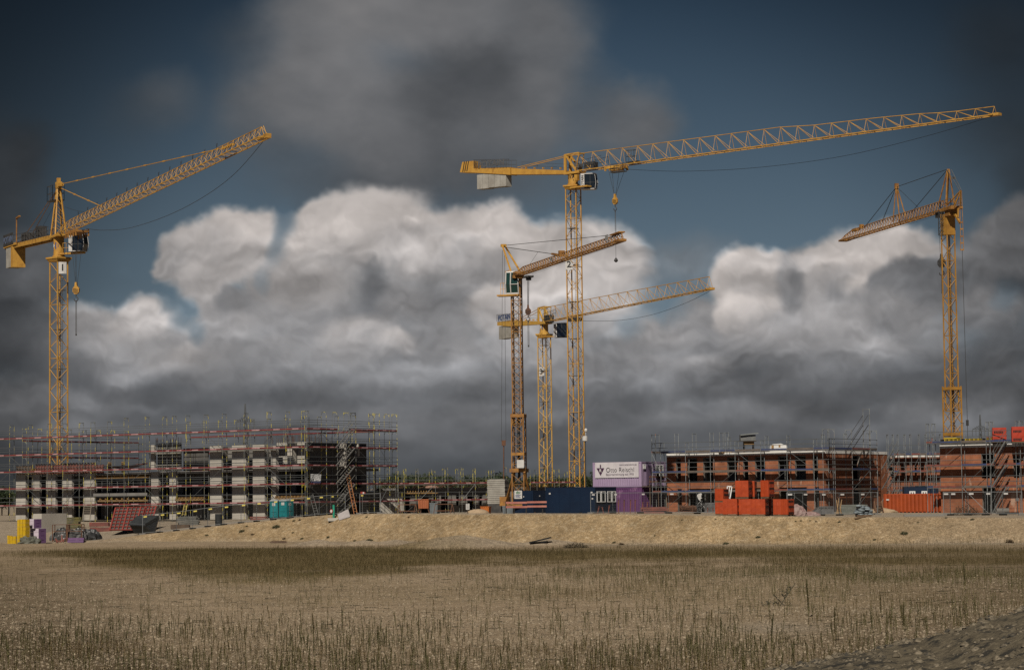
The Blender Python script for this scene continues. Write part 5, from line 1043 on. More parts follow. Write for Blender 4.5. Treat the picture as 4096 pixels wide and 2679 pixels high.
# ------------------------------------------------------------------ brick blocks
def brick_mat(name, c, c2, mort):
    m = bpy.data.materials.new(name); m.use_nodes = True; nt = m.node_tree; b = nt.nodes['Principled BSDF']; L = nt.links.new; b.inputs['Roughness'].default_value = .9; b.inputs['Specular IOR Level'].default_value = .15
    g = nt.nodes.new('ShaderNodeNewGeometry'); dot = nt.nodes.new('ShaderNodeVectorMath'); dot.operation = 'DOT_PRODUCT'; L(g.outputs['Position'], dot.inputs[0]); v = EAL+EB; dot.inputs[1].default_value = (v.x, v.y, 0)
    sp = nt.nodes.new('ShaderNodeSeparateXYZ'); L(g.outputs['Position'], sp.inputs[0]); cb = nt.nodes.new('ShaderNodeCombineXYZ'); L(dot.outputs['Value'], cb.inputs[0]); L(sp.outputs[2], cb.inputs[1])
    br = nt.nodes.new('ShaderNodeTexBrick'); L(cb.outputs[0], br.inputs['Vector']); br.inputs['Scale'].default_value = 1; br.inputs['Brick Width'].default_value = .5; br.inputs['Row Height'].default_value = .25; br.inputs['Mortar Size'].default_value = .012
    br.inputs['Color1'].default_value = (*[q*KA for q in c], 1); br.inputs['Color2'].default_value = (*[q*KA for q in c2], 1); br.inputs['Mortar'].default_value = (*mort, 1); br.inputs['Bias'].default_value = -.2
    def noise(sc, st=(1, 1, 1)):
        mp = nt.nodes.new('ShaderNodeMapping'); mp.inputs['Scale'].default_value = st; L(g.outputs['Position'], mp.inputs[0]); n = nt.nodes.new('ShaderNodeTexNoise'); n.inputs['Scale'].default_value = sc; n.inputs['Detail'].default_value = 5; L(mp.outputs[0], n.inputs['Vector']); return n.outputs[0]
    def mr(s, a, bb, c_, d): n = nt.nodes.new('ShaderNodeMapRange'); [setattr(n.inputs[i+1], 'default_value', q) for i, q in enumerate((a, bb, c_, d))]; L(s, n.inputs[0]); return n.outputs[0]
    def mix(f, a, bb, mode='MIX'):
        n = nt.nodes.new('ShaderNodeMix'); n.data_type = 'RGBA'; n.blend_type = mode
        if isinstance(f, float): n.inputs[0].default_value = f
        else: L(f, n.inputs[0])
        L(a, n.inputs[6])
        if isinstance(bb, tuple): n.inputs[7].default_value = (*bb, 1)
        else: L(bb, n.inputs[7])
        return n.outputs[2]
    col = mix(1.0, br.outputs['Color'], comb(nt, mr(noise(.8), .3, .7, .72, 1.2)), 'MULTIPLY'); col = mix(mr(noise(1.3, (1.6, 1.6, .35)), .63, .70, 0, .75), col, (.40, .27, .2))
    L(col, b.inputs['Base Color']); return m
BRK = brick_mat('perforated_brick', (.30, .112, .055), (.235, .082, .042), (.24, .125, .08)); BRK2 = brick_mat('shaded_brick', (.27, .10, .055), (.21, .075, .042), (.2, .11, .075))  # the darker copy has scaffold shade put into its brick colour
FOAM = mat('white_insulation', (.72, .70, .66), .8, 0, (.60, .58, .54), .8, 4); PLAST = mat('grey_reveal', (.30, .265, .225), .9, 0, (.22, .19, .16), 1.5)
def brick_block(label, P, aL, bL, zb, z1, zr, frontops, sideops, side=True, mat_=BRK, loc=None, bs_pat=None):
    B = thing('brick_building', label, 'building', loc or P(aL/2, bL/2, zb))
    mb = MB(); wall_mb(mb, P, 0, aL, zb, zr-.28, 0, .36, frontops); obj('front_wall', mb, mat_, B)
    if side:
        mb = MB(); Pq = lambda a, b, z: P(b, a, z); wall_mb(mb, Pq, .362, bL, zb, zr-.28, 0.0, .36, sideops); obj('side_wall', mb, mat_, B)
    mb = MB(); Pq = lambda a, b, z: P(b, a, z); wall_mb(mb, Pq, .37, bL, zb, zr-.3, aL-.36, aL, []); obj('end_wall', mb, mat_, B)
    mb = MB(); wall_mb(mb, P, .37, aL-.37, zb, zr-.3, bL-.3, bL, []); obj('back_wall', mb, mat_, B)
    for z in (z1, zr-.3):
        mb = MB(); mb.hexa([P(.37, .37, z-.25), P(aL-.37, .37, z-.25), P(aL-.37, bL-.31, z-.25), P(.37, bL-.31, z-.25), P(.37, .37, z), P(aL-.37, .37, z), P(aL-.37, bL-.31, z), P(.37, bL-.31, z)]); obj('floor_slab', mb, SLAB, B)
    mb = MB()
    for za, zc in ((zb, z1-.26), (z1+.01, zr-.56)):
        wall_mb(mb, P, .4, aL-.4, za, zc, 4.5, 4.7, []); 
        for a in np.arange(2.6, aL-1, 4.1): wall_mb(mb, P, a, a+.2, za, zc, 2.2, 4.49, [])
    obj('inner_wall', mb, PLAST, B)
    # reveals: smooth grey lining on the jamb and head of every opening
    for o in frontops:
        mb = MB(); mb.box(P(o[1]-.012, .02, o[2]), EAL*.01, EB*.30, Z*(o[3]-o[2]-.01)); obj('reveal', mb, PLAST, B); mb = MB(); mb.box(P(o[0]+.002, .02, o[2]), EAL*.01, EB*.30, Z*(o[3]-o[2]-.01)); obj('reveal', mb, PLAST, B)
        if o[3]-o[2] > 1.8 and o[1]-o[0] > 1.2 and random.random() < .8:
            mb = MB(); q = P((o[0]+o[1])/2+random.uniform(-.2, .2), .6, o[2]); mb.tube(q, q+Z*(o[3]-o[2]), .045, 5); obj('prop', mb, PROP, B)
    for o in sideops:
        mb = MB(); mb.box(P(.02, o[1]-.012, o[2]), EB*.01, EAL*.30, Z*(o[3]-o[2]-.01)); obj('reveal', mb, PLAST, B); mb = MB(); mb.box(P(.02, o[0]+.002, o[2]), EB*.01, EAL*.30, Z*(o[3]-o[2]-.01)); obj('reveal', mb, PLAST, B)
    # white insulation edge of the roof slab, with lighter joints
    mb = MB(); a = -.02
    while a < aL+.02:
        w_ = min(random.choice((1.2, 2.4, 2.4, 3.6)), aL+.02-a); wall_mb(mb, P, a, a+w_-.015, zr-.278, zr+random.choice((0, 0, .05)), -.04, .12, []); a += w_
    obj('roof_edge', mb, FOAM, B)
    if side:
        mb = MB(); a = .13
        while a < bL:
            w_ = min(random.choice((1.2, 2.4, 2.4)), bL-a); Pq = lambda a_, b_, z: P(b_, a_, z); wall_mb(mb, Pq, a, a+w_-.015, zr-.278, zr+random.choice((0, 0, .05)), -.04, .12, []); a += w_
        obj('roof_edge', mb, FOAM, B)
    mb = MB(); mb.hexa([P(.13, .13, zr-.29), P(aL-.1, .13, zr-.29), P(aL-.1, bL-.1, zr-.29), P(.13, bL-.1, zr-.29), P(.13, .13, zr-.03), P(aL-.1, .13, zr-.03), P(aL-.1, bL-.1, zr-.03), P(.13, bL-.1, zr-.03)]); obj('roof_slab', mb, SLAB, B)
    return B
def brick_site():
    zg = lambda p: gz(p.x, p.y); n = Vector((EB.x, EB.y, 0))
    # --- long block
    c0 = S(3300, 1850, 240.5); P = frame_of((c0.x, c0.y)); A = lambda k, x, y=700: (onplane(*cr(k, x, y), (c0.x, c0.y), (EAL.x, EAL.y))-Vector((c0.x, c0.y, 0))).dot(EAL); Bf = lambda k, x, y=700: (onplane(*cr(k, x, y), (c0.x, c0.y), (EB.x, EB.y))-Vector((c0.x, c0.y, 0))).dot(EB)
    zb, z1, zr = 2.1, 5.15, 8.25; aL = A('D', 850); bL = Bf('E', 1840)
    up = [('D', 945, 995), ('D', 1062, 1165), ('D', 1226, 1330), ('D', 1476, 1580), ('D', 1640, 1695), ('D', 1765, 1870), ('E', 707, 817), ('E', 882, 995), ('E', 1066, 1122)]
    fo = [(A(k, x1), A(k, x0), z1+.12, zr-.42) for k, x0, x1 in up]+[(A(k, x1), A(k, x0), zb, z1-.5) for k, x0, x1 in (('D', 955, 1000), ('D', 1066, 1336), ('D', 1480, 1560), ('D', 1640, 1870), ('E', 712, 1000), ('E', 1082, 1128))]
    so_ = [(Bf('E', 1482), Bf('E', 1560), z1+.12, zr-.42), (Bf('E', 1484), Bf('E', 1566), zb, z1-.3)]
    B = brick_block('long two-storey red brick shell with white roof edge, behind the orange packs', P, aL, bL, zb, z1, zr, fo, so_)
    for z0, zz in ((6.6, 7.5), (3.6, 4.4)):
        mb = MB(); ba, bb = Bf('E', 1672), Bf('E', 1728)
        for a in (ba, (ba+bb)/2, bb): mb.box(P(-.02, a, z0), -EAL*.03, EB*.05, Z*(zz-z0))
        for z in (z0, zz): mb.box(P(-.02, ba, z), -EAL*.03, EB*(bb-ba+.05), Z*.05)
        obj('window_frame', mb, PLAST, B)
    mb = MB()      # rebar along the roof
    for i in range(90): a = random.uniform(1, aL-1); mb.tube(P(a, random.uniform(3.5, 6), zr-.02), P(a, 5, zr+.35+random.uniform(0, .15)), .014, 3)
    for h in (.15, .3): mb.tube(P(1, 4.8, zr+h), P(aL-1, 4.8, zr+h), .012, 3)
    obj('rebar', mb, RUST, B)
    # scaffold, front: from left of the block to its corner
    of = Vector((c0.x, c0.y, 0))-EB*1.05-EAL*1.05; fa = lambda k, x: (onplane(*cr(k, x, 620), (of.x, of.y), (EAL.x, EAL.y))-of).dot(EAL); fb = lambda k, x: (onplane(*cr(k, x, 620), (of.x, of.y), (EB.x, EB.y))-of).dot(EB)
    lv = [4.35, 6.35, 8.4]
    toes = lambda l, b: [TOE_B, TOE_W, TOE_B, TOE_W, TOE_R2][(b*2+l*3) % 5] if l < 2 else [TOE_B, TOE_W][b % 2]
    bays = sorted(round(fa(k, x), 2) for k, x in (('D', 695), ('D', 785), ('D', 1042), ('D', 1300), ('D', 1558), ('D', 1825), ('E', 798), ('E', 1076), ('E', 1240)))
    heads = lambda s: 10.3
    T, W = scaffold('grey frame scaffold with blue and brown toe boards along the long brick shell front', of, of+EAL*5, n, lv, lambda s: 9.45, zg, bays, SC_G, toes, False, braces=[(7, 2, 1), (6, 1, 1), (6, 0, 0), (4, 1, 0), (3, 2, 1), (2, 1, 0), (1, 2, 1), (1, 0, 1)])
    for k, x in (('D', 695), ('D', 735), ('D', 935), ('D', 1118), ('D', 1300), ('D', 1400), ('D', 1458)): s = fa(k, x); mb = MB(); [mb.tube(W(s, d, 8.3), W(s, d, 10.35), .034, 4) for d in (0, .73)]; mb.tube(W(s, 0, 10.25), W(s, .73, 10.25), .03, 4); mb.tube(W(s, 0, 9.4), W(s, .73, 9.4), .02, 4); obj('frame', mb, SC_G, T)
    bs = sorted(round(fb(k, x), 2) for k, x in (('E', 1262), ('E', 1295), ('E', 1475), ('E', 1660), ('E', 1735)))
    bs[0] = 0.0
    T2, W2 = scaffold('grey frame scaffold with timber access stairs on the brick shell return, beside the stacked sandbags', of, of+EB*5, EAL, lv, lambda s: 10.4, zg, bs, SC_G, lambda l, b: [TOE_B, TOE_R2, TOE_W][(l+b) % 3], False, braces=[(2, 1, 1), (2, 0, 1), (2, 2, 0)])
    s1 = fb('E', 1735); s2 = s1+2.6
    STW = mat('pale_stair_metal', (.36, .33, .28), .6, .2)
    zz = [zg(W2(s1, 0, 0))]+lv
    for za, zc in zip(zz, zz[1:]): access_stair(T2, W2, s1+.1, s2+.4, [za, zc], -.7, GALV, .12)
    mb = MB(); s = fb('E', 1665); mb.tube(W2(s, 0, 8), W2(s, 0, 12.6), .04, 4); mb.tube(W2(s, .73, 8), W2(s, .73, 12.6), .04, 4); mb.tube(W2(s, 0, 12.5), W2(s, .73, 12.5), .03, 4); obj('frame', mb, SC_G, T2)
    access_stair(T2, W2, bs[2]+.3, bs[3], [8.4, 10.9], .4, DKS, .06)
    r0 = P(1, bL-2, 0); scaffold('rear grey frame scaffold whose upright frames show above the long brick shell roof', r0, r0+EAL*5, n*-1, [8.3], 10.2, zg, [0, 2.6, 5.2, 9.3, 11.9, 16.5], SC_G, lambda l, b: TOE_W, False)
    # --- recessed block
    g0 = S(3575, 1900, 258); e = Vector((1, .06, 0)).normalized(); nn = Vector((-e.y, e.x, 0)); P2 = lambda a, b, z: Vector((g0.x, g0.y, 0))+e*a+nn*b+Z*z
    B2 = thing('brick_building', 'recessed red brick shell half hidden between two scaffolds, above the orange container', 'building', P2(3, 3, 2)); L2 = 6.6; pa = lambda x: (onplane(*cr('F', x, 800), (g0.x, g0.y), (e.x, e.y))-Vector((g0.x, g0.y, 0))).dot(e)
    mb = MB(); wall_mb(mb, P2, -.3, L2, 2, 7.74, 0, .36, [(pa(592), pa(640), 5.2, 7.0), (pa(735), pa(760), 5.6, 7.0), (pa(800), pa(835), 5.2, 7.0), (pa(735), pa(925), 2.2, 4.7), (pa(480), pa(520), 5.4, 6.8)]); obj('front_wall', mb, BRK2, B2)
    mb = MB(); wall_mb(mb, P2, -.3, L2, 2, 7.74, 5, 5.3, []); obj('back_wall', mb, BRK2, B2); mb = MB(); wall_mb(mb, P2, pa(530), L2, 7.76, 8.03, -.05, 5, []); obj('roof_edge', mb, FOAM, B2)
    q = P2(0, -1.1, 0); pb = lambda x: (onplane(*cr('F', x, 620), (q.x, q.y), (e.x, e.y))-q).dot(e)
    scaffold('grey frame scaffold before the recessed brick shell, over the orange container', q, q+e*5, nn, [4.2, 6.2, 8.0], lambda s: 10.2, zg, [round(pb(x), 2) for x in (462, 520, 570, 640, 700, 790, 860, 935, 1010)], SC_G, lambda l, b: [TOE_R2, TOE_W, TOE_B][(l+b) % 3], False, braces=[(3, 1, 1), (4, 2, 1), (2, 0, 0)])
    # --- corner block at the far right
    c3 = S(3762, 1900, 226.5); EAR = -EAL; o3 = Vector((c3.x, c3.y, 0)); 
    a_ = lambda x, y=800: (onplane(*cr('F', x, y), (o3.x, o3.y), (EAR.x, EAR.y))-o3).dot(EAR); L3 = 16.0; oR = o3+EAR*L3; P3 = frame_of((oR.x, oR.y))
    ops = [(L3-a_(1568), L3-a_(1428), 5.2, 7.5), (L3-a_(1568), L3-a_(1430), 2.0, 4.55), (L3-a_(1830), L3-a_(1760), 5.2, 7.2)]
    B3 = brick_block('brick corner block with wide unbroken brick face, orange packs on its roof', P3, L3, 9, 1.9, 4.9, 8.35, ops, [], side=True)
    q3 = o3-EB*1.05; f3 = lambda x, y=600: (onplane(*cr('F', x, y), (q3.x, q3.y), (EAR.x, EAR.y))-q3).dot(EAR)
    bays = [round(f3(x), 2) for x in (857, 918, 1218, 1478, 1520, 1785, 1832)]+[12.5, 15]
    T4, W4 = scaffold('grey frame scaffold with blue and red boards and long stairs before the brick corner block', q3, q3+EAR*5, n, [4.4, 6.4, 8.55], lambda s: 10.4, zg, bays, SC_G, lambda l, b: [[TOE_B, TOE_R2, TOE_W], [TOE_R2, TOE_R2, TOE_B], [TOE_B, TOE_B, TOE_W]][l][b % 3] if not (l == 2 and b == 0) else TOE_R2, False, braces=[(2, 1, 1), (2, 0, 0), (1, 2, 1)])
    s0, s1 = f3(1570), f3(1720); zz = [zg(W4(s0, 0, 0)), 4.4, 6.4, 8.55]
    for za, zc in zip(zz, zz[1:]): access_stair(T4, W4, s0, s1, [za, zc], -.6, GALV, .12)
    return P, A, Bf, zr, P3, L3, a_
BRS = brick_site()
# ------------------------------------------------------------------ things on the site
def spot(k, x, Y, dz=0): p = PC(k, x, 1170, Y); return Vector((p.x, Y, gz(p.x, Y)+dz))
def mt(k, d, Y): return d*CROP[k][2]*Y/FOC
def zat(k, x, y, Y): return PC(k, x, y, Y).z
def corr(mb, p, d, ln, h, nrm, pitch=.28, dep=.035, z0=0):
    n = max(2, round(ln/pitch)); pr = []
    for i in range(n):
        a = ln*i/n; w_ = ln/n; pr += [(a, 0), (a+w_*.3, 0), (a+w_*.5, -dep), (a+w_*.8, -dep)]
    pr.append((ln, 0))
    for (a, q), (b, r) in zip(pr, pr[1:]):
        if abs(b-a) < 1e-6: continue
        A_, B_ = p+d*a+nrm*q+Z*z0, p+d*b+nrm*r+Z*z0; mb.quad(A_, B_, B_+Z*h, A_+Z*h)
    return mb
SUNF = Vector((math.cos(A35), -math.sin(A35), 0))       # along a front, to the nearer end
def container(label, c, L1, L2, H, m, mf, ang=35, cat='container', flat=False, pitch=.28, roof=None, group=None):
    """c = near bottom corner; front runs left from it (L1), side runs back right (L2)"""
    a = R(ang); e1 = Vector((-math.cos(a), math.sin(a), 0)); e2 = Vector((math.sin(a), math.cos(a), 0)); n1, n2 = -e2, -e1
    T = thing('site_container', label, cat, c, group); b = MB(); c = Vector(c)
    for p, d, ln, nn in ((c+e1*L1, -e1, L1, n1), (c, e2, L2, n2), (c+e2*L2, e1, L1, -n1), (c+e2*L2+e1*L1, -e2, L2, -n2)):
        if flat: b.quad(p+d*.05+Z*.12, p+d*(ln-.05)+Z*.12, p+d*(ln-.05)+Z*(H-.08), p+d*.05+Z*(H-.08))
        else: corr(b, p+d*.08-nn*.02, d, ln-.16, H-.24, nn, pitch, .035, .14)
    b.quad(c+Z*(H-.06), c+e2*L2+Z*(H-.06), c+e2*L2+e1*L1+Z*(H-.06), c+e1*L1+Z*(H-.06)); obj('body', b, m, T)
    f = MB(); k = .14; nn = .012
    for p, sx, sy in ((c, 1, 1), (c+e1*L1, -1, 1), (c+e2*L2, 1, -1), (c+e1*L1+e2*L2, -1, -1)): f.box(p-e1*nn*sx-e2*nn*sy, e1*k*sx, e2*k*sy, Z*H)
    for p, d, ln, o in ((c, e1, L1, e2), (c, e2, L2, e1), (c+e2*L2, e1, L1, -e2), (c+e1*L1, e2, L2, -e1)):
        f.box(p+d*k+o*-.004, d*(ln-2*k), o*.1, Z*.13); f.box(p+d*k+o*-.004+Z*(H-.12), d*(ln-2*k), o*.1, Z*.12)
    obj('frame', f, mf, T); return T, c, e1, e2, n1, n2
NAVY = mat('container_navy', (.0055, .0165, .040), .45, 0, (.0045, .0125, .032), .8, 4, spec=.35, c3=(.03, .042, .06), s3=1.1, lo3=.66, hi3=.8); NAVF = mat('container_navy_frame', (.005, .014, .033), .45)
LILA = mat('container_lilac', (.34, .255, .37), .6, 0, (.29, .21, .32), .7, 5, c3=(.22, .165, .22), s3=.9, lo3=.62, hi3=.75); PURP = mat('container_purple', (.125, .048, .135), .55, 0, (.10, .038, .11), .8, 5, c3=(.33, .18, .30), s3=.7, lo3=.58, hi3=.8)
ORG = mat('container_orange', (.36, .066, .016), .5, 0, (.28, .052, .015), .8, 5, c3=(.25, .06, .02), s3=1.2, lo3=.64, hi3=.76); ORF = mat('orange_frame', (.42, .075, .02), .55)
WINF = mat('window_frame_white', (.75, .74, .72), .4); SHUT = mat('roller_shutter', (.16, .16, .155), .5, 0, (.12, .12, .12), 4, stretch=(.2, .2, 8))
def window(parent, p, d, nn, w_, h, kind='open', bar=True):
    f = MB(); t = .09 if bar else .075
    for a, b_, wz in ((0, 0, None),):
        f.box(p+nn*.01, d*t, nn*.05, Z*h); f.box(p+d*(w_-t)+nn*.01, d*t, nn*.05, Z*h); f.box(p+d*t+nn*.01, d*(w_-2*t), nn*.045, Z*t); f.box(p+d*t+Z*(h-t)+nn*.01, d*(w_-2*t), nn*.045, Z*t)
    if bar: f.box(p+d*(w_/2-.04)+Z*t+nn*.01, d*.08, nn*.04, Z*(h-2*t))
    o = obj('window', f, WINF, parent); g = MB()
    if kind == 'shut': g.box(p+d*t+Z*h*.3+nn*.005, d*(w_-2*t), nn*.02, Z*h*.68); obj('roller_shutter', g, SHUT, o); g = MB(); g.box(p+d*t+Z*t+nn*.004, d*(w_-2*t), nn*.015, Z*h*.22); obj('pane', g, GLASS, o)
    else: g.box(p+d*t+Z*t+nn*.004, d*(w_-2*t), nn*.015, Z*(h-2*t)); obj('pane', g, GLASS, o)
    return o
def sticker(parent, p, d, nn, w_, h, m=WHT, nm='sticker'): b = MB(); b.box(p+nn*.045, d*w_, nn*.01, Z*h); return obj(nm, b, m, parent)
def containers():
    # navy store and navy offices
    c = spot('C', 1487, 260); T, c, e1, e2, n1, n2 = container('small navy container with white letterhead panel, behind the pink rails', c, 2.5, 5.0, zat('C', 1487, 936, 260)-c.z, NAVY, NAVF, 35, flat=True)
    d = MB(); d.box(c+e1*1.35+n1*.004+Z*.15, -e1*1.15, n1*.03, Z*1.95); dd = obj('door', d, NAVF, T); h = MB(); h.box(c+e1*.5+n1*.035+Z*1.05, e1*.12, n1*.05, Z*.04); obj('handle', h, GRS, dd)
    p = c+e1*2.38+n1*.03+Z*1.55; s = sticker(T, p, -e1, n1, 1.0, .88, WHT, 'sign_panel'); s_c = p-e1*.5+n1*.065; text('lettering', 'dbv', .42, mat('sign_green', (.03, .14, .06), .6), s, s_c+Z*.66, -e1, Z, bold=.01); pr_ = MB(); [pr_.box(s_c+e1*.36+Z*z-n1*.004, -e1*w__, n1*.006, Z*.06) for z, w__ in ((.38, .7), (.26, .55), (.12, .66))]; obj('print', pr_, NAVYL, s)
    sticker(T, c+e1*1.25+Z*1.7, -e1, n1, .12, .12); sticker(T, c+e2*1.1+Z*1.75, e2, n2, .2, .14)
    c = spot('D', 108, 244.5); H = zat('D', 108, 899, 244.5)-c.z; w2 = 1.95
    T, c, e1, e2, n1, n2 = container('long navy office container with plain side wall and two white-framed windows round its corner', c, 6.05, w2, H, NAVY, NAVF, 35, flat=True)
    window(T, c+e2*.25+n2*.02+Z*1.1, e2, n2, .72, 1.1, 'open', False); window(T, c+e2*1.08+n2*.02+Z*1.1, e2, n2, .75, 1.1, 'open', False); sticker(T, c+e1*5.6+Z*1.95, -e1, n1, .2, .16); sticker(T, c+e1*.5+Z*2.0, -e1, n1, .22, .16); sticker(T, c+e1*.4+Z*1.4, -e1, n1, .2, .14)
    lb = MB()
    for q in np.linspace(.4, 5.7, 5): lb.box(c+e1*q+n1*.004+Z*.14, e1*.02, n1*.012, Z*(H-.3))
    obj('panel_seam', lb, NAVF, T); fp = MB()
    for q in (1.6, 3.6): fp.box(c+e1*q+n1*.013+Z*.02, e1*.36, n1*.01, Z*.1)
    obj('fork_pocket', fp, BLK, T)
    T, c2, *_ = container('navy office container with one shuttered and one bare window, farther along the same side', c+e2*(w2+.03), 6.05, w2, H, NAVY, NAVF, 35, flat=True)
    window(T, c2+e2*.25+n2*.02+Z*1.1, e2, n2, .75, 1.1, 'shut', False); window(T, c2+e2*1.1+n2*.02+Z*1.1, e2, n2, .72, 1.1, 'shut', False)
    # lilac pair above, purple pair below
    c = spot('D', 592, 253.5); H = 2.62; cl = c
    lower, c, e1, e2, n1, n2 = container('deep purple lower container with chalky smear, under the lilac one with the banner', c, 6.05, 2.4, H, PURP, PURP, 35)
    lower2, *_ = container('deep purple lower container standing in shade behind the smeared purple one', c+e2*2.44, 6.05, 2.4, H, PURP, PURP, 35)
    up, cu, *_ = container('upper lilac container carrying the white company banner', c+Z*(H+.06), 6.05, 2.4, 2.62, LILA, LILA, 35, flat=False)
    up2, cu2, *_ = container('upper lilac container with white shuttered window, behind the banner container', c+e2*2.44+Z*(H+.06), 6.05, 2.4, 2.62, LILA, LILA, 35)
    d = MB(); d.box(cu+e2*1.0+n2*.03+Z*.15, e2*.9, n2*.04, Z*2.05); dd = obj('door', d, mat('door_mauve', (.16, .11, .18), .5), up); hh = MB(); hh.box(cu+e2*1.8+n2*.07+Z*1.1, e2*.04, n2*.05, Z*.14); obj('handle', hh, GRS, dd)
    window(up, cu+e2*.25+n2*.03+Z*1.85, e2, n2, .5, .5); window(up2, cu2+e2*.35+n2*.03+Z*.95, e2, n2, 1.5, 1.35, 'shut')
    wl = MB(); q = cu+n2*.0-Z*.02; wl.box(q+n2*.05, e2*5.2, n2*.95, Z*.06)
    for s in (.1, 1.8, 3.5, 5.1): wl.box(q+n2*.9+e2*s, e2*.06, n2*.06, Z*1.1); wl.box(q+n2*.9+e2*s-Z*(H+.02), e2*.08, n2*.08, Z*(H+.02))
    wo = thing('timber_gallery', 'wooden gallery with plank rails along the lilac containers upper door side', 'gallery', c+n2*.5); obj('deck', wl, TIMD, wo); rl = MB()
    for h in (.45, .95): rl.box(q+n2*.962+Z*h, e2*5.2, n2*.03, Z*.16)
    obj('rail', rl, TIMB if False else mat('plank_reddish', (.26, .12, .07), .8, 0, (.18, .08, .05), 2), wo)
    # banner
    a = mt('D', 450, 252)/.82; bx = cu+e1*(6.05-.30)+n1*.045; W_ = 5.45; Hh = 1.62; zb_ = .98
    BN = thing('banner', 'white company banner with dark triangular logo, tied on the lilac container', 'banner', cu+e1*3+n1*.05+Z*.9); b = MB(); N_ = 24
    for i in range(N_):
        t0, t1 = i/N_, (i+1)/N_; f_ = lambda t: bx-e1*W_*t+n1*(.012*math.sin(t*40)+.01); b.quad(f_(t0)+Z*zb_, f_(t1)+Z*zb_, f_(t1)+Z*(zb_+Hh), f_(t0)+Z*(zb_+Hh))
    obj('cloth', b, mat('banner_cloth', (.58, .545, .55), .7, 0, (.50, .465, .48), .9), BN)
    ink = mat('banner_ink', (.015, .013, .016), .7); ink2 = mat('banner_ink_pale', (.26, .22, .26), .7); plum = mat('logo_plum', (.055, .018, .05), .7)
    cc = lambda u, v: bx-e1*W_*u+n1*.05+Z*(zb_+Hh*v)
    text('lettering', 'Otto Reischl', .70, ink, BN, cc(.255, .50), -e1, Z, bold=-.012, sx=.985, align='LEFT'); text('lettering', 'www.ottoreischl.de', .27, ink2, BN, cc(.96, .84), -e1, Z, align='RIGHT'); text('lettering', 'Bauunternehmung seit 1905', .30, ink2, BN, cc(.255, .22), -e1, Z, align='LEFT', sx=1.02)
    lg = MB(); lg.poly([cc(.04, .64), cc(.13, .16), cc(.22, .64)]); lg.poly([cc(.119, .64), cc(.141, .64), cc(.141, .74), cc(.146, .80), cc(.13, .90), cc(.114, .80), cc(.119, .74)]); lo = obj('logo', lg, plum, BN); text('lettering', 'R', .45, WHT, lo, cc(.13, .47)+n1*.01, -e1, Z, bold=.012)
    # orange and small navy at the right
    c = spot('F', 1022, 232); p2 = spot('F', 417, 236); H = zat('F', 1022, 966, 232)-c.z; ang = math.degrees(math.atan2(p2.y-c.y, c.x-p2.x)); L = (Vector((p2.x-c.x, p2.y-c.y, 0))).length
    T, c, e1, e2, n1, n2 = container('orange ribbed steel container standing before the brick corner block', c, L, 2.3, H, ORG, ORF, ang, pitch=.48)
    rb = MB(); n = 15
    for i in range(n):
        q = c+e1*(L*(i+.5)/n)+n1*.02; k = len(rb.v)
        for z in (.12, H-.06):
            for j in range(6): t = math.pi*j/5; rb.v.append(tuple(q+e1*(math.cos(t)*L/n*.44)+n1*(math.sin(t)*.11)+Z*z))
        for j in range(5): rb.f.append((k+j, k+j+1, k+7+j, k+6+j))
        rb.poly([Vector(rb.v[k+6+j]) for j in range(6)])
    obj('rib', rb, ORG, T); sticker(T, c+e1*(L-.35)+n1*.1+Z*(H-.62), -e1, n1, .32, .14)
    c = spot('F', 985, 243); T, c, e1, e2, n1, n2 = container('low navy site office with two barred white windows, behind the orange container', c, mt('F', 350, 243), 2.4, zat('F', 985, 893, 243)-c.z, NAVY, NAVF, 5, flat=True)
    Hn = zat('F', 985, 893, 243)-c.z
    for x0, x1 in ((680, 741), (805, 866)):
        q = PC('F', x0, 960, 243); w_ = mt('F', x1-x0, 243); s = (c-Vector((q.x, q.y, c.z))).dot(-e1); wd = window(T, c+e1*s+n1*.02+Z*(Hn-1.25), -e1, n1, w_, .8); br = MB()
        for i in range(1, 5): br.box(c+e1*(s-w_*i/5)+n1*.075+Z*(Hn-1.22), -e1*.03, n1*.02, Z*.75)
        obj('window_bar', br, WINF, wd)
    text('lettering', 'BUS 1', .26, WHT, T, c+e1*.75+n1*.05+Z*(Hn-.95), -e1, Z)
containers()
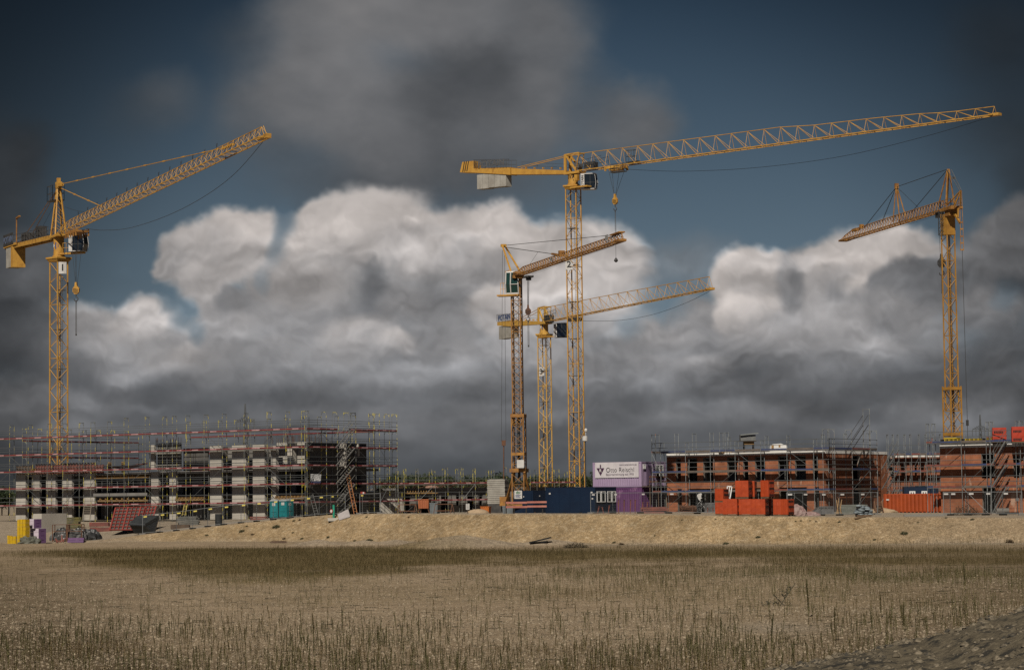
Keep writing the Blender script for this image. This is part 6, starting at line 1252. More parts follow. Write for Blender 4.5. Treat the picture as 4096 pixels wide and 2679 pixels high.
# ------------------------------------------------------------------ brick packs in orange film
FILM = mat('orange_film', (.40, .06, .016), .38, 0, (.33, .047, .014), 1.6, 5, .4, .62, .35, 3.5, spec=.35, c3=(.46, .10, .04), s3=2.5, lo3=.66, hi3=.72); FILM2 = mat('orange_film_bright', (.42, .048, .024), .4, 0, (.34, .04, .02), 1.5, bump=.3, bscale=3)
PALW = mat('pallet_wood', (.16, .10, .055), .85, 0, (.11, .07, .04), 2)
def pack(label, k, xl, xm, xr, Y, zbase=None, H=1.42, ang=21, film=None, group='orange wrapped brick packs', seam=True, prints=True):
    a = R(ang); e1 = Vector((-math.cos(a), math.sin(a), 0)); e2 = Vector((math.sin(a), math.cos(a), 0)); c = spot(k, xm, Y); c.z = zbase if zbase is not None else c.z+.02
    L1 = mt(k, xm-xl, Y)/math.cos(a); L2 = max(.75, min(1.25, mt(k, xr-xm, Y)/max(.2, math.sin(a)-.08))) if xr > xm else 1.1
    T = thing('brick_pack', label, 'brick pack', c, group); b = MB(); bw = MB()
    for j in range(3): bw.box(c+e2*(j*(L2-.1)/2), e1*L1, e2*.1, Z*.1)
    for j in range(2): bw.box(c+e2*.02+e1*(.02+j*(L1-.14))+Z*.101, e1*.1, e2*(L2-.04), Z*.03)
    obj('pallet', bw, PALW, T)
    # film-wrapped body: slightly bulged and creased
    n = 6; nz = 5; rg = random.Random(label)
    def pt(u, v, w_): return c+e1*L1*u+e2*L2*v+Z*(.13+(H-.13)*w_)
    def grid(f, nn):
        k0 = len(b.v)
        for j in range(nz+1):
            for i in range(n+1):
                u, w_ = i/n, j/nz; edge = min(u, 1-u, .12)/.12*min(w_+.3, (1-w_)*2, 1); b.v.append(tuple(f(u, w_)+nn*(.02*edge+rg.uniform(-.012, .012)*(0 < i < n)*(0 < j < nz))))
        for j in range(nz):
            for i in range(n): q = k0+j*(n+1)+i; b.f.append((q, q+1, q+n+2, q+n+1))
    grid(lambda u, w_: pt(1-u, 0, w_), -e2); grid(lambda u, w_: pt(0, u, w_), -e1); grid(lambda u, w_: pt(u, 1, w_), e2); grid(lambda u, w_: pt(1, 1-u, w_), e1); b.quad(pt(0, 0, 1), pt(0, 1, 1), pt(1, 1, 1), pt(1, 0, 1))
    bo = obj('wrapped_bricks', b, film or FILM, T)
    if seam:
        s = MB()
        for u in ([.5] if L1 < 1.2 else [.33, .66]): s.box(pt(u, 0, .0)-e2*.028, e1*.012, e2*.01, Z*(H-.15))
        obj('wrap_seam', s, mat('film_crease', (.33, .045, .012), .5) if 'film_crease' not in bpy.data.materials else bpy.data.materials['film_crease'], bo)
    if prints and L2 > .5:
        p = MB()
        for w_ in (.86, .5, .1):
            for row in range(2):
                v = .12
                while v < .85:
                    wl = rg.uniform(.07, .13); p.box(pt(0, v, 0)-e1*.034+Z*(H-.13)*(w_-.07*row), e2*L2*wl, e1*.006, Z*.075); v += wl+.03
        for q in range(9): v = rg.uniform(.25, .75); w_ = rg.choice((.63, .25))+rg.uniform(0, .12); p.box(pt(0, v, 0)-e1*.032+Z*(H-.13)*w_, e2*L2*rg.uniform(.03, .1), e1*.004, Z*.02)
        obj('print', p, mat('black_print', (.02, .014, .012), .6) if 'black_print' not in bpy.data.materials else bpy.data.materials['black_print'], bo)
    return T, c, H
def packs():
    Y = 203.5; g0 = spot('D', 1600, Y).z+.02; h = zat('D', 1600, 1023, Y)-g0
    pack('wrapped brick pack at the lower outer corner of the stack, beneath a smaller pack', 'D', 1355, 1437, 1437, Y+3, H=zat('D', 1400, 1060, Y+3)-spot('D', 1400, Y+3).z)
    z2 = zat('D', 1400, 1058, Y+3); pack('smaller wrapped brick pack on the outer corner of the stack, lower than its neighbours', 'D', 1357, 1437, 1497, Y+3, z2, zat('D', 1400, 919, Y+3)-z2, 35)
    pack('bottom-row brick pack with creased film, next to the smaller outer pack', 'D', 1437, 1580, 1580, Y, None, h)
    pack('bottom-row brick pack in the middle, directly under the broad top pack', 'D', 1583, 1725, 1725, Y, None, h)
    pack('bottom-row brick pack showing a printed side, under the gap between top packs', 'D', 1728, 1870, 1926, Y-.4, None, h)
    pack('bottom-row brick pack mostly hidden behind the printed one', 'D', 1890, 1932, 1956, Y+1.6, None, h)
    pack('bottom-row brick pack second from the pink sacks', 'E', 660, 736, 736, Y-.3, None, h)
    pack('bottom-row brick pack at the end by the pink sacks, printed side showing', 'E', 737, 806, 876, Y-.7, None, h, 38)
    zt = g0+h+.03; h2 = zat('E', 330, 833, Y)-zt
    pack('broad brick pack on top of the stack', 'E', 272, 402, 460, Y+.2, zt, h2); pack('brick pack peeping out behind the broad top pack', 'E', 415, 466, 482, Y+1.5, zt, h2-.03); pack('narrow brick pack on top of the stack, standing alone nearer the pink sacks', 'E', 536, 611, 673, Y, zt, h2, 38)
    # two on the roof of the corner block
    P, A, Bf, zr, P3, L3, a_ = BRS
    Yr = 222.5; zr3 = 8.36
    for i, (xl, xr_, lab) in enumerate(((1567, 1707, 'red-orange brick pack on the corner block roof, next to the yellow formwork beams'), (1768, 1900, 'red-orange brick pack on the corner block roof, cut by the frame edge'))):
        p = PC('F', xr_, 440, Yr-2.5*i); T, c, H = pack(lab, 'F', xl, xr_, xr_, Yr-2.5*i, zr3, zat('F', 1640, 284, Yr)-zr3, 8, FILM2, 'orange brick packs on the roof', seam=False, prints=False)
        e1 = Vector((-math.cos(R(8)), math.sin(R(8)), 0)); e2 = Vector((math.sin(R(8)), math.cos(R(8)), 0)); L1 = mt('F', xr_-xl, Yr-2.5*i)/math.cos(R(8)); pm = MB(); rg = random.Random(i)
        for w_ in (.72, .22):
            for row in range(2):
                u = .1
                while u < .7: wl = rg.uniform(.06, .12); pm.box(c+e1*L1*(1-u)-e2*.034+Z*H*(w_-.08*row), -e1*L1*wl, e2*.006, Z*.09); u += wl+.02
        obj('print', pm, bpy.data.materials['black_print'], T)
packs()
# ------------------------------------------------------------------ toilets, posts, skips ...
TEAL = mat('toilet_teal', (.010, .20, .215), .42, 0, (.008, .155, .17), 1.2, 4); ROOFW = mat('toilet_roof', (.42, .46, .46), .5, 0, (.34, .37, .37), 2)
def toilet(label, k, xl, xm, xr, Y, H, ang, door_front=True):
    a = R(ang); e1 = Vector((-math.cos(a), math.sin(a), 0)); e2 = Vector((math.sin(a), math.cos(a), 0)); c = spot(k, xm, Y, .03); L1, L2 = mt(k, xm-xl, Y)/math.cos(a), 1.1; T = thing('portable_toilet', label, 'portable toilet', c, 'portable toilets by the scaffold'); b = MB()
    h = H*.9; b.box(c+Z*.1, e1*L1, e2*L2, Z*(h-.1)); bo = obj('cabin', b, TEAL, T); s = MB(); s.box(c-e1*.04-e2*.04, e1*(L1+.08), e2*(L2+.08), Z*.099); obj('skid_base', s, BLK, T)
    r = MB(); k0 = []
    for j in range(9):
        t = j/8; y = t*L1; zz = h+.02+(H-h-.02)*math.sin(math.pi*(.12+.76*t)); k0.append((y, zz))
    for (y0, z0), (y1, z1) in zip(k0, k0[1:]): r.hexa([c+e1*y0-e2*.05+Z*h, c+e1*y1-e2*.05+Z*h, c+e1*y1+e2*(L2+.05)+Z*h, c+e1*y0+e2*(L2+.05)+Z*h, c+e1*y0-e2*.05+Z*z0, c+e1*y1-e2*.05+Z*z1, c+e1*y1+e2*(L2+.05)+Z*z1, c+e1*y0+e2*(L2+.05)+Z*z0])
    obj('roof', r, ROOFW, T); d = MB(); q = c-e2*.004
    for z0, z1 in ((.18, .62), (.68, 1.15)): d.box(q+e1*.2*L1+Z*z0, e1*.6*L1, -e2*.03, Z*(z1-z0))
    for x in (.06, .9): d.box(q+e1*x*L1+Z*.12, e1*.05*L1, -e2*.035, Z*(h-.2))
    d.box(q+e1*.06*L1+Z*(h-.1), e1*.89*L1, -e2*.03, Z*.07); do = obj('door', d, TEAL, T); v = MB(); [v.box(c-e1*.004+e2*(.2+.0)*L2+Z*z, e2*.6*L2, -e1*.03, Z*.35) for z in (.25, .75)]; obj('side_panel', v, TEAL, T)
    n = MB(); n.box(q+e1*.32*L1+Z*1.35, e1*.4*L1, -e2*.012, Z*.3); no = obj('notice', n, WHT, do); g = MB(); g.box(c-e1*.004+e2*.28*L2+Z*1.3, e2*.35*L2, -e1*.012, Z*.28); g2 = obj('notice', g, WHT, T); g = MB(); g.box(c-e1*.018+e2*.36*L2+Z*1.36, e2*.18*L2, -e1*.004, Z*.14); obj('pictogram', g, BLK, g2)
toilet('teal portable toilet in half shade with a yellow tag, farther from the green post', 'B', 775, 862, 870, 258, zat('B', 820, 1033, 258)-spot('B', 820, 258).z, 10)
toilet('teal portable toilet with its lit side panel showing, nearer the green post', 'B', 868, 954, 1012, 256.5, zat('B', 940, 1030, 256.5)-spot('B', 940, 256.5).z, 34)
def near_edge(k, x, dy): X = PC(k, x, 1170, 240).x; Y = 240.; 
def onedge(k, x, back=.6):
    Y = 230.
    for _ in range(12): X = PC(k, x, 1180, Y).x; Y = float(np.interp(X, EX, EY))+back
    return Y
def misc():
    Yg = onedge('B', 1440, -1.2); c = spot('B', 1440, Yg); T = thing('marker_post', 'green post in a concrete foot with a round sign at its side', 'post', c); b = MB(); b.tube(c+Z*.1, Vector((c.x, c.y, zat('B', 1440, 1085, Yg))), .11, 10, cap=True); obj('post', b, mat('post_green', (.012, .22, .12), .5, 0, (.05, .35, .26), .6), T); b = MB(); b.cbox(c-Z*.1, Vector((1, 0, 0)), Vector((0, 1, 0)), 1.1, .9, .3); obj('foot', b, CONW, T)
    z = zat('B', 1440, 1150, Yg); b = MB(); b.tube(c+Vector((-.2, -.05, z-c.z)), c+Vector((-.23, -.09, z-c.z)), .2, 16, cap=True); o = obj('round_sign', b, RED, T); b = MB(); b.tube(c+Vector((-.23, -.09, z-c.z)), c+Vector((-.233, -.094, z-c.z)), .14, 16, cap=True); obj('sign_face', b, WHT, o)
    q0 = GC('B', 1495, 1253); q1 = GC('B', 1610, 1222); b = MB(); d = (q1-q0); n = Vector((-.2, .8, .5)).normalized(); b.hexa([q0+Z*.05, q1+Z*.1, q1+n*1.2+Z*.15, q0+n*.9+Z*.1, q0+Z*.12, q1+Z*.17, q1+n*1.2+Z*.22, q0+n*.9+Z*.17]); one('board', b, mat('pale_board', (.42, .38, .37), .7, 0, (.34, .31, .3), 2), 'pale flat board lying askew on the bank near the green post', 'board')
    q0, q1 = GC('B', 792, 1486), GC('B', 938, 1484); b = MB(); b.beam(q0+Z*.1, q1+Z*.08, .5, .08); b.beam(q0+Z*.2+(q1-q0)*.1, q1+Z*.17, .4, .07); one('old_planks', b, mat('old_plank_brown', (.14, .085, .06), .9, 0, (.09, .055, .04), 2), 'pair of old brown planks lying at the bank foot', 'planks')
    # red formwork panels leaning
    Yf = 262
    def quadpanel(label, pts, nx, nz, m, group=None):
        P_ = [Vector(PC('A', x, y, Yq)) for x, y, Yq in pts]; T = thing('steel_formwork', label, 'formwork', (P_[0]+P_[1])/2, group); f = lambda u, v: P_[0]*(1-u)*(1-v)+P_[1]*u*(1-v)+P_[2]*u*v+P_[3]*(1-u)*v; b = MB(); nn = (P_[1]-P_[0]).cross(P_[3]-P_[0]).normalized()
        for i in range(nx+1): b.beam(f(i/nx, 0), f(i/nx, 1), .07 if i % 3 else .14, .14, up=nn)
        for j in range(nz+1): b.beam(f(0, j/nz)+nn*.02, f(1, j/nz)+nn*.02, .06, .1, up=nn)
        obj('frame', b, m, T); s = MB(); s.quad(*[p-nn*.09 if nn.y < 0 else p+nn*.09 for p in P_]); obj('facing', s, FORM_D, T)
    FR = mat('formwork_frame_red', (.30, .062, .05), .55, 0, (.22, .05, .04), 1.5)
    quadpanel('big red steel formwork panel leaning by the black skip', [(1140, 1345, 256), (1442, 1345, 256), (1505, 1108, 261), (1200, 1117, 261)], 7, 7, FR, 'leaning red formwork panels'); quadpanel('narrow red steel formwork panel leaning behind the black skip', [(1455, 1343, 256.5), (1555, 1342, 256.5), (1622, 1100, 261.5), (1518, 1106, 261.5)], 3, 7, FR, 'leaning red formwork panels')
    # black skip
    Ys = 251; c = spot('A', 1490, Ys); B0 = [(1388, 1385), (1560, 1365)]; T = thing('skip', 'black steel skip with sloping lid before the red formwork', 'skip', c); f = lambda x, y, Yq: Vector(PC('A', x, y, Yq))
    z0 = c.z+.05; lo = [Vector((f(1395, 1380, 250).x, 250, z0)), Vector((f(1590, 1380, 249).x, 249, z0)), Vector((f(1610, 1380, 252).x, 252, z0)), Vector((f(1430, 1380, 252.5).x, 252.5, z0))]; zt = zat('A', 1500, 1240, 250)
    hi = [Vector((f(1345, 1290, 249.4).x, 249.4, zat('A', 1345, 1292, 249.4))), Vector((f(1505, 1300, 248.6).x, 248.6, zat('A', 1505, 1300, 248.6))), Vector((f(1650, 1230, 252).x, 252, zat('A', 1650, 1228, 252))), Vector((f(1420, 1230, 253).x, 253, zat('A', 1420, 1235, 253)))]
    SK = mat('skip_black', (.022, .024, .026), .5, .2, (.04, .042, .044), 1.5, 5); b = MB(); b.hexa(lo+hi); obj('tub', b, SK, T); r = MB(); [r.beam(p, q, .12, .1) for p, q in zip(hi, hi[1:]+hi[:1])]; obj('rim', r, SK, T); l = MB(); up_ = Vector((0, .3, .55)); l.hexa([hi[0]+Z*.06, hi[1]+Z*.06, hi[2]+Z*.06, hi[3]+Z*.06, hi[0]+Z*.1+up_*.15, hi[1]+Z*.1+up_*.15, hi[2]+Z*.15+up_*.35, hi[3]+Z*.15+up_*.4]); obj('lid', l, mat('skip_lid', (.05, .055, .058), .5, 0, (.03, .032, .034), 1.5), T)
    # concrete block with paler end
    Yc = 262; c = spot('A', 432, Yc); T = thing('precast_block', 'grey precast concrete box with a pale lit end, behind the purple stacks', 'concrete block', c); a = R(35); e1 = Vector((-math.cos(a), math.sin(a), 0)); e2 = Vector((math.sin(a), math.cos(a), 0)); h = zat('A', 432, 1177, Yc)-c.z; L1 = mt('A', 100, Yc)/math.cos(a); L2 = mt('A', 205, Yc)/math.sin(a); b = MB()
    b.box(c, e1*L1, e2*.2, Z*h); b.box(c+e2*.201, e1*.2, e2*(L2-.2), Z*h); b.box(c+e1*(L1-.2)+e2*.201, e1*.2, e2*(L2-.2), Z*h); b.box(c+e2*(L2-.2)+e1*.21, e1*(L1-.42), e2*.2, Z*h); b.box(c+e1*.21+e2*.21+Z*.02, e1*(L1-.42), e2*(L2-.42), Z*.2); obj('shell', b, CONW, T)
    # yellow packs
    YP = mat('yellow_pack', (.58, .37, .012), .55, 0, (.48, .29, .012), 2.5, 4); GRID = mat('yellow_pack_line', (.42, .26, .01), .6)
    def block(label, name, cat, k, xl, xm, xr, ytop, ybot, Y, ang, m, ml, nx=3, nz=5, group=None, z=None, bump_top=0, m2=None):
        a = R(ang); e1 = Vector((-math.cos(a), math.sin(a), 0)); e2 = Vector((math.sin(a), math.cos(a), 0)); c = spot(k, xm, Y); c.z = z if z is not None else c.z; h = zat(k, xm, ytop, Y)-c.z; L1 = mt(k, xm-xl, Y)/math.cos(a); L2 = mt(k, max(10, xr-xm), Y)/math.sin(a); T = thing(name, label, cat, c, group); b = MB(); w_ = L1/nx; hh = h/nz
        for j in range(nz):
            for i in range(nx):
                o_ = random.uniform(0, .03)
                top = hh-.02 if j < nz-1 else hh-random.uniform(0, bump_top)
                b.box(c+e1*(w_*i+.008)-e2*o_+Z*(j*hh), e1*(w_-.016), e2*L2, Z*top)
        obj('bundles', b, m, T); st = MB()
        for i in range(1, 3): st.box(c+e1*L1*i/3-e2*.04, e1*.03, e2*.006, Z*h*.98)
        obj('strap', st, ml, T); return c, h
    YY = 240.5
    cy, hy = block('lower yellow pack of the tall yellow stack', 'insulation_pack', 'insulation pack', 'A', 166, 266, 300, 1352, 1470, YY, 33, YP, GRID, 3, 3, 'yellow insulation packs', bump_top=0)
    block('upper yellow pack of the tall yellow stack', 'insulation_pack', 'insulation pack', 'A', 166, 266, 300, 1231, 1352, YY, 33, YP, GRID, 3, 3, 'yellow insulation packs', z=cy.z+hy+.01, bump_top=.08)
    block('low yellow pack with uneven top, beside the tall yellow stack', 'insulation_pack', 'insulation pack', 'A', 64, 163, 172, 1400, 1475, YY-.6, 33, YP, GRID, 6, 2, 'yellow insulation packs', bump_top=.16)
    LP_ = mat('pink_pack', (.58, .49, .55), .7, 0, (.50, .42, .48), 1.5); PP_ = mat('purple_pack', (.17, .09, .20), .6, 0, (.13, .07, .155), 1.5)
    for lab, xl, xm, xr, yt, yb, zz in (('lower pink insulation pack, wider than the one stacked on it', 300, 400, 462, 1330, 1466, None), ('upper pink insulation pack stacked beside the tall yellow stack', 298, 351, 414, 1231, 1330, 1)):
        a = R(35); e1 = Vector((-math.cos(a), math.sin(a), 0)); e2 = Vector((math.sin(a), math.cos(a), 0)); Yq = YY+1.0; c = spot('A', xm, Yq)
        if zz: c.z = cz+.01
        h = zat('A', xm, yt, Yq)-c.z; cz = c.z+h; L1 = mt('A', xm-xl, Yq)/math.cos(a); L2 = mt('A', xr-xm, Yq)/math.sin(a); T = thing('insulation_pack', lab, 'insulation pack', c, 'pink and purple insulation packs'); b = MB(); n = 4
        for j in range(n): b.box(c+Z*h*j/n+e1*.01, e1*L1, e2*L2, Z*(h/n-.012))
        obj('boards', b, LP_, T); s = MB(); s.box(c-e1*.006+e2*.03+Z*.02, e2*(L2-.06), -e1*.012, Z*(h-.05)); so_ = obj('purple_wrap', s, PP_, T); s = MB()
        for z in (.2, .5, .8): s.box(c-e1*.02+e2*L2*.3+Z*h*z, e2*L2*.4, -e1*.004, Z*.05)
        obj('print', s, mat('purple_print', (.07, .03, .09), .6) if 'purple_print' not in bpy.data.materials else bpy.data.materials['purple_print'], so_)
    TARP = mat('grey_green_tarp', (.13, .13, .10), .6, 0, (.07, .07, .055), 2.5, 5, bump=.6, bscale=4)
    b = MB(); c = spot('A', 305, 239.3); b.lump(c-Z*.05, 1.05, .7, .75, 3, .32, 20, 8, 1, 3); one('tarpaulin_heap', b, TARP, 'crumpled grey green tarpaulin heap at the foot of the yellow stack', 'tarpaulin')
    # crates with wrapped goods
    PLA = mat('clear_wrap', (.09, .087, .083), .4, 0, (.03, .03, .03), 2, 5, bump=.6, bscale=5, spec=.5)
    for i, (x0, x1, y0, mm, lab) in enumerate(((545, 690, 1292, PLA, 'wire-framed crate of grey wrapped goods next to the pink packs'), (700, 850, 1288, PLA, 'wire-framed crate with torn shiny wrapping, middle of the gravel edge'))):
        Yq = 248; c0, c1 = spot('A', x0, Yq), spot('A', x1, Yq); T = thing('stillage', lab, 'stillage', (c0+c1)/2); h = zat('A', x0, y0, Yq)-c0.z; b = MB(); n = Vector((0, 1.3, 0)); d = (c1-c0); d.z = 0
        for p in (c0, c0+d, c0+n, c0+d+n): b.tube(p, p+Z*h, .05, 5)
        for z in (.12, h*.6, h): b.path([c0+Z*z, c0+d+Z*z, c0+d+n+Z*z, c0+n+Z*z, c0+Z*z], .035, 4)
        obj('frame', b, RUST, T); g = MB(); g.lump(c0+d*.3+n*.5+Z*.1, .8, .5, h*.62, i, .2, 16, 7, 1, 2.5); g.lump(c0+d*.72+n*.5+Z*.1, .75, .5, h*.68, i+7, .2, 16, 7, 1, 2.5); obj('wrapped_goods', g, mm, T)
    b = MB(); c = spot('A', 935, 249.5); b.lump(c-Z*.05, 1.3, .9, 1.1, 5, .25, 18, 8, 1, 2.2); one('tarpaulin_heap', b, mat('black_tarp', (.02, .02, .022), .45, 0, (.05, .05, .05), 2, bump=.6, bscale=4), 'black sheeted heap between crates and red formwork', 'tarpaulin')
    b = MB()
    for q in range(5): p = spot('A', 580+20*q, 243.5); b.beam(p+Z*.1, p+Vector((random.uniform(-.6, .9), .3, random.uniform(.3, .9))), .12, .1)
    one('scrap_steel', b, FORM_R, 'tangle of red steel scrap before the wire-framed crates', 'scrap')
    b = MB(); c = spot('A', 790, 243.8)
    for j in range(2): b.cbox(c+Z*.24*j+Vector((random.uniform(-.1, .1), 0, 0)), Vector((1, 0, 0)), Vector((0, 1, 0)), 1.6, .8, .22)
    one('insulation_pack', b, PP_, 'flat purple pack lying before the wire-framed crates', 'insulation pack')
    def planks(label, k, x0, x1, ytop, Y, m, n=6, lay=4, name='plank_stack', cat='plank stack', dy=.9, tilt=.0):
        c0, c1 = spot(k, x0, Y), spot(k, x1, Y); d = c1-c0; d.z = 0; h = max(.2, zat(k, (x0+x1)/2, ytop, Y)-c0.z); b = MB(); rg = random.Random(label)
        for j in range(lay):
            for i in range(n): o_ = d*rg.uniform(-.05, .08); b.beam(c0+o_+Vector((0, i*dy/n, h*(j+.5)/lay)), c0+d*rg.uniform(.88, 1.04)+Vector((0, i*dy/n+rg.uniform(-.05, .05), h*(j+.5)/lay+rg.uniform(-.02, .03)*tilt)), dy/n*.9, h/lay*.82)
        return one(name, b, m, label, cat)
    planks('dark green plank stack behind the crates, below the pale piers', 'A', 605, 835, 1215, 268, mat('mossy_plank', (.06, .06, .04), .8, 0, (.13, .11, .03), 1.5), 5, 5, tilt=1); planks('reddish beams lying low between plank stack and leaning formwork', 'A', 925, 1150, 1262, 263, TOE_R2, 3, 2); planks('grey board stack beside the black barrel, under the scaffold', 'A', 1850, 2060, 1205, 262, mat('grey_board', (.17, .165, .15), .8, 0, (.10, .10, .09), 2), 4, 6, tilt=1); planks('loose dark timbers on the gravel beyond the black skip', 'A', 1770, 1960, 1285, 256, TIMD, 3, 1); planks('low brown planks under the scaffold by the teal toilets', 'B', 575, 750, 1205, 262, FORM_R, 4, 2)
    def ladder(label, k, x0, y0, x1, y1, Y0, Y1, wd, m, rungs):
        a, b_ = Vector(PC(k, x0, y0, Y0)), Vector(PC(k, x1, y1, Y1)); a.z = max(a.z, gz(a.x, a.y)); b = MB(); s = Vector((1, 0, 0))*wd/2
        for q in (-1, 1): b.beam(a+s*q, b_+s*q, .05, .08)
        for i in range(1, rungs): p = a+(b_-a)*i/rungs; b.tube(p-s, p+s, .025, 4)
        return one('ladder', b, m, label, 'ladder')
    ladder('pale wooden ladder leaning by the concrete piers, behind the crates', 'A', 890, 1255, 920, 1025, 268, 270, .8, mat('ladder_wood', (.22, .18, .13), .8), 12); ladder('long orange-brown ladder leaning on the scaffold past the access stairs', 'B', 1668, 1182, 1575, 720, 264, 270, .35, mat('ladder_rusty', (.36, .15, .06), .7), 16); ladder('yellowish ladder standing upright between piers, behind the grey boards', 'A', 1905, 1200, 1930, 1080, 268, 269, .35, mat('ladder_yellow', (.42, .33, .10), .7), 7); ladder('dark ladder leaning at the block corner, right of the teal toilets'.replace('right of', 'past'), 'B', 1265, 1200, 1200, 960, 262, 265, .4, PROP, 9)
    c = spot('B', 246, onedge('B', 246, 4)); b = MB(); hh = zat('B', 246, 1178, c.y)-c.z; b.lathe(c, [(.36, 0), (.37, hh*.33), (.385, hh*.34), (.37, hh*.36), (.37, hh*.66), (.385, hh*.67), (.37, hh*.69), (.37, hh), (.33, hh), (.33, hh-.05)], 16); one('barrel', b, SK, 'black barrel standing on the gravel behind the mesh fence', 'barrel')
    # tarp banner hung on the scaffold
    q = [PC('B', x, y, 264.4) for x, y in ((1200, 838), (1306, 838), (1310, 768), (1198, 764))]; b = MB(); n = 8
    for i in range(n):
        for j in range(4):
            f_ = lambda u, v: q[0]*(1-u)*(1-v)+q[1]*u*(1-v)+q[2]*u*v+q[3]*(1-u)*v+Vector((0, .08*math.sin(u*14+v*5), 0)); b.quad(f_(i/n, j/4), f_((i+1)/n, j/4), f_((i+1)/n, (j+1)/4), f_(i/n, (j+1)/4))
    T = thing('hanging_sheet', 'crumpled white sheet with a blue hem hung on the scaffold of the concrete block', 'sheet', (q[0]+q[1])/2); obj('cloth', b, mat('dirty_white_cloth', (.42, .41, .40), .8, 0, (.20, .20, .20), 2.2, 5, stretch=(1, 1, 2)), T); b = MB(); q2 = [PC('B', x, y, 264.4) for x, y in ((1205, 858), (1304, 858), (1305, 839), (1202, 839))]; b.quad(*q2); obj('hem', b, mat('cloth_navy', (.025, .03, .07), .8), T)
    c = spot('B', 1738, 258); T = thing('arrow_sign', 'small red and white arrow sign on a thin post', 'sign', c); b = MB(); b.tube(c, c+Z*(zat('B', 1738, 955, 258)-c.z), .03, 5); obj('post', b, PROP, T); z = zat('B', 1738, 962, 258); b = MB(); b.poly([c+Vector((dx, -.05, z-c.z+dz)) for dx, dz in ((-.18, -.13), (.2, -.13), (.38, 0), (.2, .13), (-.18, .13))]); o = obj('arrow', b, RED, T); b = MB(); b.quad(*[c+Vector((dx, -.056, z-c.z+dz)) for dx, dz in ((.05, -.09), (.2, -.09), (.2, .09), (.05, .09))]); obj('arrow_mark', b, WHT, o)
    # middle strip
    OB = mat('orange_bin', (.40, .13, .05), .6, 0, (.30, .09, .04), 1.5); GB = mat('grey_bin', (.16, .18, .19), .55, 0, (.12, .135, .14), 1.5); ex, ey = Vector((.97, -.2, 0)), Vector((.2, .97, 0))
    def tub(label, k, x0, x1, yt, yb, Y, m, dep=1.2, on=None, name='material_bin', cat='bin'):
        c = spot(k, (x0+x1)/2, Y); z0 = zat(k, (x0+x1)/2, yb, Y) if on else c.z+.03; h = zat(k, (x0+x1)/2, yt, Y)-z0; wd = mt(k, x1-x0, Y); T = thing(name, label, cat, Vector((c.x, c.y, z0 if on else c.z))); b = MB(); c = Vector((c.x, c.y, z0))
        lo_ = [c+ex*sx*wd*.47+ey*sy*dep*.47 for sx, sy in ((-1, -1), (1, -1), (1, 1), (-1, 1))]; hi_ = [c+Z*h+ex*sx*wd*.5+ey*sy*dep*.5 for sx, sy in ((-1, -1), (1, -1), (1, 1), (-1, 1))]; b.hexa(lo_+hi_); obj('tub', b, m, T); r = MB()
        for i in range(4): r.beam(hi_[i]+Z*.03, hi_[(i+1) % 4]+Z*.03, .09, .07)
        for t in np.linspace(.15, .85, 4): p = lo_[0]+(lo_[1]-lo_[0])*t; q_ = hi_[0]+(hi_[1]-hi_[0])*t; r.beam(p-ey*.02, q_-ey*.02, .07, .05)
        obj('rim', r, m, T); 
        if on:
            l = MB(); gzz = gz(c.x, c.y)
            for sx in (-1, 1):
                for sy in (-1, 1): p = c+ex*sx*wd*.4+ey*sy*dep*.4; l.tube(Vector((p.x+sx*.2, p.y, gzz)), p, .05, 5)
            obj('trestle', l, RUST, T)
        return T
    tub('rust-orange bin on trestles in front of the dark shell', 'C', 305, 418, 1032, 1122, 262, OB, 1.3, True); tub('grey steel bin next to the rust-orange bin', 'C', 424, 508, 1070, 1146, 262, GB); tub('bright orange bin by the sand heap', 'C', 952, 1040, 1108, 1163, 250, mat('orange_bin_bright', (.50, .15, .03), .5, 0, (.42, .11, .025), 2)); tub('grey steel bin at the crane foot, behind the pink rails', 'C', 1178, 1288, 1102, 1166, 248, GB)
    for x, lab in ((180, 'rusty trestle nearest the scaffold corner, before the dark shell'), (560, 'rusty trestle beside the grey steel bin')):
        c = spot('C', x, 261); b = MB(); h = 1.05
        for sx in (-1, 1):
            for sy in (-.5, .5): b.beam(c+Vector((sx*.9+sy*.4, sy, 0)), c+Vector((sx*.9, sy, h)), .07, .07)
        for z in (h, .35): b.beam(c+Vector((-.9, -.5, z)), c+Vector((.9, -.5, z)), .08, .08); b.beam(c+Vector((-.9, .5, z)), c+Vector((.9, .5, z)), .08, .08)
        one('trestle', b, RUST, lab, 'trestle')
    SAND = mat('builders_sand', (.42, .31, .20), .95, 0, (.33, .24, .15), 3, 5, bump=.5, bscale=14)
    for k, x, Y, rx, h, lab, sd in (('C', 918, 248, 1.15, .6, 'small cone of yellow sand by the bright orange bin', 1), ('F', 385, 231, 1.5, .5, 'small sand heap against the orange ribbed container', 2)):
        c = spot(k, x, Y); b = MB(); b.lump(c-Z*.04, rx, rx*.8, h, sd, .12, 20, 8, 1, 2); one('sand_heap', b, SAND, lab, 'sand heap', smooth=True)
    c = spot('C', 807, 246); T = thing('notice_post', 'small white notice on a short post at the bank edge', 'sign', c); b = MB(); b.beam(c, c+Z*(zat('C', 807, 1106, 246)-c.z), .05, .05); obj('post', b, TIMD, T); z = zat('C', 807, 1134, 246); b = MB(); b.box(Vector((c.x-.18, c.y-.05, z)), (.36, 0, 0), (0, .02, 0), (0, 0, .6)); no = obj('notice', b, WHT, T); b = MB(); [b.box(Vector((c.x-.13, c.y-.056, z+.1+.13*i)), (.24, 0, 0), (0, .004, 0), (0, 0, .05)) for i in range(4)]; obj('print', b, GRS, no)
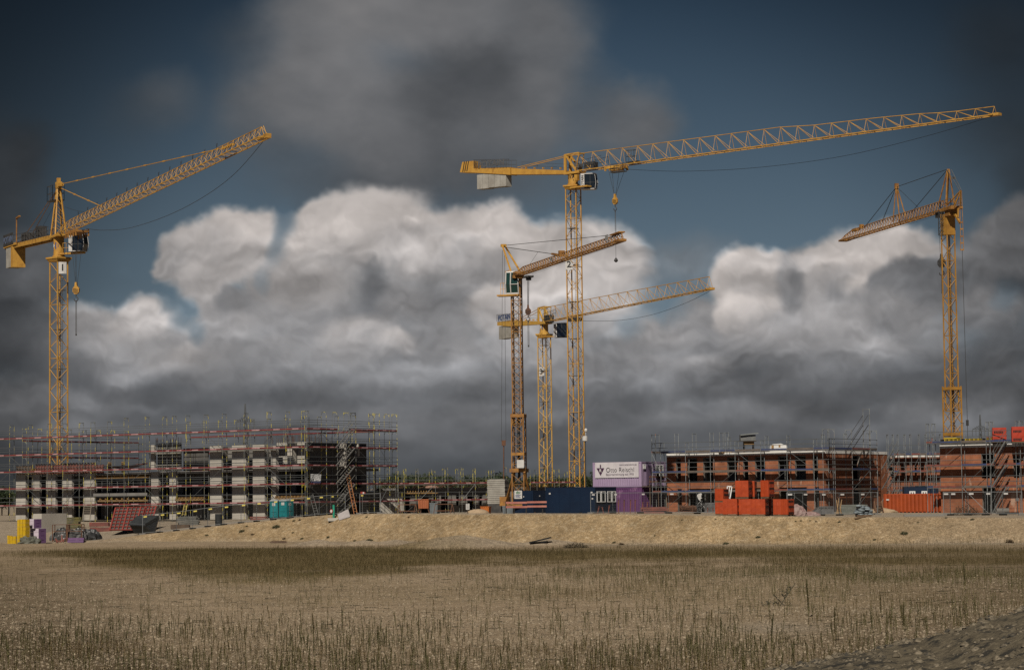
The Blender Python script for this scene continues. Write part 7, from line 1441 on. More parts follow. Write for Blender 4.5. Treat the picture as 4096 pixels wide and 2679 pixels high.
    # pink rails on posts
    T = thing('rail_fence', 'pink plank rails on dark posts before the small navy container', 'rail fence', spot('C', 1415, 246)); PK = mat('pink_rail', (.42, .17, .13), .7, 0, (.34, .12, .09), 1.5)
    for x in (1205, 1415, 1585): c = spot('C', x, 246); b = MB(); b.beam(c, c+Z*(zat('C', x, 1048, 246)-c.z), .09, .09); obj('post', b, DKS, T)
    for y in (1060, 1104): 
        b = MB(); b.beam(PC('C', 1203, y+4, 245.9), PC('C', 1424, y+2, 245.9), .05, .2); b.beam(PC('C', 1424, y-2, 245.85), PC('C', 1626, y-4, 245.85), .05, .2); obj('rail', b, PK, T)
    # red props stuck about
    for i, (x, y, lean) in enumerate(((130, 1105, .25), (192, 1110, -.2), (242, 1095, .15), (345, 1035, .05), (352, 1060, -.06), (405, 1035, .03), (470, 1035, .05), (520, 1035, .03), (600, 1060, .02), (645, 1060, .04), (1272, 1115, .05), (1330, 1120, -.03))):
        c = spot('D', x, 238+i % 3); h = zat('D', x, y, c.y)-c.z; b = MB(); b.tube(c, c+Vector((lean*h, 0, h)), .045, 5); b.cbox(c, Vector((1, 0, 0)), Vector((0, 1, 0)), .2, .2, .03); b.tube(c+Vector((lean*h*.55, 0, h*.55)), c+Vector((lean*h, 0, h)), .06, 5); b.cbox(c+Vector((lean*h, 0, h)), Vector((1, 0, 0)), Vector((0, 1, 0)), .2, .2, .03); one('steel_prop', b, FORM_R, 'rusty red steel prop standing or leaning before the purple container' if i < 10 else 'rusty red steel prop among the rebar bundles', 'prop', 'red props before the containers' if i < 10 else 'red props by the rebar')
    planks('red formwork beams stacked low with white tags, at the purple container corner', 'D', 580, 850, 1108, 238, FORM_R, 4, 3, tilt=2); b = MB(); c0 = spot('D', 1005, 238); c1 = spot('D', 1150, 238); h = zat('D', 1080, 1090, 238)-c0.z; rg = random.Random(3)
    for i in range(70): z = rg.uniform(.1, h); y = rg.uniform(0, 1.4); b.tube(Vector((c0.x-rg.uniform(-.1, .2), 238+y, c0.z+z)), Vector((c1.x+rg.uniform(-.2, .2), 238+y, c0.z+z*rg.uniform(.6, 1.0))), .03, 4)
    b.tube(Vector(((c0.x+c1.x)/2+.4, 237.9, c0.z)), Vector(((c0.x+c1.x)/2+.4, 237.9, c0.z+h*1.05)), .05, 4); one('rebar_bundle', b, RUST, 'dark bundle of bent rebar on the ground before the long brick shell', 'rebar bundle')
    b = MB()
    for i in range(26): x0 = rg.uniform(1160, 1250); p = spot('D', x0, 239); b.tube(p+Z*rg.uniform(.05, 1.0), p+Vector((rg.uniform(-.8, .9), rg.uniform(0, 1), rg.uniform(.1, 1.3))), .03, 4)
    one('scrap_steel', b, GRS, 'tangle of grey steel rods beside the rebar bundle', 'scrap'); planks('grey steel shutters stacked beside the brick packs', 'D', 1245, 1352, 1062, 241, GRS, 3, 5)
    q = [PC('D', x, y, 244.5) for x, y in ((1160, 985), (1178, 970), (1208, 962), (1206, 1010), (1214, 1012), (1214, 1018), (1200, 1020), (1197, 1046), (1178, 1030))]; b = MB(); b.poly(q); b.poly([p+Vector((0, .06, 0)) for p in q][::-1]); one('plastic_sheet', b, WHT, 'torn white sheet hanging in the wide ground-floor opening of the brick shell', 'sheet')
    q0 = PC('D', 1490, 1015, 232); T = None; b = MB(); p = [PC('D', x, y, 241) for x, y in ((1478, 892), (1524, 897), (1506, 1012), (1470, 1008))]
    for i in range(4): b.beam(p[i], p[(i+1) % 4], .06, .1)
    b.beam((p[0]+p[1])/2, (p[2]+p[3])/2, .05, .08); b.beam(p[3], Vector((p[3].x, p[3].y, gz(p[3].x, p[3].y))), .06, .06); b.beam(p[2], Vector((p[2].x, p[2].y, gz(p[2].x, p[2].y))), .06, .06); one('window_frame', b, WINF, 'white window frame leaning tilted behind the smaller orange pack', 'window frame')
    # pink sacks, grey skip, planks, sandbags
    PS = mat('pink_sack', (.24, .14, .13), .7, 0, (.30, .22, .2), 2, 5, bump=.7, bscale=4)
    for x, Y, rx, h, lab, sd in ((905, 203, .85, .95, 'tall crumpled pink sack heap leaning on the end brick pack', 4), (1040, 204, 1.0, .42, 'low crumpled pink sack heap by the grey skip', 9)):
        c = spot('E', x, Y+3); b = MB(); b.lump(c-Z*.1, rx, .8, h, sd, .14, 22, 10, 1, 2.0); one('sack_heap', b, PS, lab, 'sacks')
    Yk = 214; c = spot('E', 1180, Yk); zt = zat('E', 1180, 1108, Yk); T = thing('skip', 'grey steel skip with one sloping end, behind the sandbags', 'skip', c); b = MB(); X = lambda x: PC('E', x, 1150, Yk).x
    pr = [(X(1100), c.z+.08), (X(1272), c.z+.08), (X(1275), zt), (X(1120), zt), (X(1070), c.z+(zt-c.z)*.45)]
    b.poly([(x, Yk-.8, z) for x, z in pr]); b.poly([(x, Yk+.8, z) for x, z in pr][::-1])
    for (x0, z0_), (x1, z1_) in zip(pr, pr[1:]+pr[:1]):
        if not (z0_ == zt and z1_ == zt): b.quad((x0, Yk-.8, z0_), (x0, Yk+.8, z0_), (x1, Yk+.8, z1_), (x1, Yk-.8, z1_))
    b.quad((X(1120), Yk-.8, zt-.3), (X(1275), Yk-.8, zt-.3), (X(1275), Yk+.8, zt-.3), (X(1120), Yk+.8, zt-.3)); obj('tub', b, GRS, T); r = MB()
    for x in np.linspace(X(1135), X(1268), 5): r.box((x, Yk-.86, c.z+.1), (.08, 0, 0), (0, .058, 0), (0, 0, zt-c.z-.1))
    r.beam((X(1118), Yk-.82, zt+.02), (X(1278), Yk-.82, zt+.02), .1, .1); obj('stiffener', r, GRS, T)
    planks('grey green boards stacked low behind the sandbags', 'E', 1352, 1625, 1082, 216, mat('greenish_board', (.14, .15, .13), .8, 0, (.19, .20, .18), 1.5), 3, 7, tilt=1)
    for x, yt in ((1312, 1015), (1340, 1030)):
        c = spot('E', x, 212); b = MB(); h = zat('E', x, yt, 212)-c.z; b.beam(c, c+Vector((.25, 0, h)), .12, .06); b.beam(c+Vector((.2, 0, 0)), c+Vector((.05, .1, h*.9)), .1, .05); one('timber_offcut', b, mat('raw_timber%d' % x, (.42, .28, .14), .8, 0, (.33, .2, .1), 3), 'pair of raw timbers stood on end near the grey skip' if x == 1312 else 'shorter raw timbers stood on end next to the plank stack', 'timber')
    Yb = onedge('E', 1590, .9); c = spot('E', 1592, Yb); T = thing('sandbag_stack', 'pale blue-grey sandbags heaped on a pallet at the bank edge', 'sandbag stack', c); b = MB(); b.cbox(c+Z*.02, Vector((1, 0, 0)), Vector((0, 1, 0)), mt('E', 150, Yb), 1.0, .14); obj('pallet', b, PALW, T)
    SB = mat('sandbag', (.27, .315, .335), .6, 0, (.17, .2, .215), 2.5, 4, bump=.5, bscale=6); s = 0; rg = random.Random(2)
    for z, xs_ in ((.20, (1530, 1560, 1618, 1655)), (.34, (1528, 1560, 1625, 1658)), (.48, (1535, 1578, 1630, 1655)), (.62, (1540, 1575, 1612, 1640)), (.75, (1545, 1585, 1622)), (.87, (1550, 1580))):
        for x in xs_:
            s += 1; p = spot('E', x+rg.uniform(-6, 6), Yb-.2+.3*(s % 2)+rg.uniform(-.1, .1)); bb = MB(); bb.lump(Vector((p.x, p.y, c.z+z+rg.uniform(-.02, .02))), rg.uniform(.22, .33), .36, rg.uniform(.075, .105), s, .2, 12, 8); obj('sandbag', bb, SB, T, True)
    bb = MB(); bb.lump(c+Vector((0, -.15, .2)), .55, .5, .45, 3, .3, 12, 6, 1); obj('dark_gap', bb, BLK, T) if False else None
    p0 = spot('E', 1500, Yb-.9); b = MB(); b.beam(p0+Z*.06, spot('E', 1630, Yb-.7)+Z*.1, .4, .06); one('plank', b, PALW, 'brown plank lying before the sandbag pallet', 'plank')
    # timber steps
    Yt = 229; T = thing('timber_steps', 'rough brown timber steps against the orange ribbed container', 'steps', spot('F', 372, Yt)); zt = zat('F', 372, 1052, Yt); c0 = spot('F', 335, Yt); c1 = spot('F', 412, Yt); n = 6
    for i in range(n): z = c0.z+(zt-c0.z)*(i+1)/n; b = MB(); b.box(Vector((c0.x+.02*i, Yt+.18*i, z-.06)), (c1.x-c0.x-.04*i, 0, 0), (0, .25, 0), (0, 0, .05)); obj('tread', b, TIMD, T)
    for q, xx in ((0, c0.x), (1, c1.x)): b = MB(); b.beam((xx, Yt, c0.z), (xx, Yt+1.2, zt), .06, .2); b.beam((xx, Yt+1.2, c0.z), (xx, Yt+1.2, zt), .08, .08); obj('stringer', b, mat('step_wood', (.22, .11, .06), .85) if 'step_wood' not in bpy.data.materials else bpy.data.materials['step_wood'], T)
    # pipe ring, planks, sign box at far right
    Yp = 212; c = spot('F', 1645, Yp); b = MB(); r_ = mt('F', 62, Yp)/2; L_ = mt('F', 130, Yp)
    for ro, ri in ((r_, r_*.8),):
        k = len(b.v); n = 20
        for (x, rr) in ((-L_/2, ri), (-L_/2, ro), (L_/2, ro), (L_/2, ri)):
            for i in range(n): t = 2*math.pi*i/n; b.v.append((c.x+x, c.y+math.cos(t)*rr, c.z+ro+math.sin(t)*rr))
        for j in range(4):
            for i in range(n): i2 = (i+1) % n; j2 = (j+1) % 4; b.f.append((k+j*n+i, k+j*n+i2, k+j2*n+i2, k+j2*n+i))
    one('concrete_pipe', b, CONG, 'grey concrete pipe lying on its side before the brick corner block', 'pipe'); planks('weathered grey beam lying along the bank edge before the orange container', 'F', 608, 1040, 1186, onedge('F', 800, 3), mat('weathered_beam', (.20, .19, .17), .85), 1, 1, 'timber_beam', 'beam', .3); planks('dark timbers beside the concrete pipe', 'F', 1680, 1810, 1172, 210, BLK, 2, 1); planks('dark kerb beam on the ground between the dry shrub and the pipe', 'F', 1240, 1560, 1182, 208, TIMD, 1, 1, 'timber_beam', 'beam', .3)
    c = spot('F', 1800, 214); T = thing('junction_box', 'small grey box on a post before the brick corner block stairs', 'box', c); b = MB(); z = zat('F', 1800, 1046, 214); b.tube(c, Vector((c.x, c.y, z)), .03, 5); obj('post', b, PROP, T); b = MB(); b.cbox(Vector((c.x, c.y-.05, z)), Vector((1, 0, 0)), Vector((0, 1, 0)), mt('F', 32, 214), .2, mt('F', 32, 214)); obj('box', b, SHUT, T)
    # roof hut, sheeted bundle, yellow formwork on the roofs
    Yh = 252; c = Vector((PC('D', 1700, 455, Yh).x, Yh, 8.26)); T = thing('roof_hut', 'little grey hut with overhanging roof raised above the brick shell roof', 'hut', c); zb_, zf, zr_ = zat('D', 1700, 500, Yh), zat('D', 1700, 420, Yh), zat('D', 1700, 345, Yh); X = lambda x: PC('D', x, 400, Yh).x; b = MB()
    b.box((X(1616), Yh, zf), (X(1772)-X(1616), 0, 0), (0, 1.5, 0), (0, 0, zr_-zf-.12)); obj('cabin', b, mat('hut_grey', (.12, .12, .115), .7, 0, (.18, .18, .17), 2.5), T); b = MB(); b.hexa([(X(1612), Yh-.25, zr_-.22), (X(1800), Yh-.25, zr_-.04), (X(1806), Yh+1.7, zr_+.06), (X(1630), Yh+1.7, zr_-.1), (X(1612), Yh-.25, zr_-.17), (X(1800), Yh-.25, zr_+.02), (X(1806), Yh+1.7, zr_+.12), (X(1630), Yh+1.7, zr_-.04)]); obj('roof', b, mat('hut_roof', (.24, .25, .24), .5, .2), T)
    b = MB(); b.box((X(1676), Yh-.02, zf+.02), (X(1722)-X(1676), 0, 0), (0, .015, 0), (0, 0, zr_-zf-.3)); obj('door', b, SHUT, T); b = MB(); b.box((X(1652), Yh+.1, zat('D', 1700, 458, Yh)), (X(1756)-X(1652), 0, 0), (0, 1.2, 0), (0, 0, zf-zat('D', 1700, 458, Yh)-.06)); obj('base_crate', b, TIMB, T); b = MB(); b.box((X(1606), Yh-.2, zf-.05), (X(1782)-X(1606), 0, 0), (0, 1.8, 0), (0, 0, .05)); obj('floor', b, TIMD, T); b = MB()
    for x in (1656, 1752):
        for y in (.2, 1.2): b.tube((X(x), Yh+y, 8.23), (X(x), Yh+y, zat('D', 1700, 458, Yh)), .06, 5)
    obj('leg', b, DKS, T)
    Yw = 246; c = Vector((PC('D', 2005, 495, Yw).x, Yw, 8.24)); b = MB(); X2 = lambda x: PC('D', x, 480, Yw).x; zt_ = lambda y: zat('D', 2005, y, Yw); pr = [(1913, 502), (1925, 470), (1955, 455), (2030, 450), (2060, 462), (2092, 470), (2094, 495), (2085, 500)]; T = thing('sheeted_bundle', 'white sheeted bundle with a brown opening on the brick shell roof', 'bundle', c); ring = [(X2(x), zt_(y)) for x, y in pr]
    ring[0] = (ring[0][0], 8.24); ring[-1] = (ring[-1][0], 8.24); b.poly([(x, Yw-.4, z) for x, z in ring][::-1]); b.poly([(x, Yw+.7, z) for x, z in ring])
    for (x0, z0_), (x1, z1_) in zip(ring, ring[1:]): b.quad((x0, Yw-.4, z0_), (x1, Yw-.4, z1_), (x1, Yw+.7, z1_), (x0, Yw+.7, z0_))
    obj('sheet', b, FOAM, T); b = MB(); b.box((X2(2005), Yw-.42, zt_(490)), (.18, 0, 0), (0, .015, 0), (0, 0, .22)); b.box((X2(1930), Yw-.42, zt_(500)), (.25, 0, 0), (0, .015, 0), (0, 0, .35)); obj('opening', b, TIMB, T)
    for x, w_, lab in ((1455, 110, 'orange timber bracket lying on the brick shell roof near the hut'), (2340+0, 0, '')):
        if w_: c = Vector((PC('D', x, 500, 247).x, 247, 8.25)); b = MB(); b.box(c-Vector((.65, 0, 0)), (1.3, 0, 0), (0, .4, 0), (0, 0, .1)); b.box(c+Vector((-.05, 0, .101)), (.25, 0, 0), (0, .3, 0), (0, 0, .22)); one('timber_bracket', b, TIMB, lab, 'bracket')
    YF = mat('formwork_yellow', (.46, .33, .03), .6, 0, (.36, .25, .03), 2); P, A, Bf, zr, P3, L3, a_ = BRS; o3 = P3(L3, 0, 0); e = -EAL; T = thing('formwork_table', 'yellow and black formwork beams laid across the corner block roof at the crane foot', 'formwork beams', P3(L3-4, 1.5, 8.37)); w0 = .1
    for s in np.arange(.05, a_(1560, 430), .42):
        b = MB(); q = o3+e*s+Z*8.33; b.beam(q+EB*.1+Z*.45, q+EB*3.5+Z*.45, .1, .26); obj('beam', b, YF if int(s*10) % 3 else DKS, T)
    b = MB()
    for bb_ in (.3, 2.8): b.beam(o3+e*.0+EB*bb_+Z*8.46, o3+e*a_(1560, 430)+EB*bb_+Z*8.46, .1, .24)
    obj('bearer', b, DKS, T); b = MB(); b.box(o3+e*.2+EB*.5+Z*8.94, e*1.3, EB*1.2, Z*.12); obj('timber_pile', b, YF, T); b = MB(); b.box(o3+e*a_(1440, 400)+EB*.8+Z*8.94, e*1.6, EB*.8, Z*.1); obj('red_board', b, FORM_R, T)
    # pole with white cylinder
    Yl = 296; c = spot('C', 2035, Yl); T = thing('antenna_pole', 'thin dark pole with a white cylinder and ball on top, beside the biggest crane mast', 'pole', c); b = MB(); b.tube(c, Vector((c.x, c.y, zat('C', 2035, 425, Yl))), .08, 6); obj('pole', b, DKS, T); b = MB(); z0_, z1_ = zat('C', 2035, 428, Yl), zat('C', 2035, 372, Yl); b.lathe(Vector((c.x, c.y, z0_)), [(.2, 0), (.33, .08), (.33, z1_-z0_-.08), (.2, z1_-z0_)], 14); obj('cylinder', b, WHT, T); b = MB(); b.tube(Vector((c.x+.1, c.y, z1_)), Vector((c.x+.1, c.y, z1_+.5)), .04, 5); b.lathe(Vector((c.x+.12, c.y, z1_+.45)), [(.05, 0), (.16, .12), (.2, .3), (.12, .46), (.02, .5)], 10); obj('ball', b, WHT, T)
misc()
# ------------------------------------------------------------------ mesh fence panels along the bank edge
FENC = mat('fence_wire', (.10, .105, .10), .6, .3); FENT = mat('fence_tube', (.24, .25, .25), .5, .3); YTAG = mat('yellow_tag', (.60, .50, .12), .6)
def fence():
    def panel(p0, p1, h, tagm=None, grp=None, lab=''):
        T = thing('fence_panel', lab, 'fence panel', (p0+p1)/2, grp); b = MB(); d = p1-p0
        b.tube(p0, p0+Z*h, .03, 5); b.tube(p1, p1+Z*h, .03, 5); b.tube(p0+Z*(h-.03), p1+Z*(h-.03), .026, 4); b.tube(p0+Z*.15, p1+Z*.15, .026, 4); obj('tube_frame', b, FENT, T); w_ = MB()
        n = 18
        for i in range(1, n): q = p0+d*i/n; w_.tube(q+Z*.15, q+Z*(h-.03), .006, 3)
        for z in np.linspace(.35, h-.2, 7): w_.tube(p0+Z*z, p1+Z*z, .006, 3)
        wo = obj('wire_mesh', w_, FENC, T); wo['kind'] = 'stuff' if False else 'thing'; del wo['kind']
        f = MB()
        for q in (p0, p1): f.cbox(q-Z*.01, Vector((1, 0, 0)), Vector((0, 1, 0)), .65, .25, .13)
        obj('foot', f, CONG, T)
        if tagm: t = MB(); q = p0+d*.06+Z*(h-.25); t.box(q+Vector((0, -.05, 0)), d.normalized()*.38, Vector((0, .01, 0)), Z*.13); obj('tag_plate', t, tagm, T)
    pts = [('A', 1480), ('A', 1660), ('A', 1830), ('A', 2000), ('B', 132), ('B', 300), ('B', 478), ('B', 640), ('B', 812), ('B', 985), ('B', 1155), ('B', 1290), ('B', 1410), ('B', 1560), ('B', 1712), ('B', 1925)]
    P_ = [spot(k, x, onedge(k, x, .9)) for k, x in pts]
    for i, (a, b) in enumerate(zip(P_, P_[1:])):
        if i in (13,): continue
        panel(a, b, 1.95, YTAG, 'mesh fence panels along the sloping bank edge', 'wire mesh fence panel on the bank edge before the concrete block')
    pts = [('D', 60, 236), ('D', 290, 234), ('D', 575, 231), ('D', 870, 228), ('D', 1165, 226), ('D', 1440, 224)]
    P_ = [spot(*q) for q in pts]
    for a, b in zip(P_, P_[1:]): panel(a, b, 2.0, WHT, 'mesh fence panels before the containers and long brick shell', 'wire mesh fence panel between the containers and the orange packs')
    pts = [('E', 800, 208), ('E', 965, 208), ('E', 1155, 209), ('E', 1345, 210), ('E', 1560, 211), ('E', 1740, 212)]
    P_ = [spot(*q) for q in pts]
    for a, b in zip(P_, P_[1:]): panel(a, b, 2.0, WHT, 'mesh fence panels behind the grey skip', 'wire mesh fence panel behind the grey skip and sandbags')
    pts = [('F', 1035, 206), ('F', 1105, 206), ('F', 1290, 205), ('F', 1470, 205), ('F', 1650, 204), ('F', 1850, 203)]
    P_ = [spot(*q) for q in pts]
    for a, b in zip(P_, P_[1:]): panel(a, b, 2.0, WHT, 'mesh fence panels before the brick corner block', 'wire mesh fence panel before the brick corner block')
fence()
# ------------------------------------------------------------------ far things: pylons, trees
PYL = mat('pylon_grey', (.075, .08, .085), .7)
def pylon(label, k, x, ytop, yarm, half, Y):
    top = PC(k, x, ytop, Y); c = Vector((top.x, Y, 2)); T = thing('power_pylon', label, 'pylon', c, None); H = top.z; za = zat(k, x, yarm, Y); wd = 3.4; b = MB()
    f = lambda t: wd/2*(1-t)**1.2+.35*(1-t)+.12
    for i in range(14):
        t0, t1 = i/14, (i+1)/14; z0, z1 = 2+(H-2)*t0, 2+(H-2)*t1; q0 = [c*1+Vector((sx*f(t0), sy*f(t0), z0-2)) for sx, sy in ((-1, -1), (1, -1), (1, 1), (-1, 1))]; q1 = [c+Vector((sx*f(t1), sy*f(t1), z1-2)) for sx, sy in ((-1, -1), (1, -1), (1, 1), (-1, 1))]
        for j in range(4): b.tube(q0[j], q1[j], .2, 4); b.tube(q0[j], q1[(j+1) % 4], .12, 3); b.tube(q0[(j+1) % 4], q1[j], .12, 3)
    obj('tower', b, PYL, T)
    for s in (-1, 1):
        a = MB(); e = Vector((c.x+s*half, Y, za-.6)); m_ = Vector((c.x, Y, za)); a.tube(m_+Z*1.2, e, .2, 4); a.tube(m_-Z*.5, e, .2, 4)
        for t in (.25, .5, .75): a.tube(m_+(e-m_)*t-Z*.5*(1-t), m_+Z*1.8*(1-t)+(e-m_)*t, .12, 3); a.tube(m_+(e-m_)*t-Z*.5*(1-t), m_+Z*1.8*(1-t)+(e-m_)*min(1, t+.2), .1, 3)
        for t in (1., .55): q = m_+(e-m_)*t; a.tube(q, q-Z*3.4, .16, 4)
        obj('cross_arm', a, PYL, T)
pylon('distant lattice pylon showing above the concrete block scaffold', 'B', 520, 40, 210, 3.2, 900); pylon('distant lattice pylon above the roof of the brick corner block', 'F', 1411, 150, 290, 3.8, 1150)
LEAF = mat('far_foliage', (.028, .042, .018), .8, 0, (.045, .058, .022), .35, 4, .4, .6); BARK = mat('bark', (.07, .05, .035), .9)
def tree_mesh(seed, h, wd):
    rg = np.random.default_rng(seed); N_ = 2600
    blobs = [(rg.uniform(-.32, .32)*wd, rg.uniform(-.3, .3)*wd, h*rg.uniform(.38, .85), rg.uniform(.16, .28)*wd) for _ in range(11)]+[(0, 0, h*.62, wd*.3)]
    v = []; f = []; cs = []
    for i in range(N_):
        b = blobs[rg.integers(len(blobs))]; d = rg.normal(size=3); d /= np.linalg.norm(d); r = b[3]*rg.uniform(.6, 1.08); cs.append((b[0]+d[0]*r, b[1]+d[1]*r, max(h*.18, b[2]+d[2]*r*.85)))
    mb = MB()
    for c in cs:
        s = rg.uniform(.16, .34); a = rg.normal(size=3); a /= np.linalg.norm(a); b = np.cross(a, rg.normal(size=3)); b /= np.linalg.norm(b); c = np.array(c); mb.poly([c+a*s, c+b*s*.6, c-a*s, c-b*s*.6])
    t = MB(); t.tube((0, 0, 0), (.1, 0, h*.55), .22, 7, .12)
    for q in blobs[:6]: t.tube((.06, 0, h*rg.uniform(.2, .5)), (q[0], q[1], q[2]), .09, 5, .03)
    return mb.mesh('crown', LEAF), t.mesh('trunk', BARK)
def trees():
    me = [tree_mesh(i, 9.5, w_) for i, w_ in enumerate((8.5, 9.5, 7.5, 10))]
    for i, (k, x, ytop, Y) in enumerate((('C', 30, 775, 420), ('C', 120, 735, 430), ('C', 215, 760, 440), ('C', 330, 755, 435), ('C', 425, 775, 450), ('C', 520, 762, 440), ('C', 610, 760, 430), ('C', 690, 785, 445), ('C', 850, 790, 450), ('C', 930, 775, 440), ('C', 1010, 778, 450), ('C', 1085, 770, 435), ('C', 1160, 762, 440), ('C', 1245, 780, 450),
            ('C', 1450, 785, 440), ('C', 1540, 775, 450), ('C', 1620, 770, 440), ('C', 1710, 790, 450), ('C', 1800, 785, 440), ('C', 1900, 780, 445), ('C', 2060, 760, 430), ('D', 60, 770, 440), ('B', 2080, 770, 430), ('A', -60, 900, 440), ('A', 20, 905, 440), ('A', 90, 915, 445), ('D', 140, 800, 450), ('D', 700, 800, 450))):
        p = PC(k, x, ytop, Y); s = (p.z-2)/9.5*1.0; T = thing('tree', 'dark green leafy tree in the far row beyond the scaffolds', 'tree', Vector((p.x, Y, 2)), 'far tree row beyond the site'); cm, tm = me[i % 4]
        for nm, m_ in (('crown', cm), ('trunk', tm)): o = inst(nm, m_, T, (0, 0, 0), i*1.3); o.scale = (s*1.15, s*1.15, s)
trees()
# ------------------------------------------------------------------ weeds, stones, tufts
def leafmat(name, c, c2, c3):
    return mat(name, c, .75, 0, c2, .5, 4, .4, .6, spec=.15, c3=c3, s3=.16, lo3=.5, hi3=.62)
WEED = leafmat('weed_green', (.125, .110, .046), (.085, .08, .036), (.135, .098, .044)); WEEDF = leafmat('weed_far', (.088, .066, .026), (.066, .054, .021), (.10, .07, .03))
def weed_proto(seed, n, leafn=22, wide=1.0):
    """an upright fleabane-like stalk, 1 m tall, with narrow leaves crowding towards the top -> triangles"""
    rg = np.random.default_rng(seed); v = []; f = []
    lean = rg.normal(size=2)*.05
    def P(t): return np.array([lean[0]*t*t, lean[1]*t*t, t])
    for a in (0, 1.57):
        d = np.array([math.cos(a), math.sin(a), 0])*.010; k = len(v); v += [P(0)-d, P(0)+d, P(.97)]; f.append((k, k+1, k+2))
    for i in range(leafn):
        t = .18+.8*(i/leafn)**.8; a = rg.uniform(0, 6.28); ln = wide*(.06 if t < .85 else .038)*rg.uniform(.7, 1.2)*(1.1-.35*t); up = rg.uniform(.02, .09)
        d = np.array([math.cos(a), math.sin(a), 0]); s = np.array([-math.sin(a), math.cos(a), 0])*.019*wide; b = P(t); k = len(v); v += [b-s+[0, 0, -.012], b+s+[0, 0, .02], b+d*ln+np.array([0, 0, up])]; f.append((k, k+1, k+2))
    return np.array(v), np.array(f)
def scatter(name, m, protos, pts, h, label, iso=False):
    V = []; F = []; off = 0; ang = RNG.uniform(0, 6.28, len(pts)); which = RNG.integers(0, len(protos), len(pts)); zz = terrain(pts[:, 0], pts[:, 1])
    for i, (pv, pf) in enumerate(protos):
        s = which == i; n = s.sum()
        if not n: continue
        c, sn = np.cos(ang[s])[:, None], np.sin(ang[s])[:, None]; hh = h[s][:, None]; w_ = hh if iso else np.sqrt(hh)*.8
        x = (pv[None, :, 0]*c-pv[None, :, 1]*sn)*w_+pts[s, 0][:, None]; y = (pv[None, :, 0]*sn+pv[None, :, 1]*c)*w_+pts[s, 1][:, None]; z = pv[None, :, 2]*hh+zz[s][:, None]-.01
        V.append(np.stack([x, y, z], -1).reshape(-1, 3)); F.append((pf[None]+np.arange(n)[:, None, None]*len(pv)+off).reshape(-1, 3)); off += n*len(pv)
    me = bpy.data.meshes.new(name); npmesh(me, np.concatenate(V), np.concatenate(F)); me.materials.append(m); o = bpy.data.objects.new(name, me); COL.objects.link(o); o['kind'] = 'stuff'; o['label'] = label
def candidates(n, y0, y1, slope=.235):
    y = np.sqrt(RNG.uniform(y0**2, y1**2, n)); x = RNG.uniform(-1, 1, n)*slope*y; return np.stack([x, y], 1)
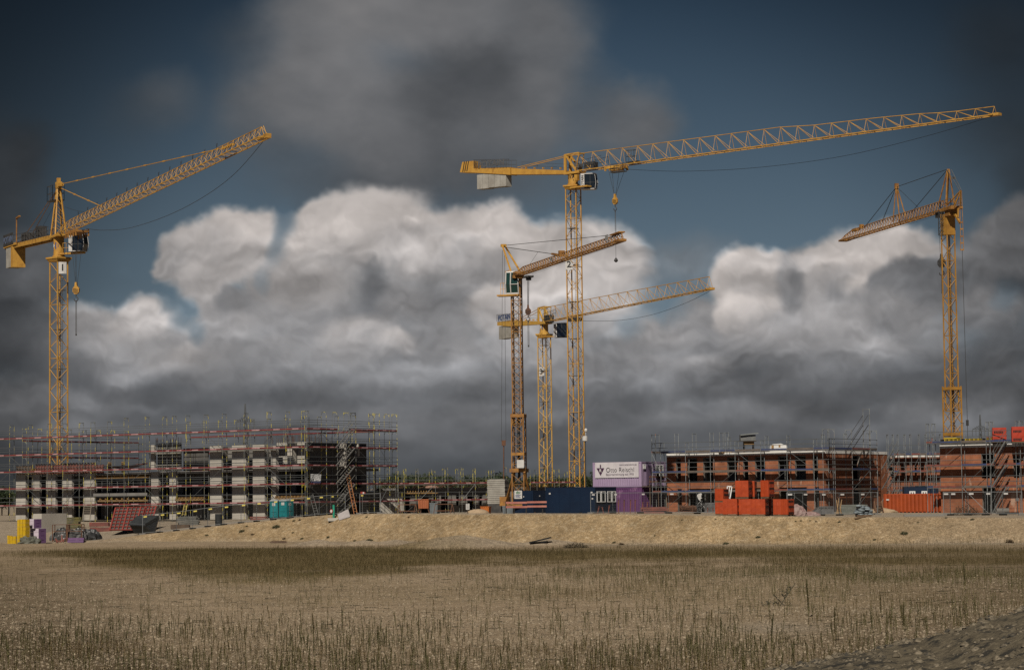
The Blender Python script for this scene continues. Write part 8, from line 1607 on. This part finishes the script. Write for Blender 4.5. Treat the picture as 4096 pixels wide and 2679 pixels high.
def vegetation():
    near = [weed_proto(i, 0, 34, 1.0) for i in range(7)]; mid = [weed_proto(20+i, 0, 16, 1.2) for i in range(5)]; far = [weed_proto(40+i, 0, 7, 1.7) for i in range(5)]
    for nm, y0, y1, n, pr, m, lab, fac in (('tall_weeds', 48, 80, 60000, near, WEED, 'upright green weeds scattered over the gravel nearest the viewer', .30), ('middle_weeds', 80, 122, 90000, mid, WEED, 'upright weeds thinning over the middle of the gravel field', .27), ('far_weeds', 122, 199, 190000, far, WEEDF, 'dense brown green weed belt below the bank', .5)):
        p = candidates(n, y0, y1); v, band, bare = veg(p[:, 0], p[:, 1]); ye = np.interp(p[:, 0], EX, EY); ze = np.interp(p[:, 0], EX, EZ); toe = ye-np.maximum(2, ze*2.3+1.2)
        cl = .7+.6*sst(.0, .55, fbm(p[:, 0]/1.7+3, p[:, 1]/2.6, 3)+.1); keep = (RNG.random(n) < np.clip(v*(band+(1-band)*cl), 0, 1)*fac) & (p[:, 1] < toe-1.2)
        p = p[keep]; hgt = RNG.uniform(.17, .47, len(p))*np.where(RNG.random(len(p)) < .06, 1.45, 1)*(.75+.5*np.clip(fbm(p[:, 0]/6, p[:, 1]/9, 3)+.5, 0, 1))
        if nm == 'far_weeds': hgt = hgt*.62*np.where(RNG.random(len(p)) < .02, 2.0, 1)
        scatter(nm, m, pr, p, hgt, lab)
    # thin fringe of weeds on the foot of the bank
    p = candidates(22000, 170, 206); ye = np.interp(p[:, 0], EX, EY); ze = np.interp(p[:, 0], EX, EZ); toe = ye-np.maximum(2, ze*2.3+1.2); px = p[:, 0]/p[:, 1]*FOC+CX
    keep = (np.abs(p[:, 1]-toe) < 2.2) & (RNG.random(len(p)) < .05+.5*sst(2700, 3600, px)); p = p[keep]; scatter('bank_foot_weeds', WEED, mid, p, RNG.uniform(.15, .5, len(p)), 'thin weeds along the foot of the sandy bank')
    # flat rosettes and seedlings hugging the ground
    rv = []; rf = []
    for i in range(9):
        a = i*.7; d = np.array([math.cos(a), math.sin(a)]); s = np.array([-d[1], d[0]]); k = len(rv); l = .5+.3*(i % 3); rv += [[0, 0, .02], [d[0]*l*.6+s[0]*.16, d[1]*l*.6+s[1]*.16, .12], [d[0]*l, d[1]*l, .05], [d[0]*l*.6-s[0]*.16, d[1]*l*.6-s[1]*.16, .12]]; rf += [(k, k+1, k+2), (k, k+2, k+3)]
    p = candidates(9000, 48, 150); v, band, bare = veg(p[:, 0], p[:, 1]); keep = RNG.random(len(p)) < (.16+.34*sst(0, .5, fbm(p[:, 0]/3, p[:, 1]/4, 3)))*(1-band*.7)*(1-.6*bare); p = p[keep]
    scatter('ground_rosettes', mat('rosette_green', (.030, .036, .016), .8, 0, (.045, .042, .02), 2), [(np.array(rv), np.array(rf))], p, RNG.uniform(.03, .17, len(p)), 'dark low rosettes and seedlings on the gravel')
    # loose stones
    def stone(seed, k=1):
        rg = np.random.default_rng(seed); v = np.array([[1, 0, 0], [0, 1, 0], [-1, 0, 0], [0, -1, 0], [0, 0, 1], [.6, .6, .4], [-.6, .6, .45], [-.6, -.6, .4], [.6, -.6, .45]])*rg.uniform(.7, 1.2, (9, 1))*[1, .8, .65]; f = np.array([(0, 5, 4), (5, 1, 4), (1, 6, 4), (6, 2, 4), (2, 7, 4), (7, 3, 4), (3, 8, 4), (8, 0, 4), (0, 1, 5), (1, 2, 6), (2, 3, 7), (3, 0, 8)]); return v, f
    st = [stone(i) for i in range(6)]
    STN = mat('stone', (.24, .185, .125), .9, 0, (.37, .30, .21), 9, 2, .42, .6, c3=(.075, .058, .038), s3=8, lo3=.5, hi3=.6)
    pb = []
    for i in range(6):
        rg = np.random.default_rng(60+i); v = np.array([[1, 0, 0], [0, 1, 0], [-1, 0, 0], [0, -1, 0], [rg.uniform(-.3, .3), rg.uniform(-.3, .3), 1]])*rg.uniform(.7, 1.25, (5, 1))*[1, .85, .75]; pb.append((v, np.array([(0, 1, 4), (1, 2, 4), (2, 3, 4), (3, 0, 4)])))
    p = np.concatenate([candidates(170000, 48, 84), candidates(90000, 84, 120)]); v, band, bare = veg(p[:, 0], p[:, 1]); p = p[RNG.random(len(p)) < .9*(1-band)+.1]; scatter('loose_stones', STN, pb, p, np.minimum((RNG.pareto(3.2, len(p))+1)*.017, .065), 'loose pale and dark stones strewn over the gravel field', True)
    p = candidates(17000, 180, 245, .24); ye = np.interp(p[:, 0], EX, EY); ze = np.interp(p[:, 0], EX, EZ); wd = np.maximum(2, ze*2.3+1.2); t = (p[:, 1]-ye+wd)/wd; keep = (t > -.15) & (t < 1.0) & (RNG.random(len(p)) < (1.1-t)*.8); p = p[keep]; scatter('bank_stones', mat('bank_stone', (.33, .25, .155), .9, 0, (.18, .13, .075), 6, 2), st, p, np.minimum((RNG.pareto(2.8, len(p))+1)*.024, .13), 'stones and clods weathering out of the sandy bank', True)
vegetation()
# --- single plants one can point at
def spike_mesh(seed, leafn=150):
    pv, pf = weed_proto(seed, 0, leafn, .85); me = bpy.data.meshes.new('stalk'); npmesh(me, pv, pf); me.materials.append(WEED); return me
SPK = [spike_mesh(100+i) for i in range(5)]
def big_weeds():
    L_ = [('N', 0, 0)]
    for i, (px, yb, yt) in enumerate(((3235, 2468, 2318), (3086, 2592, 2455), (2520, 2679, 2595), (1255, 2560, 2452), (2884, 2580, 2470), (3525, 2470, 2365), (3340, 2560, 2430), (3490, 2530, 2440), (2120, 2420, 2345), (2085, 2600, 2510), (3616, 2520, 2410), (2790, 2600, 2520), (1190, 2560, 2500), (1700, 2650, 2560), (3860, 2360, 2250))):
        q = G(px, yb); h = (yb-yt)/FOC*q.y; o = bpy.data.objects.new('tall_weed', SPK[i % 5]); COL.objects.link(o); o.location = q-Z*.02; o.scale = (h*.95, h*.95, h*1.03); o.rotation_euler = (0, 0, i*1.1); tag(o, 'extra tall single dark green weed spike on the gravel field', 'weed', 'tall weed spikes in the field')
big_weeds()
def bush_mesh(seed, n=420, spread=.6, m=None, tall=1.0):
    rg = np.random.default_rng(seed); mb = MB()
    for i in range(n):
        d = rg.normal(size=3); d[2] = abs(d[2])*tall; d /= np.linalg.norm(d); r = rg.uniform(.25, 1)**.6; c = d*r*np.array([1, 1, .8]); a = rg.normal(size=3)*(.10 if n < 600 else .05); b = rg.normal(size=3)*(.06 if n < 600 else .02); mb.poly([c-a, c+b, c+a])
    return mb
BUSHM = mat('bank_bush', (.050, .055, .022), .8, 0, (.030, .036, .015), 3); DRY = mat('dry_shrub', (.075, .045, .022), .85, 0, (.045, .03, .016), 3)
def bushes():
    pro = [bush_mesh(i).mesh('tuft', BUSHM if i != 2 else DRY) for i in range(4)]
    L_ = [('B', 845, 1325, 100), ('B', 490, 1365, 80), ('B', 598, 1395, 60), ('B', 540, 1312, 45), ('B', 1020, 1375, 45), ('B', 1385, 1425, 55), ('B', 925, 1440, 60), ('B', 1110, 1440, 50), ('B', 1810, 1455, 90), ('B', 1030, 1252, 50), ('B', 1090, 1245, 50), ('B', 1785, 1215, 40), ('B', 1665, 1460, 60), ('B', 125, 1405, 60), ('C', 195, 1218, 40), ('C', 45, 1250, 30), ('C', 530, 1440, 32), ('D', 305, 1480, 70), ('D', 380, 1500, 80), ('D', 725, 1410, 32), ('D', 1010, 1245, 36), ('D', 1358, 1235, 36), ('D', 575, 1240, 36),
          ('E', 165, 1490, 78), ('E', 500, 1425, 70), ('E', 945, 1250, 40), ('E', 1102, 1258, 45), ('E', 1040, 1250, 36), ('E', 1345, 1268, 50), ('E', 890, 1256, 36), ('E', 1215, 1270, 34), ('F', 625, 1390, 90), ('F', 1335, 1240, 62), ('F', 1060, 1222, 46), ('F', 1720, 1480, 110), ('F', 770, 1270, 36), ('F', 320, 1450, 50)]
    for i, (k, x, y, wpx) in enumerate(L_):
        q = GC(k, x, y); s = mt(k, wpx, q.y)/2; o = bpy.data.objects.new('weed_tuft', pro[i % 4]); COL.objects.link(o); o.location = q-Z*.03; o.scale = (s, s*.8, s*random.uniform(.55, .95)); o.rotation_euler = (0, 0, i*.8); tag(o, 'small dark weed tuft growing on the face of the sandy bank', 'weed tuft', 'weed tufts on the bank')
    c = spot('F', 1270, 207); m_ = bush_mesh(50, 900, tall=.8).mesh('shrub', DRY); o = bpy.data.objects.new('dry_shrub', m_); COL.objects.link(o); s = mt('F', 300, 207)/2; o.location = c; o.scale = (s, 1.3, (zat('F', 1270, 1045, 207)-c.z)); tag(o, 'wide dry reddish shrub before the brick corner block wall', 'shrub')
    c = GC('C', 1925, 1532); m_ = bush_mesh(51, 1200, tall=.6).mesh('brush', mat('brush_dark', (.035, .028, .014), .9, 0, (.02, .018, .01), 3)); o = bpy.data.objects.new('brush_pile', m_); COL.objects.link(o); s = mt('C', 280, c.y)/2; o.location = c; o.scale = (s, 1.0, .62); tag(o, 'long dark pile of dry brush at the foot of the bank', 'brush pile')
    c = GC('C', 1560, 1488); b = MB(); b.beam(c+Vector((-.9, 0, .1)), c+Vector((.9, .2, .5)), .5, .1); b.beam(c+Vector((-.8, .3, .05)), c+Vector((.6, 0, .2)), .3, .1); one('broken_board', b, BLK, 'broken black board sticking out of the gravel at the bank foot', 'board')
    # branched dead weed in the middle of the field
    q = G(3120, 2422); b = MB(); rg = random.Random(4); top = q+Vector((.55, 0, .78))
    for j in range(7):
        a = q+(top-q)*(j/7)*.8; e = a+Vector((rg.uniform(-.35, .25), rg.uniform(-.25, .25), rg.uniform(.05, .3))); b.tube(a, e, .010, 3)
        for t in range(22): p = a+(e-a)*rg.uniform(.2, 1); d = Vector((rg.uniform(-.07, .07), rg.uniform(-.05, .05), rg.uniform(-.05, .07))); b.poly([p, p+d, p+d*.5+Vector((.015, 0, .02))])
    b.tube(q, top, .018, 4)
    for t in range(90): p = q+Vector((rg.uniform(-.65, .2), rg.uniform(-.3, .3), rg.uniform(0, .14))); d = Vector((rg.uniform(-.1, .1), rg.uniform(-.06, .06), rg.uniform(0, .07))); b.poly([p, p+d, p+d*.4+Vector((.03, .01, .02))])
    one('branched_weed', b, mat('dead_weed', (.045, .042, .026), .85), 'dark branched weed leaning over the pale gravel in the field', 'weed')
bushes()
# ------------------------------------------------------------------ gravel mound the viewer stands by
def mound():
    nx, ny = 190, 150; xs = np.linspace(1.2, 16, nx); ys = np.linspace(9, 46, ny); gx, gy = np.meshgrid(xs, ys)
    RP = [S(3037, 2672, 26), S(3167, 2644, 26), S(3430, 2606, 26), S(3683, 2566, 26), S(3855, 2497, 26), S(3984, 2463, 26), S(4096, 2447, 26), S(4400, 2420, 26)]
    rx = np.array([0.5, 1.6]+[p.x for p in RP]+[9, 16]); rz = np.array([.6, 1.2]+[p.z for p in RP]+[RP[-1].z+.2, 1.5]); top = np.interp(gx, rx, rz); t = (gy-26)
    z = top-np.where(t > 0, t*.62, 0)-np.where(t < 0, (-t)*.10, 0); z = z+fbm(gx/1.1, gy/1.1, 4)*.10+fbm(gx/.3, gy/.3, 3)*.05; z = z*1.0-(gx < 2)*0
    z = np.maximum(z, -.3); z[:, 0] = -.4; z[:, -1] = -.4; z[0, :] = -.4; z[-1, :] = -.4
    ids = np.arange(nx*ny).reshape(ny, nx); f = np.stack([ids[:-1, :-1], ids[:-1, 1:], ids[1:, 1:], ids[1:, :-1]], -1).reshape(-1, 4); me = bpy.data.meshes.new('gravel_mound'); npmesh(me, np.stack([gx, gy, z], -1).reshape(-1, 3), f); me.polygons.foreach_set('use_smooth', np.ones(len(f), bool))
    MG = mat('mound_gravel', (.085, .069, .045), .95, 0, (.14, .115, .075), 9, 5, .4, .62, 1.0, 14, c3=(.03, .027, .021), s3=5, lo3=.5, hi3=.6); me.materials.append(MG); o = bpy.data.objects.new('gravel_mound', me); COL.objects.link(o); o['kind'] = 'structure'  # mound colour darkened, standing in for shade and corner vignette
    n = 70000; px = RNG.uniform(1.5, 8.5, n); py = RNG.uniform(12, 28.5, n); fx = (px-xs[0])/(xs[1]-xs[0]); fy = (py-ys[0])/(ys[1]-ys[0]); ix = np.clip(fx.astype(int), 0, nx-2); iy = np.clip(fy.astype(int), 0, ny-2); zz = z[iy, ix]
    base = np.array([[1, 0, 0], [0, 1, 0], [-1, 0, 0], [0, -1, 0], [0, 0, 1], [.65, .6, .45], [-.6, .65, .4], [-.65, -.6, .45], [.6, -.65, .4]])*[1, .85, .7]; bf = np.array([(0, 5, 4), (5, 1, 4), (1, 6, 4), (6, 2, 4), (2, 7, 4), (7, 3, 4), (3, 8, 4), (8, 0, 4), (0, 1, 5), (1, 2, 6), (2, 3, 7), (3, 0, 8)])
    s = np.minimum((RNG.pareto(2.6, n)+.8)*.015, .065); a = RNG.uniform(0, 6.28, n); jit = RNG.uniform(.75, 1.25, (n, 9, 3)); b = base[None]*jit*s[:, None, None]; c_, s_ = np.cos(a)[:, None], np.sin(a)[:, None]; V = np.stack([b[..., 0]*c_-b[..., 1]*s_+px[:, None], b[..., 0]*s_+b[..., 1]*c_+py[:, None], b[..., 2]+zz[:, None]], -1).reshape(-1, 3); F = (bf[None]+np.arange(n)[:, None, None]*9).reshape(-1, 3)
    me = bpy.data.meshes.new('mound_stones'); npmesh(me, V, F); me.materials.append(mat('mound_stone', (.11, .09, .06), .85, 0, (.20, .165, .115), 11, 1, .5, .6, c3=(.04, .036, .029), s3=9, lo3=.52, hi3=.58)); o = bpy.data.objects.new('mound_stones', me); COL.objects.link(o); o['kind'] = 'stuff'; o['label'] = 'stones lying on the dark gravel mound in the near corner'  # stone colour kept as dark as the mound, for the same shade
mound()
